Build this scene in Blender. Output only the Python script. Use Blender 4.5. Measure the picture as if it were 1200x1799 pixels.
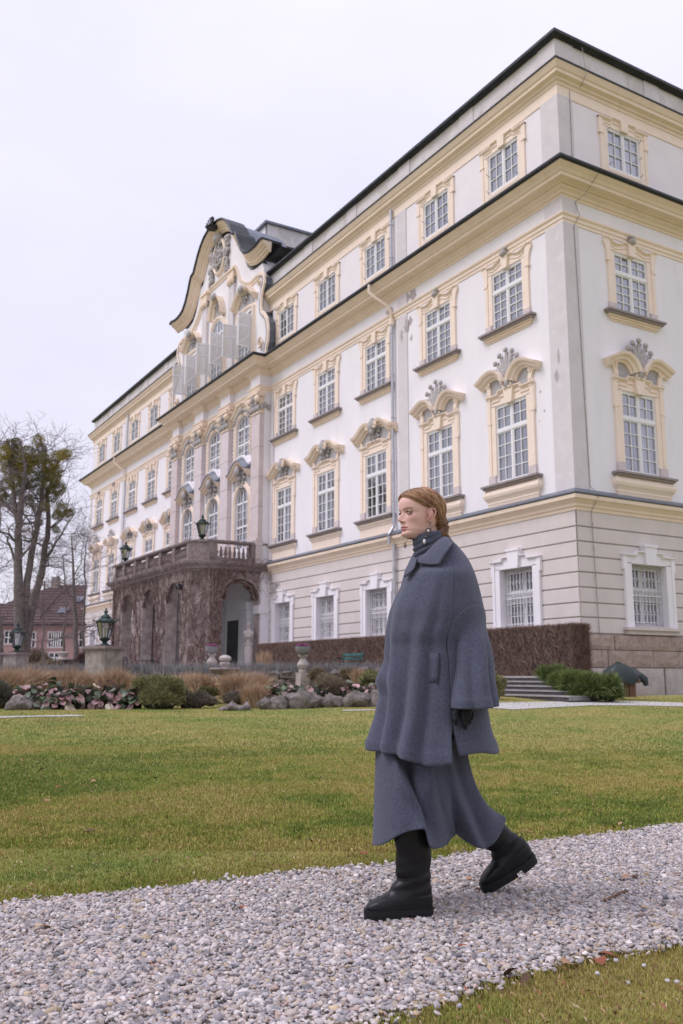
import bpy, math, random
import numpy as np
from mathutils import Vector, Matrix, noise
for o in list(bpy.data.objects): bpy.data.objects.remove(o)
SC = bpy.context.scene
COL = SC.collection
R_ = math.radians
# ------------------------------------------------------------------ camera
CAMP = Vector((20.1965, -20.4661, 1.0))
PITCH, ROLL, YAW = .1784, .0015, .5357
FPX = 1596.25
_d = Vector((-math.cos(YAW)*math.cos(PITCH), math.sin(YAW)*math.cos(PITCH), math.sin(PITCH)))
_r = _d.cross(Vector((0, 0, 1))).normalized(); _u = _r.cross(_d)
_R = _r*math.cos(ROLL)+_u*math.sin(ROLL); _U = -_r*math.sin(ROLL)+_u*math.cos(ROLL)
cd = bpy.data.cameras.new('camera'); cam = bpy.data.objects.new('camera', cd); COL.objects.link(cam)
M = Matrix((_R, _U, -_d)).transposed().to_4x4(); M.translation = CAMP
cam.matrix_world = M
cd.sensor_fit = 'VERTICAL'; cd.sensor_height = 36; cd.sensor_width = 24
cd.lens = 36*FPX/1799; cd.clip_end = 2000; cd.clip_start = .05
cd.dof.use_dof = True; cd.dof.focus_distance = 3.95; cd.dof.aperture_fstop = 6.3
SC.camera = cam
# ------------------------------------------------------------------ light
world = bpy.data.worlds.new('World'); SC.world = world; world.use_nodes = True
nt = world.node_tree; nt.nodes.clear()
def N(t, **k):
    n = nt.nodes.new(t)
    for a, b in k.items(): setattr(n, a, b)
    return n
SUN_EL, SUN_AZ = R_(52), R_(200)           # azimuth measured clockwise from +Y
sky = N('ShaderNodeTexSky', sky_type='NISHITA', sun_disc=False, sun_elevation=SUN_EL, sun_rotation=SUN_AZ)
sky.air_density = 1.5; sky.dust_density = 3
tc = N('ShaderNodeTexCoord'); mp = N('ShaderNodeMapping'); mp.inputs['Scale'].default_value = (1, 1, 2.6)
nz = N('ShaderNodeTexNoise'); nz.inputs['Scale'].default_value = 1.9; nz.inputs['Detail'].default_value = 5; nz.inputs['Roughness'].default_value = .55
nz2 = N('ShaderNodeTexNoise'); nz2.inputs['Scale'].default_value = .8; nz2.inputs['Detail'].default_value = 3
rp = N('ShaderNodeValToRGB')
e = rp.color_ramp.elements; e[0].position = .36; e[0].color = (.765, .755, .95, 1); e[1].position = .66; e[1].color = (.925, .905, 1.0, 1)
mul = N('ShaderNodeVectorMath', operation='SCALE'); mul.inputs['Scale'].default_value = 7.35
mx = N('ShaderNodeMixRGB'); mx.inputs['Fac'].default_value = .93
bg = N('ShaderNodeBackground'); bg.inputs['Strength'].default_value = .12
ow = N('ShaderNodeOutputWorld')
L = nt.links.new
L(tc.outputs['Generated'], mp.inputs['Vector']); L(mp.outputs[0], nz.inputs['Vector']); L(tc.outputs['Generated'], nz2.inputs['Vector'])
add = N('ShaderNodeMath', operation='ADD'); hf = N('ShaderNodeMath', operation='MULTIPLY'); hf.inputs[1].default_value = .5
L(nz.outputs['Fac'], add.inputs[0]); L(nz2.outputs['Fac'], add.inputs[1]); L(add.outputs[0], hf.inputs[0]); L(hf.outputs[0], rp.inputs['Fac'])
L(rp.outputs['Color'], mul.inputs[0]); L(sky.outputs[0], mx.inputs['Color1']); L(mul.outputs[0], mx.inputs['Color2'])
# overcast sky grows brighter towards the zenith, as it does in the photograph's upper half
sx = N('ShaderNodeSeparateXYZ'); L(tc.outputs['Generated'], sx.inputs[0])
mr = N('ShaderNodeMapRange'); mr.inputs['From Min'].default_value = 0; mr.inputs['From Max'].default_value = 1; mr.inputs['To Min'].default_value = .93; mr.inputs['To Max'].default_value = 1.35
L(sx.outputs['Z'], mr.inputs['Value']); gsc = N('ShaderNodeVectorMath', operation='SCALE'); L(mx.outputs[0], gsc.inputs[0]); L(mr.outputs[0], gsc.inputs['Scale'])
L(gsc.outputs[0], bg.inputs['Color']); L(bg.outputs[0], ow.inputs['Surface'])
sd = bpy.data.lights.new('sun', 'SUN'); sd.energy = 1.5; sd.angle = R_(28); sd.color = (1, .945, .985)
sun = bpy.data.objects.new('sun', sd); COL.objects.link(sun)
_sv = Vector((math.sin(SUN_AZ)*math.cos(SUN_EL), math.cos(SUN_AZ)*math.cos(SUN_EL), math.sin(SUN_EL)))
sun.rotation_euler = _sv.to_track_quat('Z', 'Y').to_euler(); sun.location = (30, -30, 40)
vs = SC.view_settings; vs.view_transform = 'Standard'; vs.look = 'None'; vs.exposure = 0.20; vs.gamma = 1; vs.use_curve_mapping = False
SC.render.engine = 'CYCLES'
SC.cycles.max_bounces = 6; SC.cycles.transparent_max_bounces = 12; SC.cycles.diffuse_bounces = 3
# ------------------------------------------------------------------ helpers
def px(u, v, t):
    """world point at pixel (u,v) of the 1200x1799 photograph, t metres deep"""
    q = _d + _R*((u-600)/FPX) - _U*((v-899.5)/FPX)
    return CAMP + q*t
class MB:
    def __init__(s): s.v = []; s.f = []; s.m = []; s.cm = 0
    def add(s, vs, fs):
        o = len(s.v); s.v += [tuple(p) for p in vs]; s.f += [tuple(i+o for i in f) for f in fs]; s.m += [s.cm]*len(fs); return s
    def box(s, x0, x1, y0, y1, z0, z1):
        return s.add([(x0, y0, z0), (x1, y0, z0), (x1, y1, z0), (x0, y1, z0), (x0, y0, z1), (x1, y0, z1), (x1, y1, z1), (x0, y1, z1)],
              [(3, 2, 1, 0), (4, 5, 6, 7), (0, 1, 5, 4), (1, 2, 6, 5), (2, 3, 7, 6), (3, 0, 4, 7)])
    def prism(s, pts, y0, y1):
        """polygon (x,z) extruded between y0 (front) and y1"""
        n = len(pts)
        ar = sum(pts[i][0]*pts[(i+1) % n][1]-pts[(i+1) % n][0]*pts[i][1] for i in range(n))
        if ar < 0: pts = pts[::-1]
        vs = [(x, y0, z) for x, z in pts]+[(x, y1, z) for x, z in pts]
        return s.add(vs, [tuple(range(n)), tuple(range(2*n-1, n-1, -1))]+[(i+n, (i+1) % n+n, (i+1) % n, i) for i in range(n)])
    def hprism(s, pts, z0, z1):
        n = len(pts)
        ar = sum(pts[i][0]*pts[(i+1) % n][1]-pts[(i+1) % n][0]*pts[i][1] for i in range(n))
        if ar < 0: pts = pts[::-1]
        vs = [(x, y, z0) for x, y in pts]+[(x, y, z1) for x, y in pts]
        return s.add(vs, [tuple(range(n-1, -1, -1)), tuple(range(n, 2*n))]+[(i, (i+1) % n, (i+1) % n+n, i+n) for i in range(n)])
    def grid(s, rows, closed=False):
        n = len(rows[0]); vs = [p for r in rows for p in r]; fs = []
        for i in range(len(rows)-1):
            for j in range(n if closed else n-1):
                k = (j+1) % n
                fs.append((i*n+j, i*n+k, (i+1)*n+k, (i+1)*n+j))
        return s.add(vs, fs)
    def sweep_face(s, path, prof, y=0.0, closed=False, cap=True):
        """moulding along a (x,z) path on the facade; prof = [(n, out)], n to the left of the path"""
        P = [Vector((a, b)) for a, b in path]; n = len(P); rows = []
        for i in range(n):
            a = P[i-1] if (i > 0 or closed) else P[i]; b = P[(i+1) % n] if (i < n-1 or closed) else P[i]
            d1 = (P[i]-a); d2 = (b-P[i])
            if d1.length < 1e-9: d1 = d2
            if d2.length < 1e-9: d2 = d1
            d1 = d1.normalized(); d2 = d2.normalized()
            n1 = Vector((-d1.y, d1.x)); n2 = Vector((-d2.y, d2.x)); nn = n1+n2
            if nn.length < .3: nn = n1
            nn = nn/ max(.35, nn.dot(n1)) if nn.length else n1
            rows.append([(P[i].x+nn.x*k, y-o, P[i].y+nn.y*k) for k, o in prof])
        if closed: rows.append(rows[0])
        s.grid(rows)
        if cap and not closed:
            m = len(prof); s.add(rows[0], [tuple(range(m))]); s.add(rows[-1], [tuple(range(m-1, -1, -1))])
        return s
    def sweep_plan(s, path, prof, closed=False):
        """horizontal moulding along plan path (x,y); outside is to the left of the path; prof=[(out,z)]"""
        P = [Vector((a, b)) for a, b in path]; n = len(P); rows = []
        for i in range(n):
            a = P[i-1] if i > 0 else P[i]; b = P[i+1] if i < n-1 else P[i]
            d1 = P[i]-a; d2 = b-P[i]
            if d1.length < 1e-9: d1 = d2
            if d2.length < 1e-9: d2 = d1
            d1 = d1.normalized(); d2 = d2.normalized()
            n1 = Vector((-d1.y, d1.x)); n2 = Vector((-d2.y, d2.x)); nn = n1+n2; nn = nn/max(.3, nn.dot(n1))
            rows.append([(P[i].x+nn.x*o, P[i].y+nn.y*o, z) for o, z in prof])
        s.grid([r[::-1] for r in rows]); m = len(prof)
        s.add(rows[0], [tuple(range(m))]); s.add(rows[-1], [tuple(range(m-1, -1, -1))])
        return s
    def lathe(s, prof, n=16, c=(0, 0, 0), ph=0, sy=1):
        rows = [[(c[0]+r*math.cos(2*math.pi*j/n+ph), c[1]+sy*r*math.sin(2*math.pi*j/n+ph), c[2]+z) for j in range(n)] for r, z in prof]
        s.grid(rows, True)
        s.add(rows[0], [tuple(range(n-1, -1, -1))]); s.add(rows[-1], [tuple(range(n))])
        return s
    def tube(s, pts, rad, n=6, cap=True):
        pts = [Vector(p) for p in pts]; m = len(pts)
        if not hasattr(rad, '__len__'): rad = [rad]*m
        rows = []; prev = None
        for i in range(m):
            t = (pts[min(i+1, m-1)]-pts[max(i-1, 0)]).normalized()
            if prev is None:
                a = Vector((0, 0, 1)) if abs(t.z) < .9 else Vector((1, 0, 0)); x = t.cross(a).normalized()
            else: x = (prev-t*prev.dot(t)).normalized()
            prev = x; yv = t.cross(x)
            rows.append([tuple(pts[i]+(x*math.cos(2*math.pi*j/n)+yv*math.sin(2*math.pi*j/n))*rad[i]) for j in range(n)])
        s.grid(rows, True)
        if cap: s.add(rows[0], [tuple(range(n-1, -1, -1))]); s.add(rows[-1], [tuple(range(n))])
        return s
    def ell(s, c, r, n=8, m=6, rot=None):
        rows = []
        for i in range(m+1):
            th = math.pi*i/m; row = []
            for j in range(n):
                p = Vector((r[0]*math.sin(th)*math.cos(2*math.pi*j/n), r[1]*math.sin(th)*math.sin(2*math.pi*j/n), -r[2]*math.cos(th)))
                if rot: p = rot @ p
                row.append(tuple(p+Vector(c)))
            rows.append(row)
        return s.grid(rows, True)
    def mesh(s, name, mats=None, smooth=False, ang=None):
        me = bpy.data.meshes.new(name); me.from_pydata(s.v, [], s.f)
        if mats:
            for m in (mats if isinstance(mats, (list, tuple)) else [mats]): me.materials.append(m)
        if any(s.m): me.polygons.foreach_set('material_index', s.m)
        if smooth:
            me.polygons.foreach_set('use_smooth', [True]*len(me.polygons))
            if ang: me.set_sharp_from_angle(angle=R_(ang))
        me.validate(); me.update(); return me
def tag(o, label=None, cat=None, group=None, kind=None):
    if label: o['label'] = label
    if cat: o['category'] = cat
    if group: o['group'] = group
    if kind: o['kind'] = kind
    return o
def link(name, me, parent=None, loc=(0, 0, 0), rz=0, **k):
    o = bpy.data.objects.new(name, me); COL.objects.link(o); o.location = loc; o.rotation_euler.z = rz
    if parent: o.parent = parent
    return tag(o, **k)
def obj(name, mb, mat, parent=None, smooth=False, ang=None, loc=(0, 0, 0), rz=0, **k):
    return link(name, mb.mesh(name, mat, smooth, ang), parent, loc, rz, **k)
def thing(name, label, cat, loc=(0, 0, 0), rz=0, group=None):
    o = bpy.data.objects.new(name, None); COL.objects.link(o); o.location = loc; o.rotation_euler.z = rz
    o.empty_display_size = .3
    return tag(o, label, cat, group)
def npmesh(name, V, F, mat, k=3, smooth=False, cols=None):
    """fast mesh of triangles/quads from numpy arrays"""
    me = bpy.data.meshes.new(name); V = np.asarray(V, np.float32).reshape(-1, 3); F = np.asarray(F, np.int32).reshape(-1, k)
    me.vertices.add(len(V)); me.vertices.foreach_set('co', V.ravel())
    me.loops.add(F.size); me.loops.foreach_set('vertex_index', F.ravel())
    me.polygons.add(len(F)); me.polygons.foreach_set('loop_start', np.arange(0, F.size, k, dtype=np.int32))
    if smooth: me.polygons.foreach_set('use_smooth', np.ones(len(F), bool))
    for m in (mat if isinstance(mat, (list, tuple)) else [mat]): me.materials.append(m)
    if cols is not None:
        a = me.color_attributes.new('col', 'FLOAT_COLOR', 'POINT'); c = np.ones((len(V), 4), np.float32); c[:, :3] = cols; a.data.foreach_set('color', c.ravel())
    me.update(calc_edges=True); me.validate(); return me
# ------------------------------------------------------------------ materials
def mat(name, c1, c2=None, scale=3, rough=.8, bump=0, bscale=40, detail=6, metal=0, coord='P', c3=None, s3=20, f3=.4, spec=.3, attr=None, sheen=0, ramp=(.35, .65), strz=1, bdist=.01):
    m = bpy.data.materials.new(name); m.use_nodes = True; t = m.node_tree; b = t.nodes['Principled BSDF']; l = t.links.new
    b.inputs['Roughness'].default_value = rough; b.inputs['Metallic'].default_value = metal; b.inputs['Specular IOR Level'].default_value = spec
    if sheen:
        b.inputs['Sheen Weight'].default_value = sheen; b.inputs['Sheen Roughness'].default_value = .5; b.inputs['Sheen Tint'].default_value = (.8, .82, .9, 1)
    if coord == 'P': g = t.nodes.new('ShaderNodeNewGeometry'); vec = g.outputs['Position']
    else: g = t.nodes.new('ShaderNodeTexCoord'); vec = g.outputs['Object']
    if strz != 1:
        mpn = t.nodes.new('ShaderNodeMapping'); mpn.inputs['Scale'].default_value = (1, 1, strz); l(vec, mpn.inputs['Vector']); vec = mpn.outputs[0]
    def noi(sc, det=detail):
        n = t.nodes.new('ShaderNodeTexNoise'); n.inputs['Scale'].default_value = sc; n.inputs['Detail'].default_value = det; n.inputs['Roughness'].default_value = .6; l(vec, n.inputs['Vector']); return n
    if c2 is None: c2 = tuple(x*.85 for x in c1)
    n = noi(scale); r = t.nodes.new('ShaderNodeValToRGB'); r.color_ramp.elements[0].position = ramp[0]; r.color_ramp.elements[1].position = ramp[1]
    r.color_ramp.elements[0].color = (*c1, 1); r.color_ramp.elements[1].color = (*c2, 1); l(n.outputs['Fac'], r.inputs['Fac']); out = r.outputs['Color']
    if c3:
        n3 = noi(s3); r3 = t.nodes.new('ShaderNodeValToRGB'); r3.color_ramp.elements[0].position = .55; r3.color_ramp.elements[1].position = .7
        r3.color_ramp.elements[0].color = (0, 0, 0, 1); r3.color_ramp.elements[1].color = (f3, f3, f3, 1); l(n3.outputs['Fac'], r3.inputs['Fac'])
        mm = t.nodes.new('ShaderNodeMixRGB'); l(r3.outputs['Color'], mm.inputs['Fac']); l(out, mm.inputs['Color1']); mm.inputs['Color2'].default_value = (*c3, 1); out = mm.outputs[0]
    if attr:
        a = t.nodes.new('ShaderNodeAttribute'); a.attribute_name = 'col'; a.attribute_type = attr
        mm = t.nodes.new('ShaderNodeMixRGB'); mm.blend_type = 'MULTIPLY'; mm.inputs['Fac'].default_value = 1; l(out, mm.inputs['Color1']); l(a.outputs['Color'], mm.inputs['Color2']); out = mm.outputs[0]
    l(out, b.inputs['Base Color'])
    if bump:
        nb = noi(bscale, 4); bb = t.nodes.new('ShaderNodeBump'); bb.inputs['Strength'].default_value = bump; bb.inputs['Distance'].default_value = bdist
        l(nb.outputs['Fac'], bb.inputs['Height']); l(bb.outputs['Normal'], b.inputs['Normal'])
    return m
# ------------------------------------------------------------------ terrain height
def gz(x, y):
    t = min(max((15.4-x)/13.4, 0), 1); k = min(max((y+13)/9, 0), 1); k = k*k*(3-2*k)
    z = (.22+.22*k)*t
    if x < 3: z += .07*k*min((3-x)/3, 1)
    return z
# ================================================================== PALACE
WHITE = mat('white_lime_plaster', (.845, .82, .86), (.80, .775, .815), 1.2, .9, .15, 60, c3=(.66, .63, .66), s3=1.4, f3=.3, strz=.22)
GREYPL = mat('grey_pilaster_plaster', (.68, .64, .665), (.62, .585, .605), 1.5, .9, .2, 50, c3=(.75, .72, .72), s3=2.5, f3=.5)
ATTPL = mat('attic_plaster', (.83, .785, .83), (.79, .745, .79), 1.1, .9, .15, 60)
YEL = mat('cream_yellow_paint', (.885, .75, .65), (.84, .705, .60), 2.2, .75, .1, 50, c3=(.78, .66, .57), s3=3.5, f3=.35)
YELD = mat('shaded_cream_paint', (.84, .695, .57), (.79, .65, .525), 1.6, .75, .1, 50, c3=(.66, .53, .42), s3=2.2, f3=.4)  # the cream paint again, darkened for the shade under the cornices
GFPL = mat('beige_rusticated_plaster', (.675, .615, .60), (.625, .57, .555), 1.4, .9, .25, 60, c3=(.52, .485, .47), s3=1.5, f3=.3)
GROOVE = mat('joint_shadow_plaster', (.34, .30, .28), (.28, .25, .24), 2, .95)
STUC = mat('rough_grey_stucco', (.46, .44, .45), (.38, .365, .375), 12, .95, .6, 60)
ORN = mat('weathered_stucco_ornament', (.50, .47, .47), (.36, .34, .34), 9, .9, .5, 30)
SILL = mat('brown_grey_sill_stone', (.33, .285, .285), (.27, .23, .23), 5, .6, .2, 30)
PINKB = mat('pale_pink_base_stone', (.66, .58, .58), (.58, .51, .51), 6, .7, .2, 40)
MARB = mat('pink_marble', (.66, .57, .57), (.57, .48, .48), 2.5, .55, .2, 30, c3=(.72, .64, .63), s3=5, f3=.6)
TIMB = mat('white_window_paint', (.82, .81, .83), (.78, .77, .79), 4, .45, .05, 60)
ZINC = mat('blue_grey_zinc_flashing', (.20, .22, .27), (.15, .165, .205), 3, .45, .1, 10, metal=.3)
GUT = mat('dark_gutter_metal', (.045, .048, .055), (.03, .032, .037), 3, .45, metal=.4)
PIPE = mat('galvanised_downpipe', (.55, .56, .60), (.42, .43, .47), 6, .35, metal=.6)
CONG = mat('pink_conglomerate_stone', (.46, .35, .31), (.33, .26, .235), 5, .95, .9, 22, c3=(.16, .13, .12), s3=17, f3=.75, bdist=.03)
CONG2 = mat('pale_plinth_stone', (.50, .44, .42), (.40, .35, .335), 4, .95, .7, 25, c3=(.30, .26, .25), s3=14, f3=.5, bdist=.02)
CURT = mat('pale_curtain', (.80, .78, .83), (.70, .68, .73), 5, .9, coord='O', strz=.05)
ROOM = mat('dim_room', (.50, .48, .54), (.34, .33, .37), 2, .9, coord='O')
GRIL = mat('white_iron_grille', (.72, .70, .73), (.60, .585, .61), 10, .5)
SHUT = mat('white_louvre_paint', (.88, .87, .90), (.84, .83, .86), 5, .6)
m = bpy.data.materials.new('window_glass'); m.use_nodes = True; t = m.node_tree; t.nodes.clear()
gl = t.nodes.new('ShaderNodeBsdfGlossy'); gl.inputs['Roughness'].default_value = .03; gl.inputs['Color'].default_value = (.85, .86, .92, 1)
tr = t.nodes.new('ShaderNodeBsdfTransparent'); tr.inputs['Color'].default_value = (.86, .88, .90, 1)
fr = t.nodes.new('ShaderNodeLayerWeight'); fr.inputs['Blend'].default_value = .35
ad = t.nodes.new('ShaderNodeMath'); ad.operation = 'MULTIPLY_ADD'; ad.inputs[1].default_value = .6; ad.inputs[2].default_value = .33; ad.use_clamp = True
ms = t.nodes.new('ShaderNodeMixShader'); oo = t.nodes.new('ShaderNodeOutputMaterial'); l = t.links.new
tcn = t.nodes.new('ShaderNodeNewGeometry'); nzz = t.nodes.new('ShaderNodeTexNoise'); nzz.inputs['Scale'].default_value = 1.6; bpn = t.nodes.new('ShaderNodeBump'); bpn.inputs['Strength'].default_value = .12; bpn.inputs['Distance'].default_value = .05
l(tcn.outputs['Position'], nzz.inputs['Vector']); l(nzz.outputs['Fac'], bpn.inputs['Height']); l(bpn.outputs['Normal'], gl.inputs['Normal'])
l(fr.outputs['Fresnel'], ad.inputs[0]); l(ad.outputs[0], ms.inputs['Fac']); l(tr.outputs[0], ms.inputs[1]); l(gl.outputs[0], ms.inputs[2]); l(ms.outputs[0], oo.inputs['Surface'])
GLASS = m

PAL = thing('palace', 'long white baroque palace with yellow window surrounds and heavy cornices', 'palace')
XC, LEN, RW = -28.085, 56.17, 22.0
BAYS = [-2.80, -6.88, -11.37, -15.65, -19.9]
RB = [3.10, 8.05, 13.0, 18.0]
RX0, RX1, RD = -34.62, -21.55, .42          # the projecting centre and its depth
def P_(name, mb, mt, smooth=False, ang=30, **k): return obj(name, mb, mt, PAL, smooth, ang if smooth else None, **k)
# ---- walls as panels with real openings (local frame: outward is -y)
def holed(x0, x1, z0, z1, holes, depth=.35, y=0):
    mb = MB(); xs = sorted({x0, x1, *[h[0] for h in holes], *[h[1] for h in holes]}); zs = sorted({z0, z1, *[h[2] for h in holes], *[h[3] for h in holes]})
    xs = [a for a in xs if x0 <= a <= x1]; zs = [a for a in zs if z0 <= a <= z1]
    for i in range(len(xs)-1):
        for j in range(len(zs)-1):
            cx, cz = (xs[i]+xs[i+1])/2, (zs[j]+zs[j+1])/2
            if any(h[0] < cx < h[1] and h[2] < cz < h[3] for h in holes): continue
            mb.add([(xs[i], y, zs[j]), (xs[i+1], y, zs[j]), (xs[i+1], y, zs[j+1]), (xs[i], y, zs[j+1])], [(0, 1, 2, 3)])
    for a, b, c, d in holes:
        c_, d_ = max(c, z0), min(d, z1); q = y+depth
        if c_ >= d_: continue
        mb.add([(a, y, c_), (a, y, d_), (a, q, d_), (a, q, c_)], [(3, 2, 1, 0)]); mb.add([(b, y, c_), (b, y, d_), (b, q, d_), (b, q, c_)], [(0, 1, 2, 3)])
        if d <= z1: mb.add([(a, y, d), (b, y, d), (b, q, d), (a, q, d)], [(3, 2, 1, 0)])
        if c >= z0: mb.add([(a, y, c), (b, y, c), (b, q, c), (a, q, c)], [(0, 1, 2, 3)])
    return mb
F1 = (7.55, 10.35); F2 = (13.1, 15.29); F3 = (18.40, 19.98); GFO = (2.55, 4.56)
def holes_for(bays, rows, w=.84):
    return [(b-w, b+w, z0, z1) for b in bays for z0, z1 in rows]
MIR = [2*XC-b for b in BAYS]
LB = BAYS+MIR
# right-hand long wall, left-hand long wall, right end wall: middle storeys
for nm, x0, x1, bs in (('a', RX1, 0, BAYS), ('b', -LEN, RX0, MIR)):
    P_('wall', holed(x0, x1, 6.13, 17.0, holes_for(bs, (F1, F2))), WHITE)
    P_('wall', holed(x0, x1, 17.0, 21.0, holes_for(bs, (F3,))), ATTPL)
P_('wall', holed(0, RW, 6.13, 17.0, holes_for(RB, (F1, F2))), WHITE, rz=math.pi/2)
P_('wall', holed(0, RW, 17.0, 21.0, holes_for(RB, (F3,))), ATTPL, rz=math.pi/2)
P_('wall', MB().box(-LEN, -LEN+.02, .01, 18, .4, 22.6), WHITE)
# parapet wall above the upper cornice (set back) with patches of old plaster
PARA = mat('patched_parapet_plaster', (.70, .665, .68), (.60, .56, .56), .55, .95, .2, 30, ramp=(.50, .56), c3=(.42, .37, .36), s3=1.3, f3=.35)
P_('parapet_wall', MB().sweep_plan([(0, RW), (0, 0), (-LEN, 0), (-LEN, 16)], [(-.28, 21.3), (-.02, 21.3), (-.02, 22.62), (.06, 22.66), (-.28, 22.66)]), PARA)
for x in [-.42, -4.85, -9.1, -13.4, -17.6, -38.4, -42.6, -47.0, -51.3, -55.7]:
    P_('parapet_pier', MB().box(x-.42, x+.42, -.012, .1, 21.42, 22.60), GREYPL)
P_('parapet_pier', MB().box(-.1, .012, .03, .83, 21.42, 22.60), GREYPL)
for x in (4.8, 9.4): P_('parapet_pier', MB().box(-.1, .012, x-.4, x+.4, 21.42, 22.60), GREYPL)
# ---- ground floor: rusticated courses, each a band with a recessed joint
ZJ = [2.29, 2.78, 3.23, 3.70, 4.17, 4.66, 5.13, 5.60, 6.13]
def gf_backing(x0, x1, bs, rz=0):
    P_('wall', holed(x0, x1, .4, 6.2, [(b-.86, b+.86, GFO[0]-.02, GFO[1]+.03) for b in bs], .42, y=.03), GROOVE, rz=rz)
gf_backing(RX1, 0, BAYS); gf_backing(-LEN, RX0, MIR); gf_backing(.03, RW, RB, math.pi/2)
def course_segs(x0, x1, z0, z1, bs, right=False):
    """one course broken round the windows; each band stands 3 cm proud of its joint and is a piece of its own"""
    cuts = sorted([(b-.86, b+.86) for b in bs]) if (z0 < GFO[1] and z1 > GFO[0]) else []
    cur = x0; segs = []
    for a, b in cuts: segs.append((cur, a)); cur = b
    segs.append((cur, x1))
    for a, b in segs:
        mb = MB(); rows = [(.03, z0+.016), (0, z0+.03), (0, z1-.03), (.03, z1-.016)]
        mb.grid([[(a, r, z) for r, z in rows], [(b, r, z) for r, z in rows]])
        for q in (a, b): mb.add([(q, r, z) for r, z in rows], [(0, 1, 2, 3)])
        P_('plaster_course', mb, GFPL, rz=math.pi/2 if right else 0)
for i in range(8):
    z0, z1 = ZJ[i], ZJ[i+1]
    course_segs(RX1, 0, z0, z1, BAYS); course_segs(0, RW, z0, z1, RB, True); course_segs(-LEN, RX0, z0, z1, MIR)
# ---- plinth of separate stones
rnd = random.Random(5)
P_('plinth_core', MB().hprism([(-.02, RW), (-.02, .02), (-LEN, .02), (-LEN, .5), (-.5, .5), (-.5, RW)], .2, 2.26), GROOVE)
sm = {}
def stone(w, h, d, k):
    key = (round(w, 1), round(h, 2), k % 3)
    mb = MB(); r = random.Random(k); nx = max(3, int(w/.18)); nz_ = 4
    rows = []
    for j in range(nz_+1):
        row = []
        for i in range(nx+1):
            e_ = (i in (0, nx)) or (j in (0, nz_))
            row.append((w*i/nx, 0 if e_ else -.022-.02*r.random(), h*j/nz_))
        rows.append(row)
    mb.grid(rows); mb.box(0, w, .0005, d, 0, h); return mb
for side in (0, 1):
    for ci, (z0, z1, mt) in enumerate(((.2, 1.26, CONG2), (1.275, 1.80, CONG), (1.81, 2.275, CONG))):
        x = 0.0; lim = 12 if side else 21.5; k = ci*50+side*400
        while x < lim:
            w = rnd.uniform(.9, 1.9) if ci else rnd.uniform(2.2, 3.6)
            mb = stone(w-.012, z1-z0-.012, .06, k); k += 1
            pr = .085 if ci == 0 else .05
            if side: P_('plinth_stone', mb, mt, loc=(pr, x-(.0 if x else pr-.02), z0), rz=math.pi/2)
            else: P_('plinth_stone', mb, mt, loc=(-x-w, -pr, z0))
            x += w
# ---- horizontal mouldings
PLAN0 = [(0, RW), (0, 0), (RX1, 0), (RX1, -RD-.25), (RX0, -RD-.25), (RX0, 0), (-LEN, 0), (-LEN, 15)]
PLAN_GF = [(0, RW), (0, 0), (-21.58, 0)]; PLAN_GL = [(-34.9, 0), (-LEN, 0), (-LEN, 15)]
for pl in (PLAN_GF, PLAN_GL):
    P_('string_cornice', MB().sweep_plan(pl, [(-.05, 6.10), (.03, 6.10), (.05, 6.2), (.09, 6.22), (.11, 6.3), (.2, 6.40), (.26, 6.44), (.27, 6.56), (-.05, 6.58)]), YELD)
    P_('zinc_flashing', MB().sweep_plan(pl, [(-.05, 6.585), (.30, 6.585), (.305, 6.63), (.01, 6.80), (-.05, 6.8)]), ZINC)
# architrave with breaks over the pilasters
pils = [-22.03, -26.10, -30.07, -34.14]
def jog(y0, y1, hw=.66):
    p = []
    for x in pils: p += [(min(x+hw, RX1+.001) if x == pils[0] else x+hw, y0), (x+hw if x != pils[0] else RX1+.0, y1), (x-hw if x != pils[-1] else RX0, y1), (x-hw if x != pils[-1] else RX0, y0)]
    q = []
    for a in p:
        if not q or (abs(q[-1][0]-a[0])+abs(q[-1][1]-a[1])) > .01: q.append(a)
    return q
PLANJ = [(0, RW), (0, 0), (RX1, 0)]+[a for a in jog(-RD, -RD-.28)[1:-1]]+[(RX0, 0), (-LEN, 0), (-LEN, 15)]
P_('architrave', MB().sweep_plan(PLANJ, [(-.04, 15.76), (.03, 15.76), (.035, 15.86), (.07, 15.88), (.075, 15.98), (.13, 16.03), (.14, 16.09), (-.04, 16.11)]), YEL)
P_('frieze', MB().sweep_plan(PLANJ[2:-2], [(-.3, 16.11), (.012, 16.11), (.012, 16.75), (-.3, 16.75)]), WHITE)
P_('cornice', MB().sweep_plan(PLANJ, [(-.05, 16.66), (.03, 16.66), (.05, 16.74), (.10, 16.76), (.13, 16.84), (.22, 16.90), (.24, 16.98), (-.05, 16.99)]), YELD)
P_('cornice', MB().sweep_plan(PLAN0, [(-.05, 16.985), (.30, 16.985), (.33, 17.03), (.55, 17.05), (.56, 17.15), (.60, 17.17), (.66, 17.25), (.76, 17.33), (.80, 17.36), (.80, 17.40), (-.1, 17.46)]), YELD)
P_('gutter', MB().sweep_plan(PLAN0, [(.70, 17.395), (.84, 17.39), (.90, 17.44), (.90, 17.52), (.2, 17.72), (-.05, 17.74), (-.05, 17.5)]), GUT)
PLANA = [(0, RW), (0, 0), (RX1-.4, 0)]; PLANB = [(RX0+.4, 0), (-LEN, 0), (-LEN, 15)]
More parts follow.
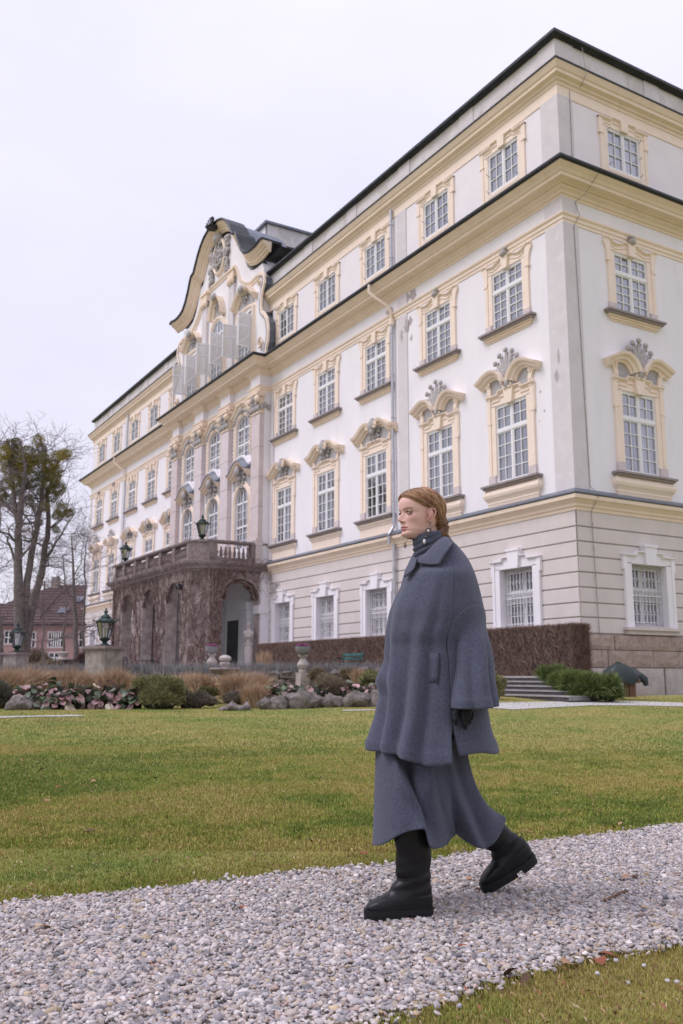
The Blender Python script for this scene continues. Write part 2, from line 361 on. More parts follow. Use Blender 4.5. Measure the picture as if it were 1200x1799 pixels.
for pl in (PLANA, PLANB):
    P_('attic_frieze', MB().sweep_plan(pl, [(-.05, 20.42), (.03, 20.42), (.03, 20.86), (-.05, 20.86)]), YEL)
    P_('upper_cornice', MB().sweep_plan(pl, [(-.05, 20.85), (.05, 20.80), (.07, 20.9), (.13, 20.93), (.15, 21.0), (.28, 21.06), (.29, 21.17), (.33, 21.2), (.40, 21.33), (.42, 21.36), (.42, 21.41), (-.05, 21.46)]), YELD)
    P_('cornice_flashing', MB().sweep_plan(pl, [(.36, 21.405), (.45, 21.40), (.455, 21.46), (-.05, 21.56), (-.05, 21.5)]), GUT)
P_('roof_edge', MB().sweep_plan([(0, RW), (0, 0), (-LEN, 0), (-LEN, 16)], [(-.3, 22.58), (.12, 22.56), (.23, 22.63), (.23, 22.74), (.16, 22.79), (-.3, 22.95)]), GUT)
P_('roof', MB().add([(.1, .1-.2, 22.75), (.1, 17, 22.75), (-LEN, 17, 22.75), (-LEN, -.1, 22.75), (-7, 8, 24.6), (-LEN+7, 8, 24.6)], [(0, 1, 4), (1, 2, 5, 4), (2, 3, 5), (3, 0, 4, 5)]), GUT)
# ---- pilaster strips at the corner and beside the downpipes
def strip(x0, x1, z0, z1, pr=.035, mt=GREYPL, rz=0): P_('pilaster_strip', MB().box(x0, x1, -pr, .01, z0, z1), mt, rz=rz)
strip(-.80, 0.035, 6.79, 15.78); strip(-.80, .035, 16.1, 16.68); strip(-.80, .035, 17.6, 20.44)
P_('pilaster_strip', MB().box(-.01, .036, -.0352, .66, 6.79, 15.78), GREYPL); P_('pilaster_strip', MB().box(-.01, .036, -.0352, .66, 16.1, 16.68), GREYPL); P_('pilaster_strip', MB().box(-.01, .036, -.0352, .66, 17.6, 20.44), GREYPL)
for c in (-9.30, 2*XC+9.30):
    strip(c-.34, c+.34, 6.79, 15.78); strip(c-.34, c+.34, 16.1, 16.68); strip(c-.34, c+.34, 17.6, 20.44)
strip(-LEN, -LEN+.5, 6.79, 15.78)
# ---- downpipes
for c in (-9.93, 2*XC+9.93):
    mb = MB(); r = .065
    mb.tube([(c, -.13, 15.55), (c, -.13, 10.3)], r, 10); mb.tube([(c+.02, -.13, 10.3), (c+.02, -.13, 6.95)], r, 10); mb.tube([(c, -.36, 6.55), (c, -.36, 6.2)], r, 10); mb.tube([(c, -.12, 6.25), (c, -.12, 1.2)], r, 10)
    mb.tube([(c, -.13, 6.95), (c, -.36, 6.6)], r, 10)
    mb.tube([(c, -.13, 20.8), (c, -.13, 17.8)], r, 10)
    for z in (15.2, 13.4, 11.5, 9.6, 8.0, 5.2, 3.5, 20.1, 18.6): mb.lathe([(.07, -.03), (.085, -.02), (.085, .02), (.07, .03)], 10, (c, -.13, z)); mb.box(c-.012, c+.012, -.07, .0, z-.01, z+.01)
    P_('downpipe', mb, PIPE, True, 40)
    mb = MB(); mb.tube([(c-.55, -.90, 17.38), (c-.55, -.92, 17.05), (c-.35, -.70, 16.75), (c-.02, -.3, 16.35), (c, -.16, 16.1), (c, -.13, 15.55)], .065, 10); mb.lathe([(.07, 0), (.12, .05), (.12, .3), (.06, .32)], 10, (c, -.13, 15.5))
    P_('downpipe', mb, YEL, True, 40)
# lightning conductor on the right corner
mb = MB(); mb.tube([(.05, 1.0, 20.9), (.5, .9, 21.2), (.2, 1.1, 22.5)], .012, 4); mb.tube([(.05, .55, 20.75), (.05, .52, 17.8)], .012, 4); mb.tube([(.92, .95, 17.5), (.3, .75, 16.8), (.06, .55, 16.6), (.16, .62, 16.1), (.05, .45, 15.7), (.05, .62, 6.9), (.32, .72, 6.6), (.05, .62, 6.1), (.05, .72, 2.3), (.12, .85, .6)], .012, 4)
for z in (20.3, 19.3, 18.3, 15.2, 14.2, 13.1, 12.0, 10.9, 9.8, 8.7, 7.6, 5.7, 4.9, 4.1, 3.2, 2.5): mb.ell((.055, .45+.02*(15.7-z) if z < 15.7 else .53, z), (.02, .02, .03), 5, 4)
P_('lightning_conductor', mb, SILL)
# ------------------------------------------------------------------ windows
def sash(w, h, cols, zr, dep=.05, rail=.055, mun=.03):
    """timber window w wide, h high; zr = list of (z0,z1,rows): returns frame builder and the pane openings"""
    mb = MB(); ops = []
    mb.box(-w/2, -w/2+rail, -dep, dep, 0, h); mb.box(w/2-rail, w/2, -dep, dep, 0, h)
    mb.box(-w/2+rail, w/2-rail, -dep, dep, 0, rail*1.1); mb.box(-w/2+rail, w/2-rail, -dep, dep, h-rail*1.1, h)
    for k, (z0, z1, rows) in enumerate(zr):
        if k: mb.box(-w/2+rail, w/2-rail, -dep-.015, dep, z0-.055, z0+.055)
        for s_ in (-1, 1):
            a, b = (-w/2+rail, -.035) if s_ < 0 else (.035, w/2-rail)
            zz0 = z0+(.055 if k else rail*1.1); zz1 = z1-(.055 if k < len(zr)-1 else rail*1.1)
            r2 = .045; y0, y1 = -dep+.012, dep-.02
            mb.box(a, a+r2, y0, y1, zz0, zz1); mb.box(b-r2, b, y0, y1, zz0, zz1); mb.box(a+r2, b-r2, y0, y1, zz0, zz0+r2); mb.box(a+r2, b-r2, y0, y1, zz1-r2, zz1)
            ia, ib, ja, jb = a+r2, b-r2, zz0+r2, zz1-r2
            cw = (ib-ia)/cols; rh = (jb-ja)/rows
            for i in range(1, cols): mb.box(ia+cw*i-mun/2, ia+cw*i+mun/2, y0+.01, y1, ja, jb)
            for j in range(1, rows): mb.box(ia, ib, y0+.008, y1, ja+rh*j-mun/2, ja+rh*j+mun/2)
            for i in range(cols):
                for j in range(rows): ops.append((ia+cw*i, ia+cw*(i+1), ja+rh*j, ja+rh*(j+1)))
            ops.append(('leaf', ia, ib, ja, jb))
        mb.box(-.035, .035, -dep-.005, dep, z0+(.055 if k else rail), z1-(.055 if k < len(zr)-1 else rail))
    return mb, ops
SP = {}
def spec(kind):
    if kind in SP: return SP[kind]
    w, h, zr = {'F1': (1.68, 2.80, [(0, 1.87, 4), (1.87, 2.80, 2)]), 'F2': (1.68, 2.19, [(0, 1.45, 4), (1.45, 2.19, 2)]), 'F3': (1.68, 1.58, [(0, 1.58, 3)]), 'G': (1.62, 2.01, [(0, 1.2, 3), (1.2, 2.01, 2)])}[kind]
    mb, ops = sash(w, h, 2, zr)
    d = dict(w=w, h=h, frame=mb.mesh('window', TIMB), panes=[], leaf=None)
    sh = {}
    for o_ in ops:
        if o_[0] == 'leaf': continue
        a, b, c, e_ = o_; key = (round(b-a, 3), round(e_-c, 3))
        if key not in sh: sh[key] = MB().add([(0, 0, 0), (key[0], 0, 0), (key[0], 0, key[1]), (0, 0, key[1])], [(0, 1, 2, 3)]).mesh('pane', GLASS)
        d['panes'].append((sh[key], a, c))
    g = MB()
    for o_ in ops:
        if o_[0] == 'leaf': g.add([(o_[1], 0, o_[3]), (o_[2], 0, o_[3]), (o_[2], 0, o_[4]), (o_[1], 0, o_[4])], [(0, 1, 2, 3)])
    d['glaz'] = g.mesh('glazing', GLASS)
    # inner sash seen through the glass, dim room behind
    mi, _ = sash(w-.1, h-.06, 2, [(a, min(b, h-.06), r) for a, b, r in zr], .02, .07, .03)
    d['inner'] = mi.mesh('inner_sash', TIMB)
    q = 1.1; r = MB(); a = w/2+.3
    r.add([(-a, .3, -.3), (a, .3, -.3), (a, q, -.3), (-a, q, -.3), (-a, .3, h+.2), (a, .3, h+.2), (a, q, h+.2), (-a, q, h+.2)], [(0, 1, 2, 3), (7, 6, 5, 4), (3, 2, 6, 7), (0, 3, 7, 4), (2, 1, 5, 6)])
    d['room'] = r.mesh('room_recess', ROOM)
    for k in range(3):
        c = MB(); rr = random.Random(k+7)
        for s_, f in ((-1, (.7, .98, .5)[k]), (1, (.35, .98, .8)[k])):
            n = 14; rows = []
            x0 = s_*w/2*.98; x1 = x0-s_*w*.5*f
            pts = [(x0+(x1-x0)*i/n, .27+.022*math.sin(i*1.9+k)) for i in range(n+1)]
            c.grid([[(x, y, .02) for x, y in pts], [(x, y, h-.03) for x, y in pts]])
        d['curt%d' % k] = c.mesh('curtain', CURT)
    SP[kind] = d; return d
def window(kind, s_, z, face, near, k, yy=.10):
    d = spec(kind); rz = math.pi/2 if face == 'R' else 0
    loc = (s_, yy, z) if face == 'L' else (-yy, s_, z)
    w = link('window', d['frame'], PAL, loc, rz)
    if near:
        for me, a, c in d['panes']: link('pane', me, w, (a, .01, c))
    else: link('glazing', d['glaz'], w, (0, .01, 0))
    link('inner_sash', d['inner'], w, (0, .16, .03))
    link('room_recess', d['room'], w); link('curtain', d['curt%d' % (k % 3)], w)
    return w
def petal_fan(mb, c, n, r, w, y, a0=-75, a1=75, dn=False, tip=.5):
    for i in range(n):
        a = R_(a0+(a1-a0)*i/(n-1)); dx, dz = math.sin(a), math.cos(a)*(-1 if dn else 1)
        rr = r*(1-.25*abs(a)/1.5)
        ro = Matrix.Rotation(math.atan2(dx, dz), 3, 'Y')
        mb.ell((c[0]+dx*rr*.45, y, c[1]+dz*rr*.45), (w*.55, .05, rr*.45), 7, 6, ro)
        mb.ell((c[0]+dx*rr*.93, y-.03, c[1]+dz*rr*.93), (w*tip*1.3, .07, w*tip*1.1), 7, 6, ro)
        mb.ell((c[0]+dx*rr*.78+dz*w*.5, y-.02, c[1]+dz*rr*.78-dx*w*.5), (w*tip*.6, .05, w*tip*.8), 6, 5, ro)
def volute(mb, cx, cz, r, out, y=0, s_=1, th=.05):
    pts = [(cx+s_*r*(1-i/14)*math.cos(i*.75+math.pi/2), cz+r*(1-i/14)*math.sin(i*.75+math.pi/2)) for i in range(12)]
    mb.tube([(a, y-out-.02+.0*i, b) for i, (a, b) in enumerate(pts)], [th*(1-.04*i) for i in range(12)], 6)
MOULD = [(0, .0), (0, .045), (.03, .05), (.045, .10), (.085, .11), (.10, .0)]
def arc(cx, cz, rx, rz_, a0, a1, n=10): return [(cx+rx*math.cos(R_(a0+(a1-a0)*i/n)), cz+rz_*math.sin(R_(a0+(a1-a0)*i/n))) for i in range(n+1)]
SU = {}
def surround(kind):
    """list of (name, mesh) placed at window centre (x=0, z=0 is the opening sill); wall face is y=0"""
    if kind in SU: return SU[kind]
    out = []
    if kind[0] == 'F' and kind[1] == '1':
        h = 2.80
        mb = MB()
        for s_ in (-1, 1):
            a, b = sorted((s_*.80, s_*1.13)); mb.box(a, b, -.05, .09, .32, h+.02)
            a, b = sorted((s_*1.02, s_*1.17)); mb.box(a, b, -.085, .01, .32, h+.33)
            mb.box(*sorted((s_*1.17, s_*1.22)), -.07, .01, h-.55, h+.33)
            a, b = sorted((s_*1.0, s_*1.21)); mb.box(a, b, -.10, .01, h-.62, h-.52)
        mb.prism([(-1.13, h), (1.13, h), (1.13, h+.30), (.55, h+.30), (.5, h+.42), (-.5, h+.42), (-.55, h+.30), (-1.13, h+.30)], -.05, .05)
        mb.sweep_face([(-1.22, h+.30), (-.56, h+.30), (-.50, h+.42), (.50, h+.42), (.56, h+.30), (1.22, h+.30)], [(0, 0), (0, .09), (.03, .10), (.05, .15), (.09, .155), (.10, 0)])
        mb.sweep_face([(-.98, h+.13), (-.56, h+.13), (-.50, h+.24), (.50, h+.24), (.56, h+.13), (.98, h+.13)], [(0, 0), (0, .06), (.02, .085), (.05, .085), (.06, 0)])
        out.append(('surround', mb.mesh('surround', YEL)))
        for s_ in (-1, 1): a, b = sorted((s_*.84, s_*1.19)); out.append(('base_block', MB().box(a, b, -.09, .06, .0, .315).mesh('base_block', PINKB)))
        mb = MB(); mb.box(-1.42, 1.42, -.30, .1, -.10, -.03); mb.box(-1.36, 1.36, -.24, .1, -.17, -.10); mb.box(-.83, .83, -.12, .1, -.03, -.003)
        out.append(('sill', mb.mesh('sill', SILL)))
        prof = [(.0, -.80), (.06, -.78), (.08, -.70), (.10, -.66), (.09, -.62), (.13, -.55), (.19, -.47), (.22, -.38), (.21, -.30), (.16, -.22), (.13, -.17)]
        if kind == 'F1B': prof = [(.0, -.80), (.05, -.79), (.05, -.42), (.09, -.38), (.11, -.32), (.16, -.28), (.16, -.22), (.13, -.17)]
        mb = MB(); rows = [[(-1.2-o, 0, z), (-1.2-o*.9, -o, z), (1.2+o*.9, -o, z), (1.2+o, 0, z)] for o, z in prof]; mb.grid(rows[::-1] if False else rows)
        out.append(('apron', mb.mesh('apron', YEL)))
        if kind == 'F1A':
            mb = MB(); mb.prism([(-1.02, h+.42), (1.02, h+.42), (1.08, h+.72), (.9, h+1.05), (.6, h+1.12), (-.6, h+1.12), (-.9, h+1.05), (-1.08, h+.72)], -.02, .0)
            out.append(('stucco_panel', mb.mesh('stucco_panel', STUC)))
            mb = MB()
            for s_ in (-1, 1):
                p = [(.08, 3.50), (.12, 3.62), (.24, 3.80), (.42, 3.97), (.62, 4.05), (.85, 4.06), (1.10, 3.99), (1.33, 3.88), (1.58, 3.76)]
                p = [(s_*a, b) for a, b in p]
                if s_ < 0: p = p[::-1]
                mb.sweep_face(p, [(-.30, 0), (-.30, .10), (-.24, .12), (-.22, .20), (-.12, .24), (-.10, .32), (-.04, .36), (0, .37), (0, 0)])
                volute(mb, s_*.13, 3.36, .13, .16, s_=s_, th=.05)
                # side consoles
                q = [(.98, 2.95+.1), (1.14, 3.05), (1.20, 3.2), (1.13, 3.34), (1.16, 3.45), (1.24, 3.6), (1.20, 3.78), (1.0, 3.8), (1.04, 3.6), (.96, 3.4), (.98, 3.2)]
                mb.prism([(s_*a, b) for a, b in q], -.10, .0)
                volute(mb, s_*1.12, 3.22, .09, .09, s_=s_, th=.03); volute(mb, s_*1.10, 3.62, .10, .09, s_=s_, th=.035)
            mb.prism([(-.17, 2.74), (.17, 2.74), (.24, 3.30), (-.24, 3.30)], -.16, .01)
            out.append(('pediment', mb.mesh('pediment', YEL, True, 35)))
            mb = MB(); petal_fan(mb, (0, 3.72), 7, .98, .17, -.16, -68, 68); mb.prism([(-.26, 3.3), (.26, 3.3), (.42, 3.75), (0, 4.0), (-.42, 3.75)], -.14, 0)
            mb.ell((0, 3.42, 0) if False else (0, -.16, 3.42), (.2, .1, .16), 8, 6)
            out.append(('shell_ornament', mb.mesh('shell_ornament', ORN, True, 60)))
        else:
            mb = MB(); mb.prism([(-1.05, h+.40), (1.05, h+.40), (1.15, h+.85), (.7, h+1.05), (.4, h+1.2), (-.4, h+1.2), (-.7, h+1.05), (-1.15, h+.85)], -.02, .0)
            out.append(('stucco_panel', mb.mesh('stucco_panel', STUC)))
            mb = MB(); p = [(-1.62, 3.72), (-1.45, 3.72), (-1.25, 3.78), (-1.05, 3.92), (-.85, 4.06), (-.62, 4.14), (-.35, 4.14), (-.15, 4.10), (.15, 4.10), (.35, 4.14), (.62, 4.14), (.85, 4.06), (1.05, 3.92), (1.25, 3.78), (1.45, 3.72), (1.62, 3.72)]
            mb.sweep_face(p[:7], [(-.34, 0), (-.34, .08), (-.27, .10), (-.25, .18), (-.14, .22), (-.12, .30), (-.03, .34), (0, .35), (0, 0)])
            mb.sweep_face(p[9:], [(-.34, 0), (-.34, .08), (-.27, .10), (-.25, .18), (-.14, .22), (-.12, .30), (-.03, .34), (0, .35), (0, 0)])
            for s_ in (-1, 1):
                volute(mb, s_*.27, 3.92, .15, .26, s_=-s_, th=.06)
                q = [(1.0, 3.1), (1.16, 3.12), (1.13, 3.25), (1.2, 3.4), (1.12, 3.46), (1.0, 3.3)]; mb.prism([(s_*a, b) for a, b in q], -.09, 0)
            out.append(('pediment', mb.mesh('pediment', YELD, True, 35)))
            mb = MB(); mb.ell((0, -.26, 3.96), (.24, .12, .26), 8, 6); mb.ell((0, -.24, 3.70), (.15, .12, .16), 8, 6); mb.ell((-.02, -.2, 4.2), (.14, .12, .1), 6, 5)
            petal_fan(mb, (0, 3.72), 6, .52, .10, -.07, -82, 82, True); petal_fan(mb, (0, 3.75), 4, .62, .09, -.05, -100, 100, True)
            out.append(('cartouche', mb.mesh('cartouche', ORN, True, 60)))
    if kind[:2] == 'F2':
        h = 2.19
        mb = MB()
        for s_ in (-1, 1):
            mb.box(*sorted((s_*.80, s_*1.10)), -.045, .09, .28, h+.02); mb.box(*sorted((s_*1.0, s_*1.14)), -.075, .01, .28, h-.3)
            q = [(1.0, h-.35), (1.17, h-.35), (1.18, h-.1), (1.24, h+.12), (1.33, h+.26), (1.30, h+.36), (1.15, h+.42), (1.0, h+.36)]
            mb.prism([(s_*a, b) for a, b in q], -.08, .0)
            mb.box(*sorted((s_*1.02, s_*1.20)), -.10, .01, h-.42, h-.34)
        mb.prism([(-1.1, h), (1.1, h), (1.15, h+.38), (.9, h+.30), (.6, h+.26), (.4, h+.36), (-.4, h+.36), (-.6, h+.26), (-.9, h+.30), (-1.15, h+.38)], -.045, .05)
        mb.sweep_face([(-1.30, h+.33), (-1.12, h+.36), (-.92, h+.25), (-.68, h+.21), (-.48, h+.27), (-.32, h+.36), (.32, h+.36), (.48, h+.27), (.68, h+.21), (.92, h+.25), (1.12, h+.36), (1.30, h+.33)], [(0, 0), (0, .08), (.025, .09), (.04, .13), (.075, .135), (.08, 0)])
        mb.sweep_face([(-.98, h+.16), (-.7, h+.06), (-.45, h+.13), (-.25, h+.2), (.25, h+.2), (.45, h+.13), (.7, h+.06), (.98, h+.16)], [(0, 0), (0, .055), (.02, .075), (.04, .075), (.05, 0)])
        mb.prism([(-.14, h-.06), (.14, h-.06), (.17, h+.40), (-.17, h+.40)], -.15, .01)
        out.append(('surround', mb.mesh('surround', YEL)))
        for s_ in (-1, 1): out.append(('base_block', MB().box(*sorted((s_*.84, s_*1.17)), -.085, .06, .0, .275).mesh('base_block', PINKB)))
        mb = MB(); mb.box(-1.40, 1.40, -.26, .1, -.08, -.01); mb.box(-1.33, 1.33, -.2, .1, -.15, -.08)
        out.append(('sill', mb.mesh('sill', SILL)))
        mb = MB(); mb.box(-1.26, 1.26, -.13, 0, -.22, -.15); mb.box(-1.2, 1.2, -.08, 0, -.30, -.22); mb.box(-1.14, 1.14, -.04, 0, -.36, -.30)
        out.append(('sill_moulding', mb.mesh('sill_moulding', YELD)))
        if kind == 'F2A':
            mb = MB(); mb.ell((0, -.17, h+.50), (.15, .11, .13), 8, 6); mb.ell((.04, -.17, h+.62), (.08, .09, .09), 7, 5); petal_fan(mb, (0, h+.5), 4, .22, .07, -.1, -100, 100)
            out.append(('shell_ornament', mb.mesh('shell_ornament', ORN, True, 60)))
    if kind == 'F3':
        h = 1.58
        mb = MB()
        for s_ in (-1, 1):
            mb.box(*sorted((s_*.82, s_*1.12)), -.04, .09, -.75, h+.02); mb.box(*sorted((s_*1.05, s_*1.17)), -.065, .01, -.75, h-.3); mb.box(*sorted((s_*1.05, s_*1.23)), -.07, .01, h-.3, h+.30)
            mb.box(*sorted((s_*1.02, s_*1.25)), -.09, .01, h-.36, h-.29)
        mb.prism([(-1.15, h), (1.15, h), (1.15, h+.24), (.62, h+.24), (.56, h+.34), (-.56, h+.34), (-.62, h+.24), (-1.15, h+.24)], -.04, .05)
        mb.sweep_face([(-1.23, h+.22), (-.62, h+.22), (-.56, h+.33), (.56, h+.33), (.62, h+.22), (1.23, h+.22)], [(0, 0), (0, .07), (.02, .08), (.04, .12), (.07, .12), (.08, 0)])
        mb.sweep_face([(-.95, h+.09), (-.62, h+.09), (-.56, h+.18), (.56, h+.18), (.62, h+.09), (.95, h+.09)], [(0, 0), (0, .05), (.02, .07), (.04, .07), (.045, 0)])
        mb.prism([(-.16, h-.02), (.16, h-.02), (.19, h+.42), (-.19, h+.42)], -.13, .01)
        mb.box(-.83, .83, -.05, .09, -.10, 0)
        mb.box(-.82, .82, -.04, .0, -.75, -.1)
        out.append(('surround', mb.mesh('surround', YEL)))
        mb = MB()
        for s_ in (-1, 1):
            for z in (.12, .8, 1.45): mb.tube([(s_*.80, -.02, z), (s_*.80, -.14, z+.02), (s_*.74, -.16, z+.03)], .01, 4)
        out.append(('shutter_hook', mb.mesh('shutter_hook', GUT)))
    if kind == 'G':
        h = 2.01
        mb = MB()
        for s_ in (-1, 1):
            mb.box(*sorted((s_*.82, s_*1.12)), -.07, .02, -.25, h+.02); mb.box(*sorted((s_*1.04, s_*1.16)), -.10, .0, -.25, h-.2); mb.box(*sorted((s_*1.04, s_*1.22)), -.10, .0, h-.2, h+.28)
        mb.prism([(-1.14, h), (1.14, h), (1.14, h+.24), (.62, h+.24), (.55, h+.36), (-.55, h+.36), (-.62, h+.24), (-1.14, h+.24)], -.07, .0)
        mb.sweep_face([(-1.22, h+.22), (-.62, h+.22), (-.55, h+.34), (.55, h+.34), (.62, h+.22), (1.22, h+.22)], [(0, 0), (0, .10), (.02, .12), (.04, .16), (.07, .16), (.08, 0)])
        mb.prism([(-.22, h-.02), (.22, h-.02), (.30, h+.60), (-.30, h+.60)], -.18, .01); mb.box(-.32, .32, -.21, 0, h+.56, h+.64)
        # plastered splayed reveal
        for s_ in (-1, 1):
            mb.box(*sorted((s_*.81, s_*.86)), -.065, .30, -.02, h+.02)
        mb.box(-.81, .81, -.065, .30, h+.001, h+.03)
        out.append(('surround', mb.mesh('surround', WHITE)))
        mb = MB(); mb.box(-1.28, 1.28, -.22, .1, -.12, -.03); mb.box(-1.2, 1.2, -.12, 0, -.25, -.12); mb.box(-.8, .8, -.22, .35, -.03, -.004)
        out.append(('sill', mb.mesh('sill', PINKB)))
        mb = MB(); y = .19; n = 10
        for i in range(n):
            x = -.78+1.56*(i+.5)/n
            mb.box(x-.014, x+.014, y-.014, y+.014, 0, h)
            for z in (.07, .93, 1.12, 1.95):   # little curls at the rails
                for s_ in (-1, 1): mb.tube([(x, y-.02, z-.07), (x+s_*.055, y-.02, z-.03), (x+s_*.05, y-.02, z+.03), (x, y-.02, z+.06)], .012, 4, False)
            mb.ell((x, y-.02, .5), (.03, .03, .05), 5, 4); mb.ell((x, y-.02, 1.5), (.03, .03, .05), 5, 4)
        for z in (.16, .84, 1.02, 1.20, 1.86): mb.box(-.79, .79, y-.018, y+.018, z-.014, z+.014)
        mb.box(-.8, .8, y-.025, y+.025, 1.0, 1.05)
        out.append(('grille', mb.mesh('grille', GRIL)))
    SU[kind] = out; return out
def full(kind, su, s_, z, face, near, k, yy=.04):
    w = window(kind, s_, z, face, near, k, yy)
    for nm, me in surround(su): link(nm, me, w, (0, -yy, 0))
    return w
k = 0
for i, b in enumerate(BAYS+MIR):
    j = i % 5; near = i < 3
    full('F1', 'F1A' if j < 2 else 'F1B', b, F1[0], 'L', near, k)
    full('F2', 'F2A' if j < 2 else 'F2B', b, F2[0], 'L', near, k+1)
    full('F3', 'F3', b, F3[0], 'L', near, k+2)
    full('G', 'G', b, GFO[0], 'L', False, k, .36)
    k += 1
for i, b in enumerate(RB[:3]):
    full('F1', 'F1A', b, F1[0], 'R', i == 0, i*2+2); full('F2', 'F2A', b, F2[0], 'R', i == 0, i+3); full('F3', 'F3', b, F3[0], 'R', i < 2, i+1); full('G', 'G', b, GFO[0], 'R', False, i, .36)
# ------------------------------------------------------------------ projecting centre
Y0 = -RD
def arch_pts(c, hw, z0, zs, rise, n=12): return [(c-hw, z0), (c-hw, zs)]+[(c-hw*math.cos(math.pi*i/n), zs+rise*math.sin(math.pi*i/n)) for i in range(1, n)]+[(c+hw, zs), (c+hw, z0)]
CB = [XC+3.97, XC, XC-3.97]
LW = dict(hw=.86, z0=7.75, zs=10.25, rise=.80); UW = dict(hw=.90, z0=12.75, zs=14.45, rise=.62)
def arch_wall(x0, x1, z0, z1, arcs, y):
    """wall panel between x0..x1 with arched openings, built in strips"""
    mb = MB(); arcs = sorted(arcs, key=lambda a: a[0]); cur = x0
    for c, hw, a0, zs, rise in arcs:
        mb.add([(cur, y, z0), (c-hw, y, z0), (c-hw, y, z1), (cur, y, z1)], [(0, 1, 2, 3)])
        n = 14
        if a0 > z0: mb.add([(c-hw, y, z0), (c+hw, y, z0), (c+hw, y, a0), (c-hw, y, a0)], [(0, 1, 2, 3)])
        ps = [(c-hw*math.cos(math.pi*i/n), zs+rise*math.sin(math.pi*i/n)) for i in range(n+1)]
        for i in range(n): mb.add([(ps[i][0], y, ps[i][1]), (ps[i+1][0], y, ps[i+1][1]), (ps[i+1][0], y, z1), (ps[i][0], y, z1)], [(0, 1, 2, 3)])
        full_ = [(c-hw, a0)]+ps+[(c+hw, a0)]
        for i in range(len(full_)-1): a, b = full_[i], full_[i+1]; mb.add([(a[0], y, a[1]), (b[0], y, b[1]), (b[0], y+.4, b[1]), (a[0], y+.4, a[1])], [(3, 2, 1, 0)])
        cur = c+hw
    mb.add([(cur, y, z0), (x1, y, z0), (x1, y, z1), (cur, y, z1)], [(0, 1, 2, 3)])
    return mb
P_('wall', arch_wall(RX0, RX1, 6.5, 11.9, [(c, LW['hw'], LW['z0'], LW['zs'], LW['rise']) for c in CB], Y0), WHITE)
P_('wall', arch_wall(RX0, RX1, 11.9, 16.2, [(c, UW['hw'], UW['z0'], UW['zs'], UW['rise']) for c in CB], Y0), WHITE)
P_('wall', MB().box(RX1-.3, RX1, Y0+.002, .0, .9, 17), WHITE); P_('wall', MB().box(RX0, RX0+.3, Y0+.002, 0, .9, 17), WHITE)
def arch_window(c, hw, z0, zs, rise, rows, name='window', y=None):
    y = Y0+.12 if y is None else y
    mb = MB(); z0_ = z0
    full_ = [(c+hw, z0), (c+hw, zs)]+[(c+hw*math.cos(math.pi*i/12), zs+rise*math.sin(math.pi*i/12)) for i in range(1, 12)]+[(c-hw, zs), (c-hw, z0)]
    mb.sweep_face(full_, [(0, -.05), (0, .05), (.07, .05), (.07, -.05)], y=y)
    mb.box(c-.035, c+.035, y-.06, y+.03, z0, zs+rise-.05); mb.box(c-hw, c+hw, y-.06, y+.03, zs-.09, zs+.02)
    def top(x): return zs+rise*math.sqrt(max(0, 1-((x-c)/hw)**2))
    for s_ in (-1, 1): x = c+s_*hw/2; mb.box(x-.015, x+.015, y-.045, y+.02, z0, top(x))
    H = zs-.1-z0
    for j in range(rows): mb.box(c-hw, c+hw, y-.044, y+.02, z0+H*j/rows-.015, z0+H*j/rows+.015)
    mb.box(c-hw, c+hw, y-.055, y+.03, z0+H*.48-.05, z0+H*.48+.05)
    w = obj(name, mb, TIMB, PAL)
    g = MB(); pts = [(x_, y-.01, z_) for x_, z_ in full_]; g.add(pts, [tuple(range(len(pts)))]); obj('glazing', g, GLASS, w)
    r = MB(); r.add([(c-hw-.2, y+.3, z0-.2), (c+hw+.2, y+.3, z0-.2), (c+hw+.2, y+1.2, z0-.2), (c-hw-.2, y+1.2, z0-.2), (c-hw-.2, y+.3, zs+rise+.2), (c+hw+.2, y+.3, zs+rise+.2), (c+hw+.2, y+1.2, zs+rise+.2), (c-hw-.2, y+1.2, zs+rise+.2)], [(0, 1, 2, 3), (7, 6, 5, 4), (3, 2, 6, 7), (0, 3, 7, 4), (2, 1, 5, 6)]); obj('room_recess', r, ROOM, w)
    cu = MB()
    for s_ in (-1, 1):
        pts = [(c+s_*hw*(1-.62*i/12), y+.2+.02*math.sin(i*2.0)) for i in range(13)]
        cu.grid([[(a, b, z0) for a, b in pts], [(a, b, top(a)-.03) for a, b in pts]])
    obj('curtain', cu, CURT, w)
    return w
ARCHM = [(0, 0), (0, .06), (-.06, .07), (-.08, .11), (-.17, .12), (-.2, .06), (-.32, .05), (-.34, 0)]
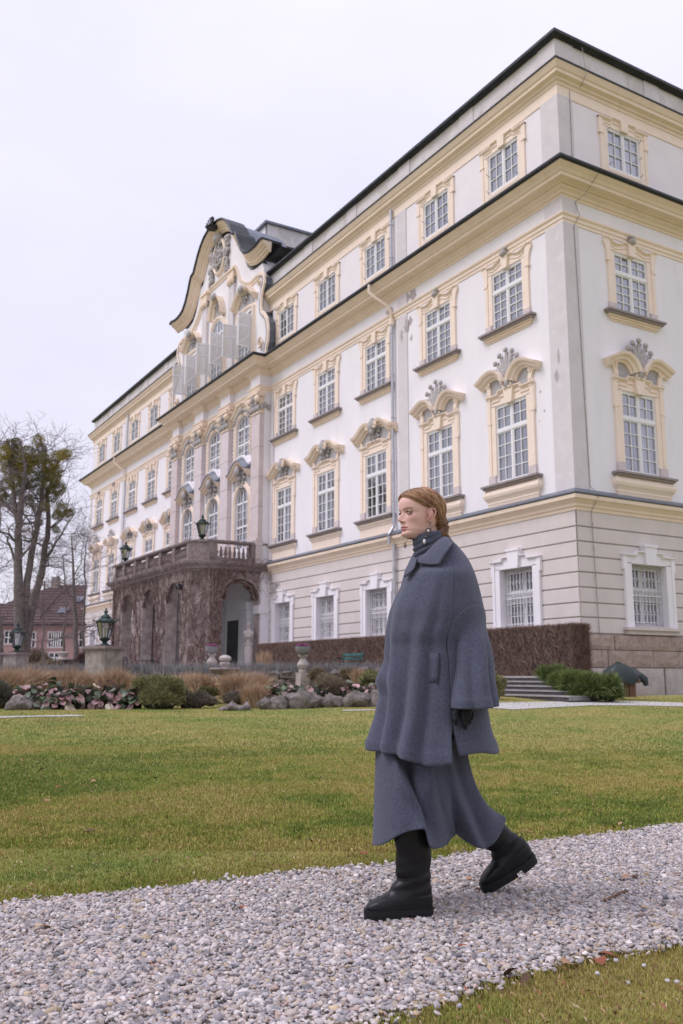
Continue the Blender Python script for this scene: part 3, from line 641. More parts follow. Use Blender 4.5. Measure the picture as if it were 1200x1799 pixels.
for i, c in enumerate(CB):
    w = arch_window(c, LW['hw']-.03, LW['z0'], LW['zs'], LW['rise']-.03, 6)
    mb = MB(); mb.sweep_face([(c+LW['hw'], 7.3), (c+LW['hw'], LW['zs'])]+[(c+LW['hw']*math.cos(math.pi*j/12), LW['zs']+LW['rise']*math.sin(math.pi*j/12)) for j in range(1, 12)]+[(c-LW['hw'], LW['zs']), (c-LW['hw'], 7.3)], ARCHM, y=Y0)
    obj('surround', mb, YEL, w)
    mb = MB(); mb.prism([(c-1.18, 11.0), (c+1.18, 11.0), (c+1.22, 11.9), (c+.6, 12.2), (c-.6, 12.2), (c-1.22, 11.9)], Y0-.03, Y0); obj('stucco_panel', mb, STUC, w)
    # curved hood with its zinc top and stone balustrade edge
    hp = [(-1.32, 11.95), (-1.1, 11.98), (-.85, 12.10), (-.55, 12.38), (-.25, 12.52), (0, 12.55), (.25, 12.52), (.55, 12.38), (.85, 12.10), (1.1, 11.98), (1.32, 11.95)]
    mb = MB(); mb.sweep_face([(c+a, b-.12) for a, b in hp], [(-.34, 0), (-.34, .12), (-.25, .14), (-.23, .24), (-.12, .28), (-.1, .38), (-.02, .42), (0, .42), (0, 0)], y=Y0); obj('hood', mb, YELD, w)
    mb = MB(); mb.sweep_face([(c+a, b-.1) for a, b in hp], [(0, 0), (-.02, .46), (.04, .46), (.28, .12), (.28, 0)], y=Y0); obj('hood_flashing', mb, ZINC, w)
    mb = MB(); mb.sweep_face([(c+a*.95, b+.20) for a, b in hp], [(-.05, 0), (-.05, .18), (.02, .20), (.08, .20), (.10, .16), (.10, 0)], y=Y0); obj('hood_moulding', mb, WHITE, w)
    mb = MB(); mb.ell((c, Y0-.36, 11.92), (.26, .16, .30), 8, 6); mb.ell((c, Y0-.22, 11.55), (.16, .13, .22), 8, 6); petal_fan(mb, (c, 11.75), 7, .75, .12, Y0-.1, -95, 95, True); petal_fan(mb, (c, 11.45), 4, .55, .10, Y0-.09, -60, 60, True)
    obj('cartouche', mb, ORN, w, True, 60)
    u = arch_window(c, UW['hw']-.03, UW['z0'], UW['zs'], UW['rise']-.03, 5)
    mb = MB(); mb.sweep_face([(c+UW['hw'], 12.75), (c+UW['hw'], UW['zs'])]+[(c+UW['hw']*math.cos(math.pi*j/12), UW['zs']+UW['rise']*math.sin(math.pi*j/12)) for j in range(1, 12)]+[(c-UW['hw'], UW['zs']), (c-UW['hw'], 12.75)], ARCHM, y=Y0); obj('surround', mb, YEL, u)
    ap = [(-1.3, 15.15), (-1.05, 15.2), (-.8, 15.42), (-.45, 15.68), (0, 15.75), (.45, 15.68), (.8, 15.42), (1.05, 15.2), (1.3, 15.15)]
    mb = MB(); mb.sweep_face([(c+a, b) for a, b in ap], [(-.14, 0), (-.14, .12), (-.04, .16), (0, .24), (.06, .25), (.08, 0)], y=Y0)
    mb.prism([(c-.95, 15.1), (c+.95, 15.1), (c+.5, 15.6), (c-.5, 15.6)], Y0-.06, Y0); obj('arch_moulding', mb, YELD, u)
    mb = MB(); rr = random.Random(i)
    for q in range(12): a = R_(20+140*q/11); mb.ell((c+1.02*math.cos(a), Y0-.12, 14.55+.80*math.sin(a)), (.11, .09, .10), 6, 5)
    for q in range(9):
        for s_ in (-1, 1): mb.ell((c+s_*1.22, Y0-.08, 12.9+q*.24), (.07, .06, .09), 5, 4)
    mb.ell((c, Y0-.2, 15.35), (.18, .12, .2), 7, 5); obj('stucco_garland', mb, ORN, u, True, 60)
# pilasters of pink marble with capitals
for i, x in enumerate(pils):
    hw = .52; yf = Y0-.26
    x1 = x+hw if i else RX1; x0 = x-hw if i < 3 else RX0
    p = P_('pilaster', MB().box(x0, x1, yf, Y0, 8.0, 14.62), MARB if i in (0, 3) else mat('pale_marble', (.70, .62, .64), (.62, .55, .565), 2.5, .6))
    for z in (9.6, 11.2, 12.8): obj('joint', MB().box(x0-.002, x1+.002, yf-.002, Y0, z-.012, z+.012), GROOVE, p)
    mb = MB()
    for (o, z0, z1) in ((.10, 6.5, 7.55), (.15, 7.55, 7.68), (.07, 7.68, 7.8), (.10, 7.8, 7.92), (.04, 7.92, 8.0)): mb.box(x0-o, x1+(o if i else o*.5), yf-o, Y0, z0, z1)
    obj('pedestal', mb, PINKB, p)
    mb = MB(); mb.box(x0-.04, x1+.04, yf-.05, Y0, 14.60, 14.68); mb.box(x0+.02, x1-.02, yf-.03, Y0, 14.68, 15.5)
    mb.box(x0-.12, x1+.1, yf-.16, Y0, 15.5, 15.6); mb.box(x0-.17, x1+.12, yf-.22, Y0, 15.6, 15.74)
    cx = (x0+x1)/2
    for s_ in (-1, 1): mb.ell((cx+s_*.46, yf-.14, 15.34), (.2, .17, .2), 9, 7)
    obj('capital', mb, YELD, p, True, 40)
    mb = MB()
    for q in range(5): mb.ell((x0+.1+q*.21, yf-.08, 14.86+.05*(q % 2)), (.12, .09, .18), 6, 5)
    for q in range(4): mb.ell((x0+.2+q*.21, yf-.1, 15.12), (.11, .1, .14), 6, 5)
    mb.ell((cx, yf-.2, 15.36), (.14, .12, .2), 7, 5)
    if i == 0:
        for q in range(3): mb.ell((x1+.04, yf+.1+q*.2, 14.95+.1*(q % 2)), (.08, .11, .18), 6, 5)
    obj('acanthus', mb, ORN, p, True, 60)
# return pilaster on the palace wall beside the centre
P_('pilaster', MB().box(RX1, RX1+.42, -.09, 0, 6.8, 15.76), GREYPL)
# ---- gable
GY = -.38
half = [(7.05, 24.10), (6.75, 24.16), (6.2, 24.05), (5.7, 24.05), (5.2, 24.1), (4.7, 24.25), (4.25, 24.65), (3.85, 25.25), (3.55, 25.85), (3.4, 26.05), (3.0, 26.15), (2.75, 26.5), (2.35, 27.05), (1.9, 27.5), (1.35, 27.85), (.7, 28.05)]
out_ = [(XC+a, b) for a, b in half]+[(XC, 28.1)]+[(XC-a, b) for a, b in half[::-1]]
body = [(XC+6.1, 17.5), (XC+6.1, 22.9), (XC+5.9, 23.3)]+[(XC+a*.92, b-.75) for a, b in half[3:]]+[(XC, 27.3)]+[(XC-a*.92, b-.75) for a, b in half[::-1][:-3]]+[(XC-5.9, 23.3), (XC-6.1, 22.9), (XC-6.1, 17.5)]
g = P_('gable', MB().prism(body, GY, GY+1.0), WHITE)
mb = MB(); mb.sweep_face(out_, [(.58, 0), (.56, .10), (.48, .12), (.46, .20), (.34, .23), (.31, .33), (.23, .36), (.21, .44), (.07, .53), (.02, .60), (.02, 0)], y=GY); obj('gable_cornice', mb, YELD, g)
mb = MB(); mb.sweep_face(out_, [(.10, -.6), (.05, .63), (-.03, .67), (-.09, .63), (-.05, -.6)], y=GY); obj('gable_coping', mb, GUT, g)
# curved sheet roofs behind the gable
mb = MB(); rows = [[(x_, GY-.6, z_-.02) for x_, z_ in out_], [(XC+(x_-XC)*.98, GY+3.2, z_-.25) for x_, z_ in out_]]; mb.grid(rows); obj('gable_roof', mb, ZINC, g)
low = [(5.9, 22.75), (5.2, 22.75), (4.6, 22.7), (3.9, 22.95), (3.2, 23.45), (2.7, 24.2), (2.45, 24.6), (1.3, 24.6)]
lowf = [(XC+a, b) for a, b in low]+[(XC-a, b) for a, b in low[::-1]]
mb = MB(); mb.sweep_face(lowf, [(.26, 0), (.24, .06), (.12, .09), (.1, .14), (.02, .17), (0, .17), (0, 0)], y=GY); obj('gable_moulding', mb, YEL, g)
# scroll buttresses either side
for s_ in (-1, 1):
    sc = [(5.75, 22.5), (6.1, 22.45), (6.35, 22.25), (6.38, 21.9), (6.2, 21.6), (6.02, 21.2), (6.0, 20.6), (6.12, 20.2), (6.45, 20.0), (6.8, 19.6), (6.95, 19.0), (6.9, 18.4), (6.7, 18.0), (6.7, 17.5)]
    P2 = [(XC+s_*a, b) for a, b in sc]
    b_ = obj('scroll_buttress', MB().prism(P2+[(XC+s_*5.6, 17.5)], GY-.12, GY+.9), WHITE, g)
    pa = P2 if s_ < 0 else P2
    mb = MB(); rows = [[(x_+s_*.05, GY-.22, z_+.02) for x_, z_ in P2], [(x_+s_*.05, GY+1.0, z_+.02) for x_, z_ in P2]]; mb.grid(rows)
    rows = [[(x_, GY-.221, z_) for x_, z_ in P2], [(x_+s_*.05, GY-.222, z_+.02) for x_, z_ in P2]]; mb.grid(rows)
    obj('scroll_flashing', mb, ZINC, g)
    mb = MB(); mb.sweep_face(P2, [(s_*-.02 if False else (.0), 0), (0, .08), ((.22 if s_ > 0 else -.22)*-1*(-1), .10), ((.26 if s_ > 0 else -.26), 0)], y=GY-.12); obj('scroll_moulding', mb, YEL, g)
    mb = MB(); volute(mb, XC+s_*6.35, 18.5, .32, .1, GY-.12, s_, .08); volute(mb, XC+s_*6.0, 22.1, .2, .1, GY-.12, s_, .06); obj('scroll_volute', mb, YELD, g, True, 60)
for x in (XC+2.03, XC-2.03):
    p = obj('gable_pilaster', MB().box(x-.36, x+.36, GY-.16, GY, 17.6, 23.5), GREYPL, g)
    mb = MB(); mb.box(x-.42, x+.42, GY-.24, GY, 23.9, 24.4); mb.box(x-.5, x+.5, GY-.3, GY, 24.3, 24.42)
    for q in range(3): mb.ell((x-.28+.28*q, GY-.22, 23.72), (.17, .13, .26), 7, 5)
    obj('gable_capital', mb, YELD, g, True, 50)
# cartouche with a tuft on top
mb = MB(); rr = random.Random(9)
mb.sweep_face([(XC+.85*math.cos(R_(a)), 26.1+1.05*math.sin(R_(a))) for a in range(0, 360, 24)], [(-.12, 0), (-.10, .16), (0, .22), (.12, .16), (.14, 0)], y=GY, closed=True)
obj('cartouche_frame', mb, YEL, g, True, 50)
mb = MB()
for q in range(70):
    a = rr.random()*6.28; r_ = rr.random()**.5*.75; mb.ell((XC+r_*math.cos(a)*.95, GY-.14-.08*rr.random(), 26.1+r_*1.2*math.sin(a)), (.07+.08*rr.random(), .1, .09+.12*rr.random()), 6, 4, Matrix.Rotation(rr.random()*3, 3, 'Y'))
for q in range(60):
    s_ = rr.choice((-1, 1)); z_ = 24.7+2.4*rr.random(); mb.ell((XC+s_*(1.0+.35*rr.random()), GY-.1-.08*rr.random(), z_), (.09+.08*rr.random(), .1, .1+.13*rr.random()), 6, 4, Matrix.Rotation(rr.random()*3, 3, 'Y'))
mb.ell((XC, GY-.25, 27.25), (.42, .3, .34), 10, 8)
obj('cartouche', mb, ORN, g, True, 60)
mb = MB(); mb.lathe([(.35, 0), (.45, .1), (.28, .2), (.2, .26)], 10, (XC, GY-.62, 27.8))
for q in range(7): a = R_(-75+25*q); mb.tube([(XC+.25*math.sin(a), GY-.66, 28.0), (XC+.6*math.sin(a), GY-.78, 28.05+.28*math.cos(a)), (XC+.64*math.sin(a), GY-.78, 28.1+.36*math.cos(a))], [.06, .04, .065], 5)
obj('crown_ornament', mb, GUT, g, True, 60)
# gable windows with hoods and open louvred shutters
LOUV = None
def shutter_mesh():
    mb = MB(); w, h = .88, 1.95
    for x in (0, w-.07): mb.box(x, x+.07, -.03, .03, 0, h)
    for z in (0, h*.62-.03, h-.07): mb.box(.07, w-.07, -.028, .028, z, z+.07)
    for a, b in ((.07, h*.62-.03), (h*.62+.04, h-.07)):
        n = int((b-a)/.075)
        for i in range(n): z = a+(b-a)*(i+.5)/n; mb.add([(.07, -.02, z-.022), (w-.07, -.02, z-.022), (w-.07, .02, z+.022), (.07, .02, z+.022)], [(0, 1, 2, 3)]); mb.add([(.07, -.015, z-.026), (w-.07, -.015, z-.026), (w-.07, .025, z+.018), (.07, .025, z+.018)], [(3, 2, 1, 0)])
    return mb.mesh('shutter', SHUT)
SHM = shutter_mesh()
for i, c in enumerate(CB):
    z0 = 18.25; mid = i == 1; hw = .92
    if mid: w = arch_window(c, hw, z0, 21.15, .85, 6, y=GY-.04)
    else:
        w = arch_window(c, hw, z0, 21.05, .10, 6, y=GY-.04)
    mb = MB(); hd = .85 if mid else .1; zs = 21.15 if mid else 21.05
    mb.sweep_face([(c+hw, z0-.5), (c+hw, zs)]+[(c+hw*math.cos(math.pi*j/12), zs+hd*math.sin(math.pi*j/12)) for j in range(1, 12)]+[(c-hw, zs), (c-hw, z0-.5)], [(0, 0), (0, .12), (-.06, .13), (-.08, .17), (-.2, .18), (-.24, .06), (-.34, 0)], y=GY); obj('surround', mb, YEL, w)
    if mid:
        hp = [(-.95, 22.2), (-.9, 22.6), (-.75, 23.0), (-.5, 23.35), (-.2, 23.5), (.2, 23.5), (.5, 23.35), (.75, 23.0), (.9, 22.6), (.95, 22.2)]
        obj('stucco_panel', MB().prism([(c-.8, 21.9), (c+.8, 21.9), (c+.7, 23.0), (c, 23.4), (c-.7, 23.0)], GY-.05, GY), STUC, w)
    else:
        hp = [(-1.5, 21.75), (-1.3, 21.85), (-1.0, 22.15), (-.7, 22.4), (-.3, 22.45), (.3, 22.45), (.7, 22.4), (1.0, 22.15), (1.3, 21.85), (1.5, 21.75)]
        obj('stucco_panel', MB().prism([(c-1.0, 21.35), (c+1.0, 21.35), (c+.9, 22.0), (c, 22.3), (c-.9, 22.0)], GY-.05, GY), STUC, w)
    mb = MB(); mb.sweep_face([(c+a, b) for a, b in hp], [(-.34, 0), (-.34, .12), (-.2, .2), (-.16, .34), (-.03, .42), (0, .42), (0, 0)], y=GY); obj('hood', mb, YELD, w)
    mb = MB(); mb.ell((c, GY-.42, hp[4][1]-.05), (.28, .16, .24), 8, 6); petal_fan(mb, (c, hp[4][1]-.3), 5, .55, .11, GY-.14, -90, 90, True); obj('cartouche', mb, ORN, w, True, 60)
    for s_, ang in ((-1, -97), (1, -84)):
        if s_ > 0 and i == 2: ang = -80
        link('shutter', SHM, w, (c+s_*.95, GY-.12, z0+.42+(.15 if mid else 0)), R_(ang))
# ---- plastered stair tower above the roof with an opening in its side
tw = P_('roof_tower', MB().box(-32.2, -27.95, 2.5, 14, 22.7, 28.9), WHITE)
mb = holed(2.5, 14, 22.7, 28.9, [(3.55, 4.5, 26.95, 27.75)], .28, y=0); obj('tower_wall', mb, PARA, tw, loc=(-27.65, 0, 0), rz=math.pi/2)
obj('tower_dark_backing', MB().box(-27.96, -27.94, 3.4, 4.7, 26.8, 27.9), GUT, tw)  # dark sheet behind the hole stands in for the unlit inside
obj('tower_roof', MB().box(-32.4, -27.5, 2.3, 14.2, 28.9, 29.05), ZINC, tw)

# ---- peeled plaster beside the right downpipe
PEEL = mat('peeled_plaster', (.50, .45, .47), (.38, .335, .35), 6, .95, .5, 40)
rr = random.Random(4)
for cx, cz, w, h_, yy in ((-9.05, 16.45, .42, .22, .016), (-8.55, 16.4, .25, .3, .004), (-10.3, 16.3, .35, .22, .004), (-9.0, 15.2, .20, .42, .04), (-9.35, 14.9, .12, .30, .04), (-8.75, 15.35, .14, .2, .004), (-8.7, 14.6, .10, .16, .004), (-10.6, 15.4, .2, .16, .004), (-.55, 10.6, .10, .22, .04), (-.42, 11.2, .05, .30, .04), (-1.35, 10.3, .05, .05, .004), (-1.2, 9.6, .04, .05, .004), (-1.45, 9.3, .03, .03, .004), (-20.9, 5.35, .35, .32, .004), (-20.5, 5.5, .2, .18, .004)):
    n = 14; pts = [(cx+w*math.cos(6.283*i/n)*rr.uniform(.5, 1.15), cz+h_*math.sin(6.283*i/n)*rr.uniform(.5, 1.15)) for i in range(n)]
    P_('plaster_patch', MB().prism(pts, -yy-.002, -yy+.03), PEEL)
# ================================================================== GROUND
GRASSG = mat('winter_lawn_soil', (.20, .23, .06), (.31, .26, .09), .55, .95, .5, 60, c3=(.40, .31, .13), s3=2.3, f3=.55, ramp=(.4, .6), bdist=.02)
gxs = sorted(set([round(x, 3) for x in np.concatenate([np.linspace(-400, -70, 8), np.linspace(-70, 2, 37), np.linspace(2, 24, 45), np.linspace(24, 300, 8)])]))
gys = sorted(set([round(y, 3) for y in np.concatenate([np.linspace(-300, -40, 8), np.linspace(-40, 6, 70), np.linspace(6, 300, 8)])]))
V = [(x, y, gz(x, y)-(.03 if 15.86 < x < 17.7 else 0)-(.4 if x < 1.2 and y > -3 else 0)) for x in gxs for y in gys]; ny = len(gys)
F = [(i*ny+j, (i+1)*ny+j, (i+1)*ny+j+1, i*ny+j+1) for i in range(len(gxs)-1) for j in range(ny-1)]
link('lawn_ground', npmesh('lawn_ground', V, F, GRASSG, 4, True), kind='structure')
def edge_far(y): return 15.87+.05*math.sin(y*1.7)+.03*math.sin(y*4.3+1)
def edge_near(y): return 17.70+.05*math.sin(y*1.3+2)+.04*math.sin(y*3.9)
# path bed
PB = mat('sandy_path_bed', (.33, .29, .26), (.24, .21, .19), 14, .95, .6, 80, bdist=.01)
rows = []
for y in np.linspace(-26, -6, 80): rows.append([(edge_far(y)+(edge_near(y)-edge_far(y))*k/6, y, .002+.006*math.sin(k*math.pi/6)) for k in range(7)])
obj('gravel_path', MB().grid(rows), PB, smooth=True, kind='structure')
# pebbles, instanced from points inside one object
def pebble_tree(name, seeds, rad=1, sub=3, mt=None):
    t = bpy.data.node_groups.new(name, 'GeometryNodeTree')
    t.interface.new_socket('Geometry', in_out='INPUT', socket_type='NodeSocketGeometry'); t.interface.new_socket('Geometry', in_out='OUTPUT', socket_type='NodeSocketGeometry')
    gi = t.nodes.new('NodeGroupInput'); go = t.nodes.new('NodeGroupOutput'); l = t.links.new
    j = t.nodes.new('GeometryNodeJoinGeometry')
    for s_ in range(seeds):
        ic = t.nodes.new('GeometryNodeMeshIcoSphere'); ic.inputs['Radius'].default_value = 1; ic.inputs['Subdivisions'].default_value = sub
        ps = t.nodes.new('GeometryNodeInputPosition'); va = t.nodes.new('ShaderNodeVectorMath'); va.operation = 'ADD'; va.inputs[1].default_value = (s_*7.3, s_*3.1, 2)
        nz_ = t.nodes.new('ShaderNodeTexNoise'); nz_.inputs['Scale'].default_value = .95; nz_.inputs['Detail'].default_value = 1.5
        l(ps.outputs[0], va.inputs[0]); l(va.outputs[0], nz_.inputs['Vector'])
        sb = t.nodes.new('ShaderNodeVectorMath'); sb.operation = 'SUBTRACT'; sb.inputs[1].default_value = (.5, .5, .5); l(nz_.outputs['Color'], sb.inputs[0])
        sc_ = t.nodes.new('ShaderNodeVectorMath'); sc_.operation = 'SCALE'; sc_.inputs['Scale'].default_value = 1.5; l(sb.outputs[0], sc_.inputs[0])
        sp = t.nodes.new('GeometryNodeSetPosition'); l(ic.outputs['Mesh'], sp.inputs['Geometry']); l(sc_.outputs[0], sp.inputs['Offset'])
        sh = t.nodes.new('GeometryNodeSetShadeSmooth'); l(sp.outputs[0], sh.inputs[0])
        sm_ = t.nodes.new('GeometryNodeSetMaterial'); sm_.inputs['Material'].default_value = mt; l(sh.outputs[0], sm_.inputs[0])
        gi2 = t.nodes.new('GeometryNodeGeometryToInstance'); l(sm_.outputs[0], gi2.inputs[0]); l(gi2.outputs[0], j.inputs[0])
    ip = t.nodes.new('GeometryNodeInstanceOnPoints'); ip.inputs['Pick Instance'].default_value = True
    def at(n, ty):
        a = t.nodes.new('GeometryNodeInputNamedAttribute'); a.data_type = ty; a.inputs['Name'].default_value = n; return a.outputs[0]
    l(gi.outputs[0], ip.inputs['Points']); l(j.outputs[0], ip.inputs['Instance']); l(at('idx', 'INT'), ip.inputs['Instance Index'])
    er = t.nodes.new('FunctionNodeEulerToRotation'); l(at('rot', 'FLOAT_VECTOR'), er.inputs[0]); l(er.outputs[0], ip.inputs['Rotation'])
    l(at('scl', 'FLOAT_VECTOR'), ip.inputs['Scale']); l(ip.outputs[0], go.inputs[0])
    return t
def pebbles(name, pts, size, mt, seed, **k):
    n = len(pts); r = np.random.default_rng(seed)
    me = bpy.data.meshes.new(name); me.vertices.add(n); me.vertices.foreach_set('co', np.asarray(pts, np.float32).ravel())
    a = me.attributes.new('scl', 'FLOAT_VECTOR', 'POINT'); s_ = size*np.exp(r.normal(0, .27, n))[:, None]*np.stack([r.uniform(.85, 1.35, n), r.uniform(.7, 1.05, n), r.uniform(.42, .72, n)], 1); a.data.foreach_set('vector', s_.astype(np.float32).ravel())
    a = me.attributes.new('rot', 'FLOAT_VECTOR', 'POINT'); q = np.stack([r.normal(0, .35, n), r.normal(0, .35, n), r.uniform(0, 6.28, n)], 1); a.data.foreach_set('vector', q.astype(np.float32).ravel())
    a = me.attributes.new('idx', 'INT', 'POINT'); a.data.foreach_set('value', r.integers(0, 7, n).astype(np.int32))
    pal = np.array([(.62, .60, .60), (.50, .50, .53), (.40, .40, .43), (.58, .53, .49), (.72, .70, .70), (.50, .43, .38), (.30, .31, .34), (.55, .44, .40), (.80, .79, .79), (.56, .47, .33), (.22, .23, .26)])
    w = np.array([.2, .18, .13, .15, .10, .07, .05, .04, .04, .02, .02]); c = pal[r.choice(len(pal), n, p=w/w.sum())]*r.uniform(.60, 1.02, (n, 1))*np.array([1.0, .95, .925])
    a = me.attributes.new('col', 'FLOAT_COLOR', 'POINT'); cc = np.ones((n, 4), np.float32); cc[:, :3] = c; a.data.foreach_set('color', cc.ravel())
    o = link(name, me, **k); md = o.modifiers.new('scatter', 'NODES'); md.node_group = pebble_tree(name+'_nodes', 7, 1, 2, mt); return o
PEB = mat('river_pebble', (1.0, .98, .98), (.84, .82, .82), 60, .75, .25, 160, attr='INSTANCER', coord='P', c3=(.7, .66, .62), s3=170, f3=.35, bdist=.002)
r = np.random.default_rng(3); pts = []
n = 270000; y = r.uniform(-24, -9, n); x = r.uniform(15.7, 17.9, n)
dep_ = (x-CAMP.x)*_d.x+(y-CAMP.y)*_d.y; lat = (x-CAMP.x)*_R.x+(y-CAMP.y)*_R.y
ef = 15.87+.05*np.sin(y*1.7)+.03*np.sin(y*4.3+1); en = 17.70+.05*np.sin(y*1.3+2)+.04*np.sin(y*3.9)
jit = r.normal(0, .035, n)
keep = (x > ef+jit) & (x < en+jit) & (dep_ > 1.9) & (np.abs(lat) < .42*dep_+.4)
x, y = x[keep], y[keep]; z = .004+.012*r.random(len(x))
pebbles('gravel', np.stack([x, y, z], 1), .0083, PEB, 5, kind='stuff')
# distant pale gravel strips
def strip_path(nm, pts, w):
    rows = []
    for i, (x, y) in enumerate(pts):
        a = pts[max(i-1, 0)]; b = pts[min(i+1, len(pts)-1)]; d = Vector((b[0]-a[0], b[1]-a[1])).normalized(); nx, ny_ = -d.y, d.x; ww = w*(1+.15*math.sin(i*2.1))
        rows.append([(x+nx*ww*k, y+ny_*ww*k, gz(x+nx*ww*k, y+ny_*ww*k)+.012) for k in (-1, -.5, 0, .5, 1)])
    obj(nm, MB().grid(rows), mat('pale_gravel', (.66, .63, .64), (.42, .40, .40), 26, .95, .8, 45, bdist=.03), kind='structure')
def gp(u, v):
    q = _d + _R*((u-600)/FPX) - _U*((v-899.5)/FPX); t = 10.0
    for _ in range(60):
        p = CAMP+q*t; t += (p.z-gz(p.x, p.y))/max(.02, -q.z+.03)*.6
        t = max(3, min(60, t))
    return CAMP+q*t
a = [gp(u, v) for u, v in ((850, 1243.5), (900, 1240), (1000, 1236.5), (1080, 1236), (1150, 1237), (1240, 1239), (1330, 1240))]
strip_path('gravel_strip', [(p.x, p.y) for p in a], .85)
a = [gp(u, v) for u, v in ((-60, 1262), (0, 1260.5), (60, 1259), (100, 1258.5), (140, 1257.5))]; strip_path('gravel_strip', [(p.x, p.y) for p in a], .28)
a = [gp(u, v) for u, v in ((602, 1249), (625, 1248.5), (655, 1248), (700, 1248))]; strip_path('gravel_strip', [(p.x, p.y) for p in a], .12)
# ---- grass blades
r = np.random.default_rng(11)
def blades(n, x, y, hgt, wid, zofs=0.0, flat=.5, palette=None, seed=1):
    r = np.random.default_rng(seed); n = len(x)
    z = np.array([gz(a, b) for a, b in zip(x, y)])+zofs
    az = r.uniform(0, 6.283, n); lean = r.uniform(.2, 1.4, n)*flat; h = hgt*r.uniform(.5, 1.3, n); w = wid*r.uniform(.6, 1.3, n)
    bx, by = np.cos(az), np.sin(az); sx, sy = -by, bx
    p0 = np.stack([x-sx*w, y-sy*w, z-.004], 1); p1 = np.stack([x+sx*w, y+sy*w, z-.004], 1)
    p2 = np.stack([x+bx*h*lean*.45-sx*w*.5, y+by*h*lean*.45-sy*w*.5, z+h*.6], 1); p3 = np.stack([x+bx*h*lean, y+by*h*lean, z+h*(1-.25*lean)], 1)
    V = np.stack([p0, p1, p2, p3], 1).reshape(-1, 3); b = np.arange(n)*4
    F = np.stack([b, b+1, b+2, b+1, b+3, b+2], 1).reshape(-1, 3)
    return V, F
PALG = np.array([(.235, .29, .055), (.325, .345, .075), (.42, .36, .11), (.55, .42, .21), (.155, .22, .045), (.40, .22, .12)])
def vn(x, y, s): return np.array([noise.noise(Vector((a*s, b*s, 3.3))) for a, b in zip(x, y)])
def scatter(n, dmin, dmax, seed, near=False):
    r = np.random.default_rng(seed); d = dmin*(dmax/dmin)**r.random(n) if dmax/dmin > 1.2 else r.uniform(dmin, dmax, n)
    lt = r.uniform(-.40, .40, n)*d*1.02
    h = np.array([_d.x, _d.y])/math.hypot(_d.x, _d.y)
    x = CAMP.x+h[0]*d+_R.x*lt; y = CAMP.y+h[1]*d+_R.y*lt
    return x, y
def grass(nm, n, dmin, dmax, hgt, wid, cond, seed):
    x, y = scatter(n, dmin, dmax, seed); k = cond(x, y); x, y = x[k], y[k]
    V, F = blades(n, x, y, hgt, wid, seed=seed)
    r = np.random.default_rng(seed+9); q = vn(x, y, 1.1)*.6+vn(x, y, 3.5)*.5+vn(x, y, .35)*.75+vn(x, y, 9)*.3
    w = np.clip(.45+q+np.clip((x-12.0)/4, -.08, .36), 0, 1)+r.normal(0, .16, len(x))
    ci = np.clip((w*4.2).astype(int), 0, 3); base = PALG[[4, 0, 1, 2, 3]][np.clip(ci+(r.random(len(x)) < .12), 0, 4)]
    br = r.random(len(x)) < .03; base[br] = PALG[5]
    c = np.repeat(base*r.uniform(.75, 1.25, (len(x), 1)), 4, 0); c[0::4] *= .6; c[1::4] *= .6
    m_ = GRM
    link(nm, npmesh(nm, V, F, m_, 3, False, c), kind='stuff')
GRM = mat('grass_blade', (1, 1, 1), (.9, .9, .9), 3, .7, attr='GEOMETRY', spec=.15)
far_edge = lambda x, y: x < 15.87+.05*np.sin(y*1.7)+.03*np.sin(y*4.3+1)-.015
grass('near_grass', 130000, 1.9, 4.3, .018, .0016, lambda x, y: x > 17.70+.05*np.sin(y*1.3+2)+.04*np.sin(y*3.9)-.03+.05*np.sin(y*23)*np.sin(y*7), 21)
grass('lawn_grass', 270000, 3.7, 12, .018, .0022, lambda x, y: far_edge(x+.03*np.sin(y*19)*np.sin(y*6), y), 22)
grass('lawn_grass', 270000, 5.5, 26, .026, .0042, lambda x, y: far_edge(x, y) & (x > -3.5), 23)
# dead leaf crumbs and straw scattered over the turf and along the path edges
r = np.random.default_rng(77); x, y = scatter(5200, 2.2, 16, 78); ed = np.abs(x-15.87) < .12; k = (x < 15.9) | (x > 17.66) | (r.random(len(x)) < .05); x, y = x[k], y[k]
V, F = blades(len(x), x, y, .012, .0045, .008, 1.6, seed=5); C = np.array([(.30, .13, .075), (.42, .27, .16), (.18, .09, .06), (.55, .42, .28)])[r.choice(4, len(x))]
link('leaf_litter', npmesh('leaf_litter', V, F, GRM, 3, False, np.repeat(C, 4, 0)), kind='stuff')
# ---- terrace, steps and retaining wall
TER = mat('terrace_gravel', (.50, .47, .46), (.40, .37, .36), 20, .95, .5, 60)
TP = [(1.3, .5), (1.3, -3.02), (-1.5, -3.02), (-2.2, -5.3), (-5.2, -8.3), (-9.6, -10.8), (-14.5, -13.6), (-22, -18), (-60, -30), (-60, .5)]
obj('terrace', MB().hprism(TP, .05, 1.0), TER, kind='structure')
WALLS = mat('dry_stone', (.24, .20, .195), (.12, .10, .095), 6, .95, .8, 18, c3=(.12, .13, .09), s3=8, f3=.5, bdist=.03)
rw = thing('retaining_wall', 'low rubble retaining wall between the flower beds and the terrace', 'wall')
rnd = random.Random(31)
WP = TP[3:8]
ms_ = []
for k in range(6):
    mb = MB(); mb.ell((0, 0, 0), (.5, .5, .5), 10, 6); rr = random.Random(k)
    mb.v = [tuple(c*(1+.38*rr.uniform(-1, 1)) if abs(c) > .1 else c for c in ((abs(p[0]*2)**.6*math.copysign(.5, p[0])), (abs(p[1]*2)**.6*math.copysign(.5, p[1])), (abs(p[2]*2)**.6*math.copysign(.5, p[2])))) for p in mb.v]
    ms_.append(mb.mesh('stone', WALLS, True, 25))
cnt = 0
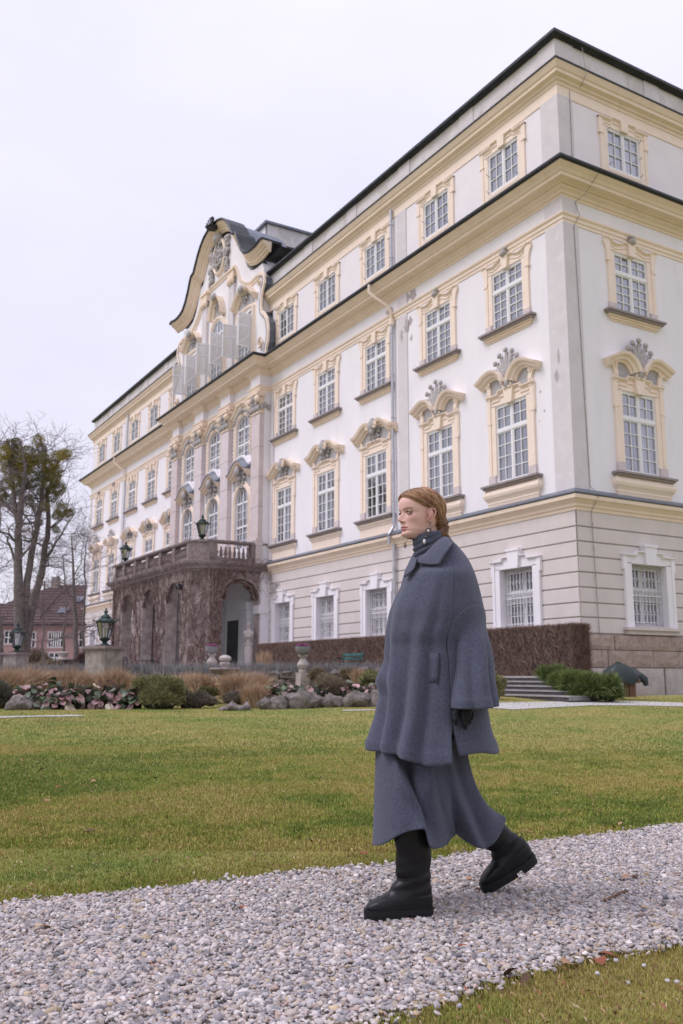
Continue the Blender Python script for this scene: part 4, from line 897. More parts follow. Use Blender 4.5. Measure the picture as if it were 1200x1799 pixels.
for i in range(len(WP)-1):
    a, b = Vector(WP[i]), Vector(WP[i+1]); Lw = (b-a).length; dr = (b-a)/Lw; s_ = 0
    for row in range(3):
        s_ = -rnd.random()*.2
        while s_ < Lw:
            w = rnd.uniform(.28, .62); p = a+dr*(s_+w/2)
            if cnt < 290:
                o = link('stone', ms_[rnd.randrange(6)], rw, (p.x+rnd.uniform(-.04, .04), p.y+rnd.uniform(-.04, .04)-.05, gz(p.x, p.y)-.05+.2+row*.22), math.atan2(dr.y, dr.x)+rnd.uniform(-.1, .1)); o.scale = (w*1.1, .4, rnd.uniform(.22, .32)); o.rotation_euler.x = rnd.uniform(-.25, .25); o.rotation_euler.y = rnd.uniform(-.15, .15)
                cnt += 1
            s_ += w
ST = mat('grey_step_stone', (.36, .34, .34), (.27, .255, .255), 6, .9, .4, 30, c3=(.15, .15, .14), s3=4, f3=.4)
STD = mat('dark_riser_stone', (.11, .10, .105), (.07, .065, .07), 5, .95, .4, 30)  # risers much darker than the treads
st = thing('garden_steps', 'five shallow grey stone steps rising from the gravel to the hedge', 'steps', (1.4, -3.6, .4))
for i in range(5):
    z1 = .535+i*.112; y0 = -4.45+i*.33
    mb = MB(); mb.box(-2.6, 2.5-.35*i, y0+3.6, -3.0+3.6-.002*i, z1-.115-.4+.0, z1-.4-.035); mb.box(-2.62, 2.53-.35*i, y0+3.6-.035, -3.0+3.6-.002*i, z1-.4-.035, z1-.4)
    sp = obj('step', mb, ST, st)
    obj('riser', MB().box(-2.6, 2.495-.35*i, y0+3.6-.003, y0+3.6+.004, z1-.108-.4, z1-.4-.036), STD, sp)
# hedge: dense leafless twigs round a dark core
def hedge(nm, label, x0, x1, y0, y1, z0, z1, n, seed, c=((.19, .125, .105), (.27, .185, .15), (.12, .075, .07), (.36, .26, .21))):
    root = thing(nm, label, 'hedge', ((x0+x1)/2, (y0+y1)/2, z0)); ox, oy = (x0+x1)/2, (y0+y1)/2
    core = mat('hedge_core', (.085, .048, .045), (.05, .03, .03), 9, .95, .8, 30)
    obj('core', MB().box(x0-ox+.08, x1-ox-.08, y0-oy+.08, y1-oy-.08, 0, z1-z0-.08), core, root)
    r = np.random.default_rng(seed); L_ = x1-x0; W_ = y1-y0; H_ = z1-z0
    face = r.choice(3, n, p=[.66, .22, .12]); x = r.uniform(x0, x1, n); y = r.uniform(y0, y1, n); z = r.uniform(z0, z1, n)
    y = np.where(face == 0, y0+np.abs(r.normal(0, .05, n)), y); z = np.where(face == 1, z1-np.abs(r.normal(0, .05, n)), z); x = np.where(face == 2, x1-np.abs(r.normal(0, .05, n)), x)
    d = r.normal(0, 1, (n, 3)); d[:, 2] = np.abs(d[:, 2])*1.6+.3; d /= np.linalg.norm(d, axis=1)[:, None]
    l = r.uniform(.08, .28, n)[:, None]; p = np.stack([x-ox, y-oy, z-z0], 1); e_ = p+d*l
    e_[:, 1] = np.maximum(e_[:, 1], y0-oy-.05); e_[:, 2] = np.minimum(e_[:, 2], H_+.035+np.abs(r.normal(0, .04, n))); e_[:, 0] = np.minimum(e_[:, 0], x1-ox+.06)
    s_ = np.cross(d, r.normal(0, 1, (n, 3))); s_ /= np.linalg.norm(s_, axis=1)[:, None]; w = r.uniform(.004, .009, n)[:, None]
    V = np.stack([p-s_*w, p+s_*w, e_], 1).reshape(-1, 3); F = np.arange(3*n).reshape(-1, 3)
    C = np.array(c)[r.choice(len(c), n)]*r.uniform(.7, 1.3, (n, 1))
    o = link('twigs', npmesh('twigs', V, F, mat('hedge_twig', (1, 1, 1), (.9, .9, .9), 3, .85, attr='GEOMETRY'), 3, False, np.repeat(C, 3, 0)), root); o['kind'] = 'stuff'
    return root
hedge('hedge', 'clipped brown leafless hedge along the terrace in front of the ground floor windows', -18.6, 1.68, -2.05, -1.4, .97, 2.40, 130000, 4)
# ================================================================== PORTICO (part of the palace)
PST = mat('weathered_portico_stone', (.56, .48, .46), (.34, .27, .26), 2.6, .95, .7, 25, c3=(.70, .64, .62), s3=3.2, f3=.7, bdist=.02)
PSD = mat('lichened_balustrade_stone', (.30, .245, .24), (.19, .155, .155), 4, .95, .6, 30, c3=(.42, .37, .36), s3=6, f3=.5, bdist=.02)
INN = mat('porch_white_plaster', (.66, .655, .68), (.60, .595, .62), 2, .9, .1, 40)
PSI = mat('shaded_porch_stone', (.20, .155, .145), (.12, .09, .085), 3, .95, .6, 25, c3=(.30, .25, .23), s3=4, f3=.5)  # brown stone with the shade inside the deep arches put into its colour
PSP = mat('mottled_pier_stone', (.38, .34, .32), (.22, .19, .18), 5, .95, .6, 25, c3=(.15, .15, .12), s3=9, f3=.5)
PX0, PX1, PY = -34.9, -21.62, -4.0
ZF, ZC = 1.0, 6.35
po = P_('portico', MB().hprism([(PX1, -.45), (PX1, -3.25), (PX1-.75, PY), (PX0, PY), (PX0, -.45)], ZC-.12, ZC), PST)
def pwall(x0, x1, arcs, name='porch_wall', parent=None, mt=None, th=.6, **k):
    """vertical wall with round arches, thickness th, local frame facing -y"""
    mb = MB(); arcs = sorted(arcs); cur = x0; n = 14; z0, z1 = ZF-.1, ZC-.12
    for c, hw, zs, rise in arcs:
        mb.box(cur, c-hw, 0, th, z0, z1)
        ps = [(c-hw*math.cos(math.pi*i/n), zs+rise*math.sin(math.pi*i/n)) for i in range(n+1)]
        for i in range(n):
            (a, az), (b, bz) = ps[i], ps[i+1]
            mb.add([(a, 0, az), (b, 0, bz), (b, 0, z1), (a, 0, z1), (a, th, az), (b, th, bz), (b, th, z1), (a, th, z1)], [(0, 1, 2, 3), (7, 6, 5, 4), (1, 0, 4, 5)])
        cur = c+hw
    mb.box(cur, x1, 0, th, z0, z1)
    return obj(name, mb, mt or PST, po, **k)
FA = [(-24.45, 1.06, 4.72, 1.02), (-28.25, 1.06, 4.72, 1.02), (-32.05, 1.06, 4.72, 1.02)]
pwall(PX0, PX1-.75, FA, loc=(0, PY, 0))
pwall(-3.25, -.45, [(-1.52, 1.02, 4.78, 1.02)], loc=(PX1, 0, 0), rz=math.pi/2)      # right side
obj('corner_pier', MB().hprism([(PX1-.02, -3.27), (PX1-.77, PY+.02), (PX1-1.2, PY+.58), (PX1-.58, -2.9)], ZF-.1, ZC-.12), PST, po)
pwall(-PY*-1+.0, -.45, [(-2.2, 1.02, 4.7, 1.0)], loc=(PX0+.6, 0, 0), rz=math.pi/2)
# string joints round the piers and the impost
mb = MB()
for z in (2.05, 3.1, 4.12): mb.box(PX1-.006, PX1+.006, -3.24, -2.56, z-.02, z+.02); mb.box(-23.38, PX1-.8, PY-.006, PY+.02, z-.02, z+.02); mb.box(-27.18, -25.53, PY-.006, PY+.02, z-.02, z+.02); mb.box(-30.98, -29.33, PY-.006, PY+.02, z-.02, z+.02)
obj('pier_joint', mb, GROOVE, po)
# inside: white plastered wall, arches and rear doors
obj('porch_floor', MB().box(PX0+.2, PX1-.2, PY+.3, -.2, 1.0, 1.03), TER, po)
obj('porch_ceiling', MB().box(PX0+.6, PX1-.6, PY+.6, -.4, 6.1, 6.12), INN, po)
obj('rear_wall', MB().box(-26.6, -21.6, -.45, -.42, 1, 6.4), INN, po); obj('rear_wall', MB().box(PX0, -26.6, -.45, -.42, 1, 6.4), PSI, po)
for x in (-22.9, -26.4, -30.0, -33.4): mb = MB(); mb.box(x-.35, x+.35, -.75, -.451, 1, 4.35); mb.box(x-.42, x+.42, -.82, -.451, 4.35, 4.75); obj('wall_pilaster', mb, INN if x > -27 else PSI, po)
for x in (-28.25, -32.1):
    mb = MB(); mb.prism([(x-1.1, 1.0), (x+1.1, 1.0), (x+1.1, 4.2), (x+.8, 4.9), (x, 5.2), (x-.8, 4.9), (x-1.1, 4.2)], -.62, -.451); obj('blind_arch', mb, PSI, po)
# inner cross arches seen through the side opening
for x in (-26.4, -30.1):
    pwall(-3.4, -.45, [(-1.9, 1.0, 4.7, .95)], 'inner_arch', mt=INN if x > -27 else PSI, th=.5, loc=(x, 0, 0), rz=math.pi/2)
for x in (-24.9,): obj('porch_door', MB().box(x-.7, x+.7, -.48, -.455, 1.0, 3.9), GUT, po)
# side pilaster joining the porch to the palace
obj('wall_pier', MB().box(PX1-.55, PX1+.03, -.47, 0, .9, 6.12), WHITE, po)
obj('wall_pier', MB().box(PX1-.02, PX1+.06, -.44, .0, .9, 6.1), GFPL, po)
obj('impost_band', MB().box(PX1-.6, PX1+.12, -.56, 0, 4.1, 4.52), WHITE, po)
# cornice slab
PP = [(PX1-.02, 0), (PX1-.02, -3.25), (PX1-.76, PY), (PX0, PY), (PX0, -.1)]
mb = MB(); mb.sweep_plan(PP, [(-.2, 6.1), (.05, 6.1), (.08, 6.22), (.16, 6.25), (.20, 6.36), (.32, 6.42), (.40, 6.50), (.42, 6.60), (-.2, 6.64)]); obj('porch_cornice', mb, PSD, po)
mb = MB(); mb.hprism([(PX1, -.1), (PX1, -3.25), (PX1-.75, PY), (PX0, PY), (PX0, -.1)], 6.5, 6.63); obj('porch_slab', mb, PSD, po)
# balustrade
bl = obj('balustrade', MB().sweep_plan(PP, [(-.28, 6.62), (.04, 6.62), (.04, 6.82), (-.28, 6.82)]), PSD, po)
BP = [(.045, 0), (.07, .02), (.07, .07), (.045, .10), (.085, .20), (.095, .27), (.05, .42), (.04, .50), (.06, .52), (.06, .56)]
bm = MB().lathe(BP, 8).mesh('baluster', PSD, True, 50)
def balrun(p, q, piers):
    p, q = Vector(p), Vector(q); d = q-p; Lr = d.length; d.normalize(); nrm = Vector((-d.y, d.x))
    for a, b in piers:
        c = p+d*a; e_ = p+d*b; w = .17
        mb = MB(); mb.hprism([tuple(c-nrm*w), tuple(e_-nrm*w), tuple(e_+nrm*w), tuple(c+nrm*w)], 6.8, 7.55)
        obj('balustrade_pier', mb, PSD, po)
    for i in range(len(piers)-1):
        a, b = piers[i][1], piers[i+1][0]; n = max(2, int((b-a)/.24))
        for k in range(n):
            c = p+d*(a+(b-a)*(k+.5)/n); link('baluster', bm, po, (c.x, c.y, 6.81))
inx = .12
balrun((PX1-.8, PY+inx), (PX0+.1, PY+inx), [(0, .25), (2.0, 2.35), (4.1, 4.45), (6.2, 6.55), (8.3, 8.65), (10.4, 10.75), (12.1, 12.45)])
balrun((PX1-inx, -.25), (PX1-inx, -3.3), [(0, .75), (2.95, 3.05)])
obj('balustrade_pier', MB().hprism([(PX1+.06, -3.2), (PX1-.74, PY-.06), (PX1-1.15, PY+.05), (PX1-1.0, PY+.6), (PX1-.45, -2.95), (PX1+.03, -2.85)], 6.8, 7.56), PSD, po)
obj('handrail', MB().sweep_plan(PP, [(-.34, 7.55), (.08, 7.55), (.12, 7.6), (.12, 7.68), (-.38, 7.68)]), PSD, po)
# ---- bare creeper over the porch
VINE = mat('bare_creeper_stem', (.15, .095, .088), (.25, .18, .165), 3, .9, .3, 40, c3=(.46, .40, .37), s3=1.9, f3=.6)
cv = thing('climbing_creeper', 'leafless reddish creeper covering the stone porch and its arches', 'creeper', (-22.5, -4.2, 1.0)); off = Vector((-22.5, -4.2, 1.0))
rnd = random.Random(77)
def on_front(x, z, e): return Vector((x, PY-e, z))
def on_side(y, z, e): return Vector((PX1+e, y, z))
def on_ch(t, z, e): a = Vector((PX1, -3.25, z)); b = Vector((PX1-.75, PY, z)); n = Vector((.707, -.707, 0)).normalized(); return a+(b-a)*t+n*e
def inarch(s_, z, arcs):
    for c, hw, zs, rise in arcs:
        if abs(s_-c) < hw:
            if z < zs+rise*math.sqrt(max(0, 1-((s_-c)/hw)**2)): return True
    return False
SA = [(-1.52, 1.02, 4.78, 1.02)]
mbs = [MB() for _ in range(3)]
def vine(fn, s0, z0, lo, hi, arcs, r0, n, mb, up=1, zmax=6.5):
    s_, z = s0, z0; a = math.pi/2*up+rnd.gauss(0, .4); pts = []; rr = []
    for i in range(n):
        pts.append(fn(s_, z, .02+r0+.03*rnd.random())-off); rr.append(r0*(1-.75*i/n))
        a += rnd.gauss(0, .38); a = a*.93+math.pi/2*up*.07
        st_ = .16; s2, z2 = s_+math.cos(a)*st_, z+math.sin(a)*st_
        if not (lo < s2 < hi) or inarch(s2, z2, arcs) or z2 > zmax or z2 < 1.0:
            a += math.pi*.5*rnd.choice((-1, 1)); continue
        s_, z = s2, z2
    if len(pts) > 4: mb.tube(pts, rr, 4 if r0 < .02 else 6, False)
for i in range(170):
    s0 = rnd.uniform(PX0, PX1-.8); z0 = 1.0 if rnd.random() < .35 else rnd.uniform(1.2, 6.0)
    if inarch(s0, z0, FA): continue
    vine(on_front, s0, z0, PX0-.05, PX1-.75, FA, rnd.choice((.05, .03, .022, .018, .016)), 34, mbs[i % 3])
for i in range(95):
    s0 = rnd.uniform(-3.25, -.5) if rnd.random() < .4 else rnd.uniform(-3.25, -2.55); z0 = 1.0 if rnd.random() < .3 else rnd.uniform(1.2, 6.0)
    if inarch(s0, z0, SA): continue
    vine(on_side, s0, z0, -3.25, .3, SA, rnd.choice((.045, .025, .018, .015)), 30, mbs[i % 3])
for i in range(52): vine(on_ch, rnd.random(), 1.0 if i % 3 == 0 else rnd.uniform(1.2, 6), 0, 1, [], rnd.choice((.04, .02, .015)), 30, mbs[i % 3])
for i in range(60):   # hanging along the cornice and balustrade
    s0 = rnd.uniform(PX0, PX1-.8); vine(lambda s_, z, e: Vector((s_, PY-.42-e*.5, z)), s0, 6.5, PX0, PX1-.5, [], .018, 12, mbs[i % 3], 1 if i % 2 else -1, 7.2)
for i in range(26): vine(lambda s_, z, e: Vector((PX1+.38+e*.5, s_, z)), rnd.uniform(-3.2, 0), 6.45, -3.3, .2, [], .016, 12, mbs[i % 3], 1 if i % 2 else -1, 6.9)
for c, hw, zs, rise in FA:   # stems wrapping the arch edges and filling the back of the arches
    for k in range(9):
        e_ = rnd.uniform(.0, .12); mbs[0].tube([Vector((c+(hw-e_*.6)*math.cos(R_(t)), PY-.06+rnd.uniform(-.06, .3), zs+(rise-e_*.4)*math.sin(R_(t))+rnd.uniform(-.03, .03)))-off for t in range(0, 181, 15)], rnd.uniform(.012, .035), 5, False)
for k in range(16):
    e_ = rnd.uniform(0, .3); c, hw, zs, rise = SA[0]
    mbs[1].tube([Vector((PX1-.3+rnd.uniform(-.3, .38), c+(hw-e_*.8)*math.cos(R_(t)), zs+(rise-e_*.5)*math.sin(R_(t))+rnd.uniform(-.06, .06)))-off for t in range(0, 181, 15)], rnd.uniform(.012, .04), 5, False)
for k in range(3): o = obj('stems', mbs[k], VINE, cv, True); o['kind'] = 'stuff'
# thin twigs
n = 15000; r = np.random.default_rng(5)
x = r.uniform(PX0, PX1+.1, n); z = 1.2+5.3*r.random(n)**.8; y = PY-.03-.08*r.random(n)
ina = np.zeros(n, bool)
for c, hw, zs, rise in FA: ina |= (np.abs(x-c) < hw-.06) & (z < zs+rise*np.sqrt(np.clip(1-((x-c)/hw)**2, 0, 1))-.08)
cut = x > PX1-.75
P = np.stack([x, y, z], 1)
P[cut] = np.stack([PX1-.75*((x[cut]-(PX1-.75))/.85)+.04, PY+.02+.75*(1-(x[cut]-(PX1-.75))/.85)-.04, z[cut]], 1)
P = P[~ina]; ns = 6000; ys = r.uniform(-3.25, .2, ns); zz = 1.2+5.2*r.random(ns)**.8; ia = (np.abs(ys+1.52) < .96) & (zz < 4.78+1.02*np.sqrt(np.clip(1-((ys+1.52)/1.02)**2, 0, 1))-.08) | ((ys > -.5) & (zz < 5.6))
Q = np.stack([PX1+.03+.08*r.random(ns), ys, zz], 1)[~ia]; P = np.vstack([P, Q]); n = len(P)
d = r.normal(0, 1, (n, 3)); d[:, 2] = np.abs(d[:, 2])+.2; d[:, 1] *= .35; d /= np.linalg.norm(d, axis=1)[:, None]; E_ = P+d*r.uniform(.08, .3, n)[:, None]
s_ = np.cross(d, r.normal(0, 1, (n, 3))); s_ /= np.linalg.norm(s_, axis=1)[:, None]; w = r.uniform(.004, .010, n)[:, None]
V = np.stack([P-s_*w, P+s_*w, E_], 1).reshape(-1, 3)-np.array(off); C = np.array([(.17, .105, .095), (.26, .18, .165), (.11, .07, .065), (.42, .36, .33)])[r.choice(4, n)]
o = link('twigs', npmesh('twigs', V, np.arange(3*n).reshape(-1, 3), mat('creeper_twig', (1, 1, 1), (.9, .9, .9), 3, .9, attr='GEOMETRY'), 3, False, np.repeat(C, 3, 0)), cv); o['kind'] = 'stuff'
# ---- lanterns
COP = mat('verdigris_lantern_iron', (.028, .045, .042), (.055, .085, .08), 9, .55, .3, 40, metal=.5, coord='O')
LGL = mat('milky_lantern_glass', (.72, .71, .72), (.62, .61, .62), 4, .25, spec=.5)
def lantern(loc, label, s_=1.0, rz=0):
    t = thing('lantern', label, 'lantern', loc, rz, 'green iron lanterns of the porch and terrace')
    mb = MB(); mb.box(-.26, .26, -.26, .26, 0, .04); mb.lathe([(.20, .04), (.16, .08), (.10, .12), (.10, .16), (.22, .24), (.25, .28), (.19, .31), (.19, .33)], 6, ph=.52)
    obj('base', mb, COP, t, True, 30)
    for k in range(6):
        a = math.pi/3*k; b = a+math.pi/3
        mb = MB(); mb.tube([(.19*math.cos(a), .19*math.sin(a), .33), (.33*math.cos(a), .33*math.sin(a), .90)], .018, 5); obj('corner_bar', mb, COP, t)
        mb = MB(); i0, i1 = .185, .322; mb.add([(i0*math.cos(a), i0*math.sin(a), .34), (i0*math.cos(b), i0*math.sin(b), .34), (i1*math.cos(b), i1*math.sin(b), .89), (i1*math.cos(a), i1*math.sin(a), .89)], [(0, 1, 2, 3)]); obj('glass_panel', mb, GLASS, t)
    mb = MB(); mb.lathe([(.05, .33), (.035, .5), (.05, .52), (.05, .66), (.02, .7)], 8); obj('lamp', mb, LGL, t)
    mb = MB(); mb.lathe([(.33, .88), (.42, .90), (.43, .94), (.36, .97), (.30, 1.02), (.20, 1.08), (.22, 1.11), (.16, 1.16), (.07, 1.22), (.05, 1.26), (.09, 1.29), (.09, 1.33), (.03, 1.37), (.045, 1.41), (.0, 1.47)], 6, ph=.52)
    for k in range(6): a = math.pi/3*k; mb.tube([(.40*math.cos(a), .40*math.sin(a), .94), (.47*math.cos(a), .47*math.sin(a), .99), (.44*math.cos(a), .44*math.sin(a), 1.04)], [.03, .022, .012], 5)
    obj('roof', mb, COP, t, True, 30)
    for o in t.children: o.scale = (s_,)*3; o.location = o.location*s_
    t.scale = (1, 1, 1); return t
lantern((PX1-.62, -3.42, 7.68), 'dark green lantern on the corner pier of the porch balustrade', .92, .2)
lantern((-33.3, PY+.12, 7.68), 'dark green lantern at the far left end of the porch balustrade', .92)
for (u_, t_, s_, lab, labp) in ((183.5, 30, 1.0, 'large green lantern standing on the square stone pier left of the porch', 'square weathered stone pier with moulded cap carrying the near green lantern'), (29, 40, 1.15, 'blurred green lantern in front of the bare tree at the far left', 'stone pier under the farther lantern in front of the bare tree')):
    vt = 1135 if u_ > 100 else 1146
    p = px(u_, vt, t_); r_ = .42 if u_ > 100 else .38
    q = thing('stone_pier', labp, 'pier', (p.x, p.y, .45)); q.rotation_euler.z = .55; H_ = p.z-.45
    obj('shaft', MB().box(-r_, r_, -r_, r_, 0, H_-.16), PSP, q)
    obj('plinth', MB().box(-r_-.06, r_+.06, -r_-.06, r_+.06, 0, .3), PSD, q)
    mb = MB(); mb.box(-r_-.04, r_+.04, -r_-.04, r_+.04, H_-.16, H_-.10); mb.box(-r_-.09, r_+.09, -r_-.09, r_+.09, H_-.10, H_-.03); mb.box(-r_-.04, r_+.04, -r_-.04, r_+.04, H_-.03, H_); obj('cap', mb, PSD, q)
    if u_ > 100: obj('panel', MB().box(-r_+.08, r_-.08, -r_-.012, -r_+.02, .38, H_-.26), PSP, q); obj('panel', MB().box(r_-.02, r_+.012, -r_+.08, r_-.08, .38, H_-.26), PSP, q)
    lantern((p.x, p.y, p.z), lab, s_*(.86 if u_ > 100 else .8), .3)
# wall lamp on the porch corner
p = px(325, 1036, 43.5); mb = MB(); mb.lathe([(.03, -.16), (.15, -.12), (.20, 0), (.16, .12), (.05, .18), (.03, .25)], 10); mb.tube([(0, 0, .2), (0, .25, .3)], .02, 5)
tag(obj('wall_lamp', mb, GUT, smooth=True, loc=(-22.9, PY-.32, 5.35)), 'small dark round lamp hanging on the front of the creeper covered porch', 'lamp')
# ---- herm, bust, urns, bench, chairs
MSTAT = mat('pale_statue_marble', (.62, .56, .55), (.50, .44, .43), 6, .7, .3, 40, coord='O')
DARKB = mat('dark_bronze', (.05, .045, .045), (.10, .09, .085), 5, .5, coord='O')
def herm(loc, label, mtb, mtc, rz, h=1.75):
    t = thing('statue', label, 'statue', loc, rz)
    mb = MB(); mb.box(-.26, .26, -.26, .26, 0, .12); mb.lathe([(.20, .12), (.21, .2), (.235, h-.3), (.19, h-.15), (.24, h-.08), (.24, h)], 12); obj('column', mb, mtc, t, True, 40)
    mb = MB(); mb.lathe([(.13, h), (.15, h+.06), (.09, h+.12), (.10, h+.18)], 10); mb.ell((0, 0, h+.42), (.27, .17, .26), 12, 9); mb.ell((-.15, -.06, h+.5), (.13, .13, .14), 8, 6); mb.ell((.16, -.05, h+.48), (.13, .13, .14), 8, 6); mb.ell((.05, -.14, h+.36), (.16, .10, .12), 8, 6)
    mb.lathe([(.10, h+.6), (.07, h+.7), (.075, h+.78)], 8); obj('torso', mb, mtb, t, True, 60)
    mb = MB(); mb.ell((0, -.02, h+.90), (.115, .135, .155), 12, 9); mb.ell((0, -.16, h+.88), (.022, .03, .035), 6, 5); mb.ell((0, .05, h+.96), (.14, .14, .13), 9, 7); mb.ell((0, -.11, h+.80), (.05, .04, .04), 6, 5); obj('head', mb, mtb, t, True, 60)
herm((-21.75, -1.0, 1.0), 'pale marble bust with turned head on a tapering column at the porch side', MSTAT, MSTAT, 1.0, 1.62)
herm((-24.3, -2.9, 1.0), 'dark bust on a pillar in the shade inside the porch arch', DARKB, mat('brown_pillar', (.20, .15, .14), (.14, .10, .095), 4, .8), .7, 1.62)
URN = mat('weathered_urn_stone', (.50, .45, .43), (.38, .335, .32), 7, .9, .5, 40, c3=(.22, .21, .17), s3=10, f3=.5, coord='O')
LEAD = mat('grey_planter', (.26, .265, .28), (.20, .205, .22), 5, .6)
PANS = mat('purple_pansy', (.16, .035, .10), (.28, .07, .18), 30, .7, coord='O')
def urn(u, t_, vb, vt, label, lab2):
    b = px(u, vb, t_); top = px(u, vt, t_); H = top.z-b.z; s_ = H/1.0
    q = thing('pedestal', lab2, 'pedestal', tuple(b))
    mb = MB(); mb.box(-.19*s_, .19*s_, -.19*s_, .19*s_, -.3, .36*s_); mb.lathe([(.15*s_, .36*s_), (.16*s_, .42*s_), (.12*s_, .46*s_), (.20*s_, .56*s_), (.215*s_, .64*s_), (.12*s_, .80*s_), (.10*s_, .86*s_), (.17*s_, .92*s_), (.17*s_, .97*s_), (.14*s_, 1.0*s_)], 14); obj('baluster', mb, URN, q, True, 35)
    w = thing('flower_bowl', label, 'planter', tuple(top))
    mb = MB(); mb.lathe([(.12*s_, 0), (.2*s_, .03*s_), (.26*s_, .12*s_), (.275*s_, .26*s_), (.25*s_, .26*s_), (.24*s_, .2*s_), (0, .2*s_)], 16); obj('bowl', mb, LEAD, w, True, 40)
    mb = MB(); rr = random.Random(int(u))
    for k in range(34): a = rr.random()*6.28; r_ = .22*s_*rr.random()**.5; mb.ell((r_*math.cos(a), r_*math.sin(a), .26*s_+.07*rr.random()), (.035, .035, .03), 5, 4)
    obj('pansies', mb, PANS, w)
urn(532, 27, 1200, 1149, 'grey bowl of purple flowers on the pedestal in front of the green bench', 'pale bulbous stone pedestal in front of the hedge, nearest the green bench')
urn(371.5, 31, 1190, 1147, 'grey bowl of purple flowers on the pedestal beside the porch pier', 'pale bulbous stone pedestal in front of the porch corner pier')
# fountain on a yellow stone foot with a finial
p = px(394, 1222, 24.5); q = thing('garden_fountain', 'small mossy stone fountain bowl on a yellow sandstone foot between dry grasses', 'fountain', tuple(p))
YST = mat('yellow_sandstone', (.52, .36, .17), (.40, .27, .13), 6, .9, .4, 40)
mb = MB(); mb.lathe([(.26, -.1), (.26, .06), (.2, .10), (.17, .2), (.19, .24), (.26, .28), (.26, .32), (.13, .36), (.13, .52), (.17, .56)], 14); obj('foot', mb, YST, q, True, 35)
mb = MB(); mb.lathe([(.16, .55), (.34, .60), (.42, .70), (.40, .74), (.30, .70), (.1, .68)], 16); obj('bowl', mb, PSD, q, True, 40)
mb = MB(); mb.lathe([(.12, .68), (.10, .76), (.14, .80), (.15, .86), (.10, .90), (.16, .94), (.17, 1.0), (.13, 1.05), (.05, 1.08)], 12); obj('finial', mb, URN, q, True, 40)
# green bench
GRB = mat('green_bench_paint', (.035, .14, .13), (.025, .10, .095), 4, .5)
p = px(545, 1176, 33.0); be = thing('garden_bench', 'green slatted garden bench in front of the brown hedge', 'bench', (p.x, -2.62, 1.0), .0)
for k, (y, z) in enumerate(((-.32, .42), (-.20, .43), (-.08, .43))): obj('slat', MB().box(-.72, .72, y-.045, y+.045, z, z+.025), GRB, be)
for k, z in enumerate((.60, .74)): obj('backrest', MB().box(-.72, .72, .05+.04*k, .075+.04*k, z, z+.09), GRB, be)
for x in (-.6, .6):
    mb = MB(); mb.tube([(x, -.34, 0), (x, -.30, .22), (x, -.36, .41)], .022, 6); mb.tube([(x, .10, 0), (x, .0, .3), (x, .03, .5), (x, .13, .86)], .022, 6); mb.tube([(x, -.38, .41), (x, .04, .41)], .022, 6); mb.tube([(x, -.38, .42), (x, -.40, .6), (x, -.2, .66), (x, .08, .64)], .018, 6); obj('leg', mb, GUT, be, True)
# black iron chairs inside the porch
def chair(x, y, rz, label):
    t = thing('garden_chair', label, 'chair', (x, y, 1.03), rz, 'black iron chairs in the porch')
    mb = MB(); mb.lathe([(.0, .43), (.24, .43), (.25, .45), (.0, .46)], 14); obj('seat', mb, GUT, t)
    for a, b in ((-.2, -.2), (.2, -.2), (-.2, .2), (.2, .2)): mb = MB(); mb.tube([(a*1.15, b*1.15, 0), (a, b, .43)], .016, 5); obj('leg', mb, GUT, t)
    mb = MB(); ar = [(-.27, .24, .45), (-.29, .27, .75), (-.2, .3, .93), (0, .31, .98), (.2, .3, .93), (.29, .27, .75), (.27, .24, .45)]; mb.tube(ar, .018, 5)
    for k in range(6): xx = -.2+.08*k; mb.tube([(xx, .25, .45), (xx+.05*(-1)**k, .28, .7), (xx, .3, .93)], .010, 4)
    for z in (.6, .75): mb.tube([(-.27, .27, z), (0, .28, z+.04), (.27, .27, z)], .010, 4)
    mb.tube([(-.28, .25, .62), (-.30, -.05, .66), (-.26, -.15, .44)], .014, 5); mb.tube([(.28, .25, .62), (.30, -.05, .66), (.26, -.15, .44)], .014, 5); obj('backrest', mb, GUT, t)
chair(-32.5, -4.7, 2.6, 'black iron garden chair under the far left porch arch'); chair(-28.9, -4.75, 3.3, 'black iron garden chair with round back under the middle porch arch')
chair(-24.8, -4.6, 2.9, 'black iron garden chair under the porch arch next to the corner pier'); chair(-25.4, -2.2, .4, 'black chair inside the porch seen through the side arch')
mb = MB(); mb.lathe([(.03, 0), (.03, .7), (.5, .71), (.5, .74), (0, .74)], 16); mb.lathe([(.22, 0), (.22, .03), (.03, .05)], 12)
tag(obj('round_table', mb, GUT, loc=(-26.2, -4.7, 1.03)), 'round black metal table between the porch chairs', 'table')
# ================================================================== VEGETATION AND BACKGROUND
LEAFM = mat('leaf_by_colour', (1, 1, 1), (.88, .88, .88), 5, .75, attr='GEOMETRY', spec=.2)
def tris_cloud(P, D, Lh, W, C, seed, name='foliage', parent=None, m=LEAFM, quad=False):
    """P base points, D directions, Lh lengths, W half widths, C colours"""
    r = np.random.default_rng(seed); n = len(P); s_ = np.cross(D, r.normal(0, 1, (n, 3))); s_ /= np.linalg.norm(s_, axis=1)[:, None]+1e-9
    if quad:
        m1 = P+D*Lh[:, None]*.5; V = np.stack([P, m1+s_*W[:, None], P+D*Lh[:, None], m1-s_*W[:, None]], 1).reshape(-1, 3); b = np.arange(n)*4; F = np.stack([b, b+1, b+2, b, b+2, b+3], 1).reshape(-1, 3); k = 4
    else: V = np.stack([P-s_*W[:, None], P+s_*W[:, None], P+D*Lh[:, None]], 1).reshape(-1, 3); F = np.arange(3*n).reshape(-1, 3); k = 3
    o = link(name, npmesh(name, V, F, m, 3, False, np.repeat(C, k, 0)), parent); o['kind'] = 'stuff'; return o
def unit(v): return v/(np.linalg.norm(v, axis=1)[:, None]+1e-9)
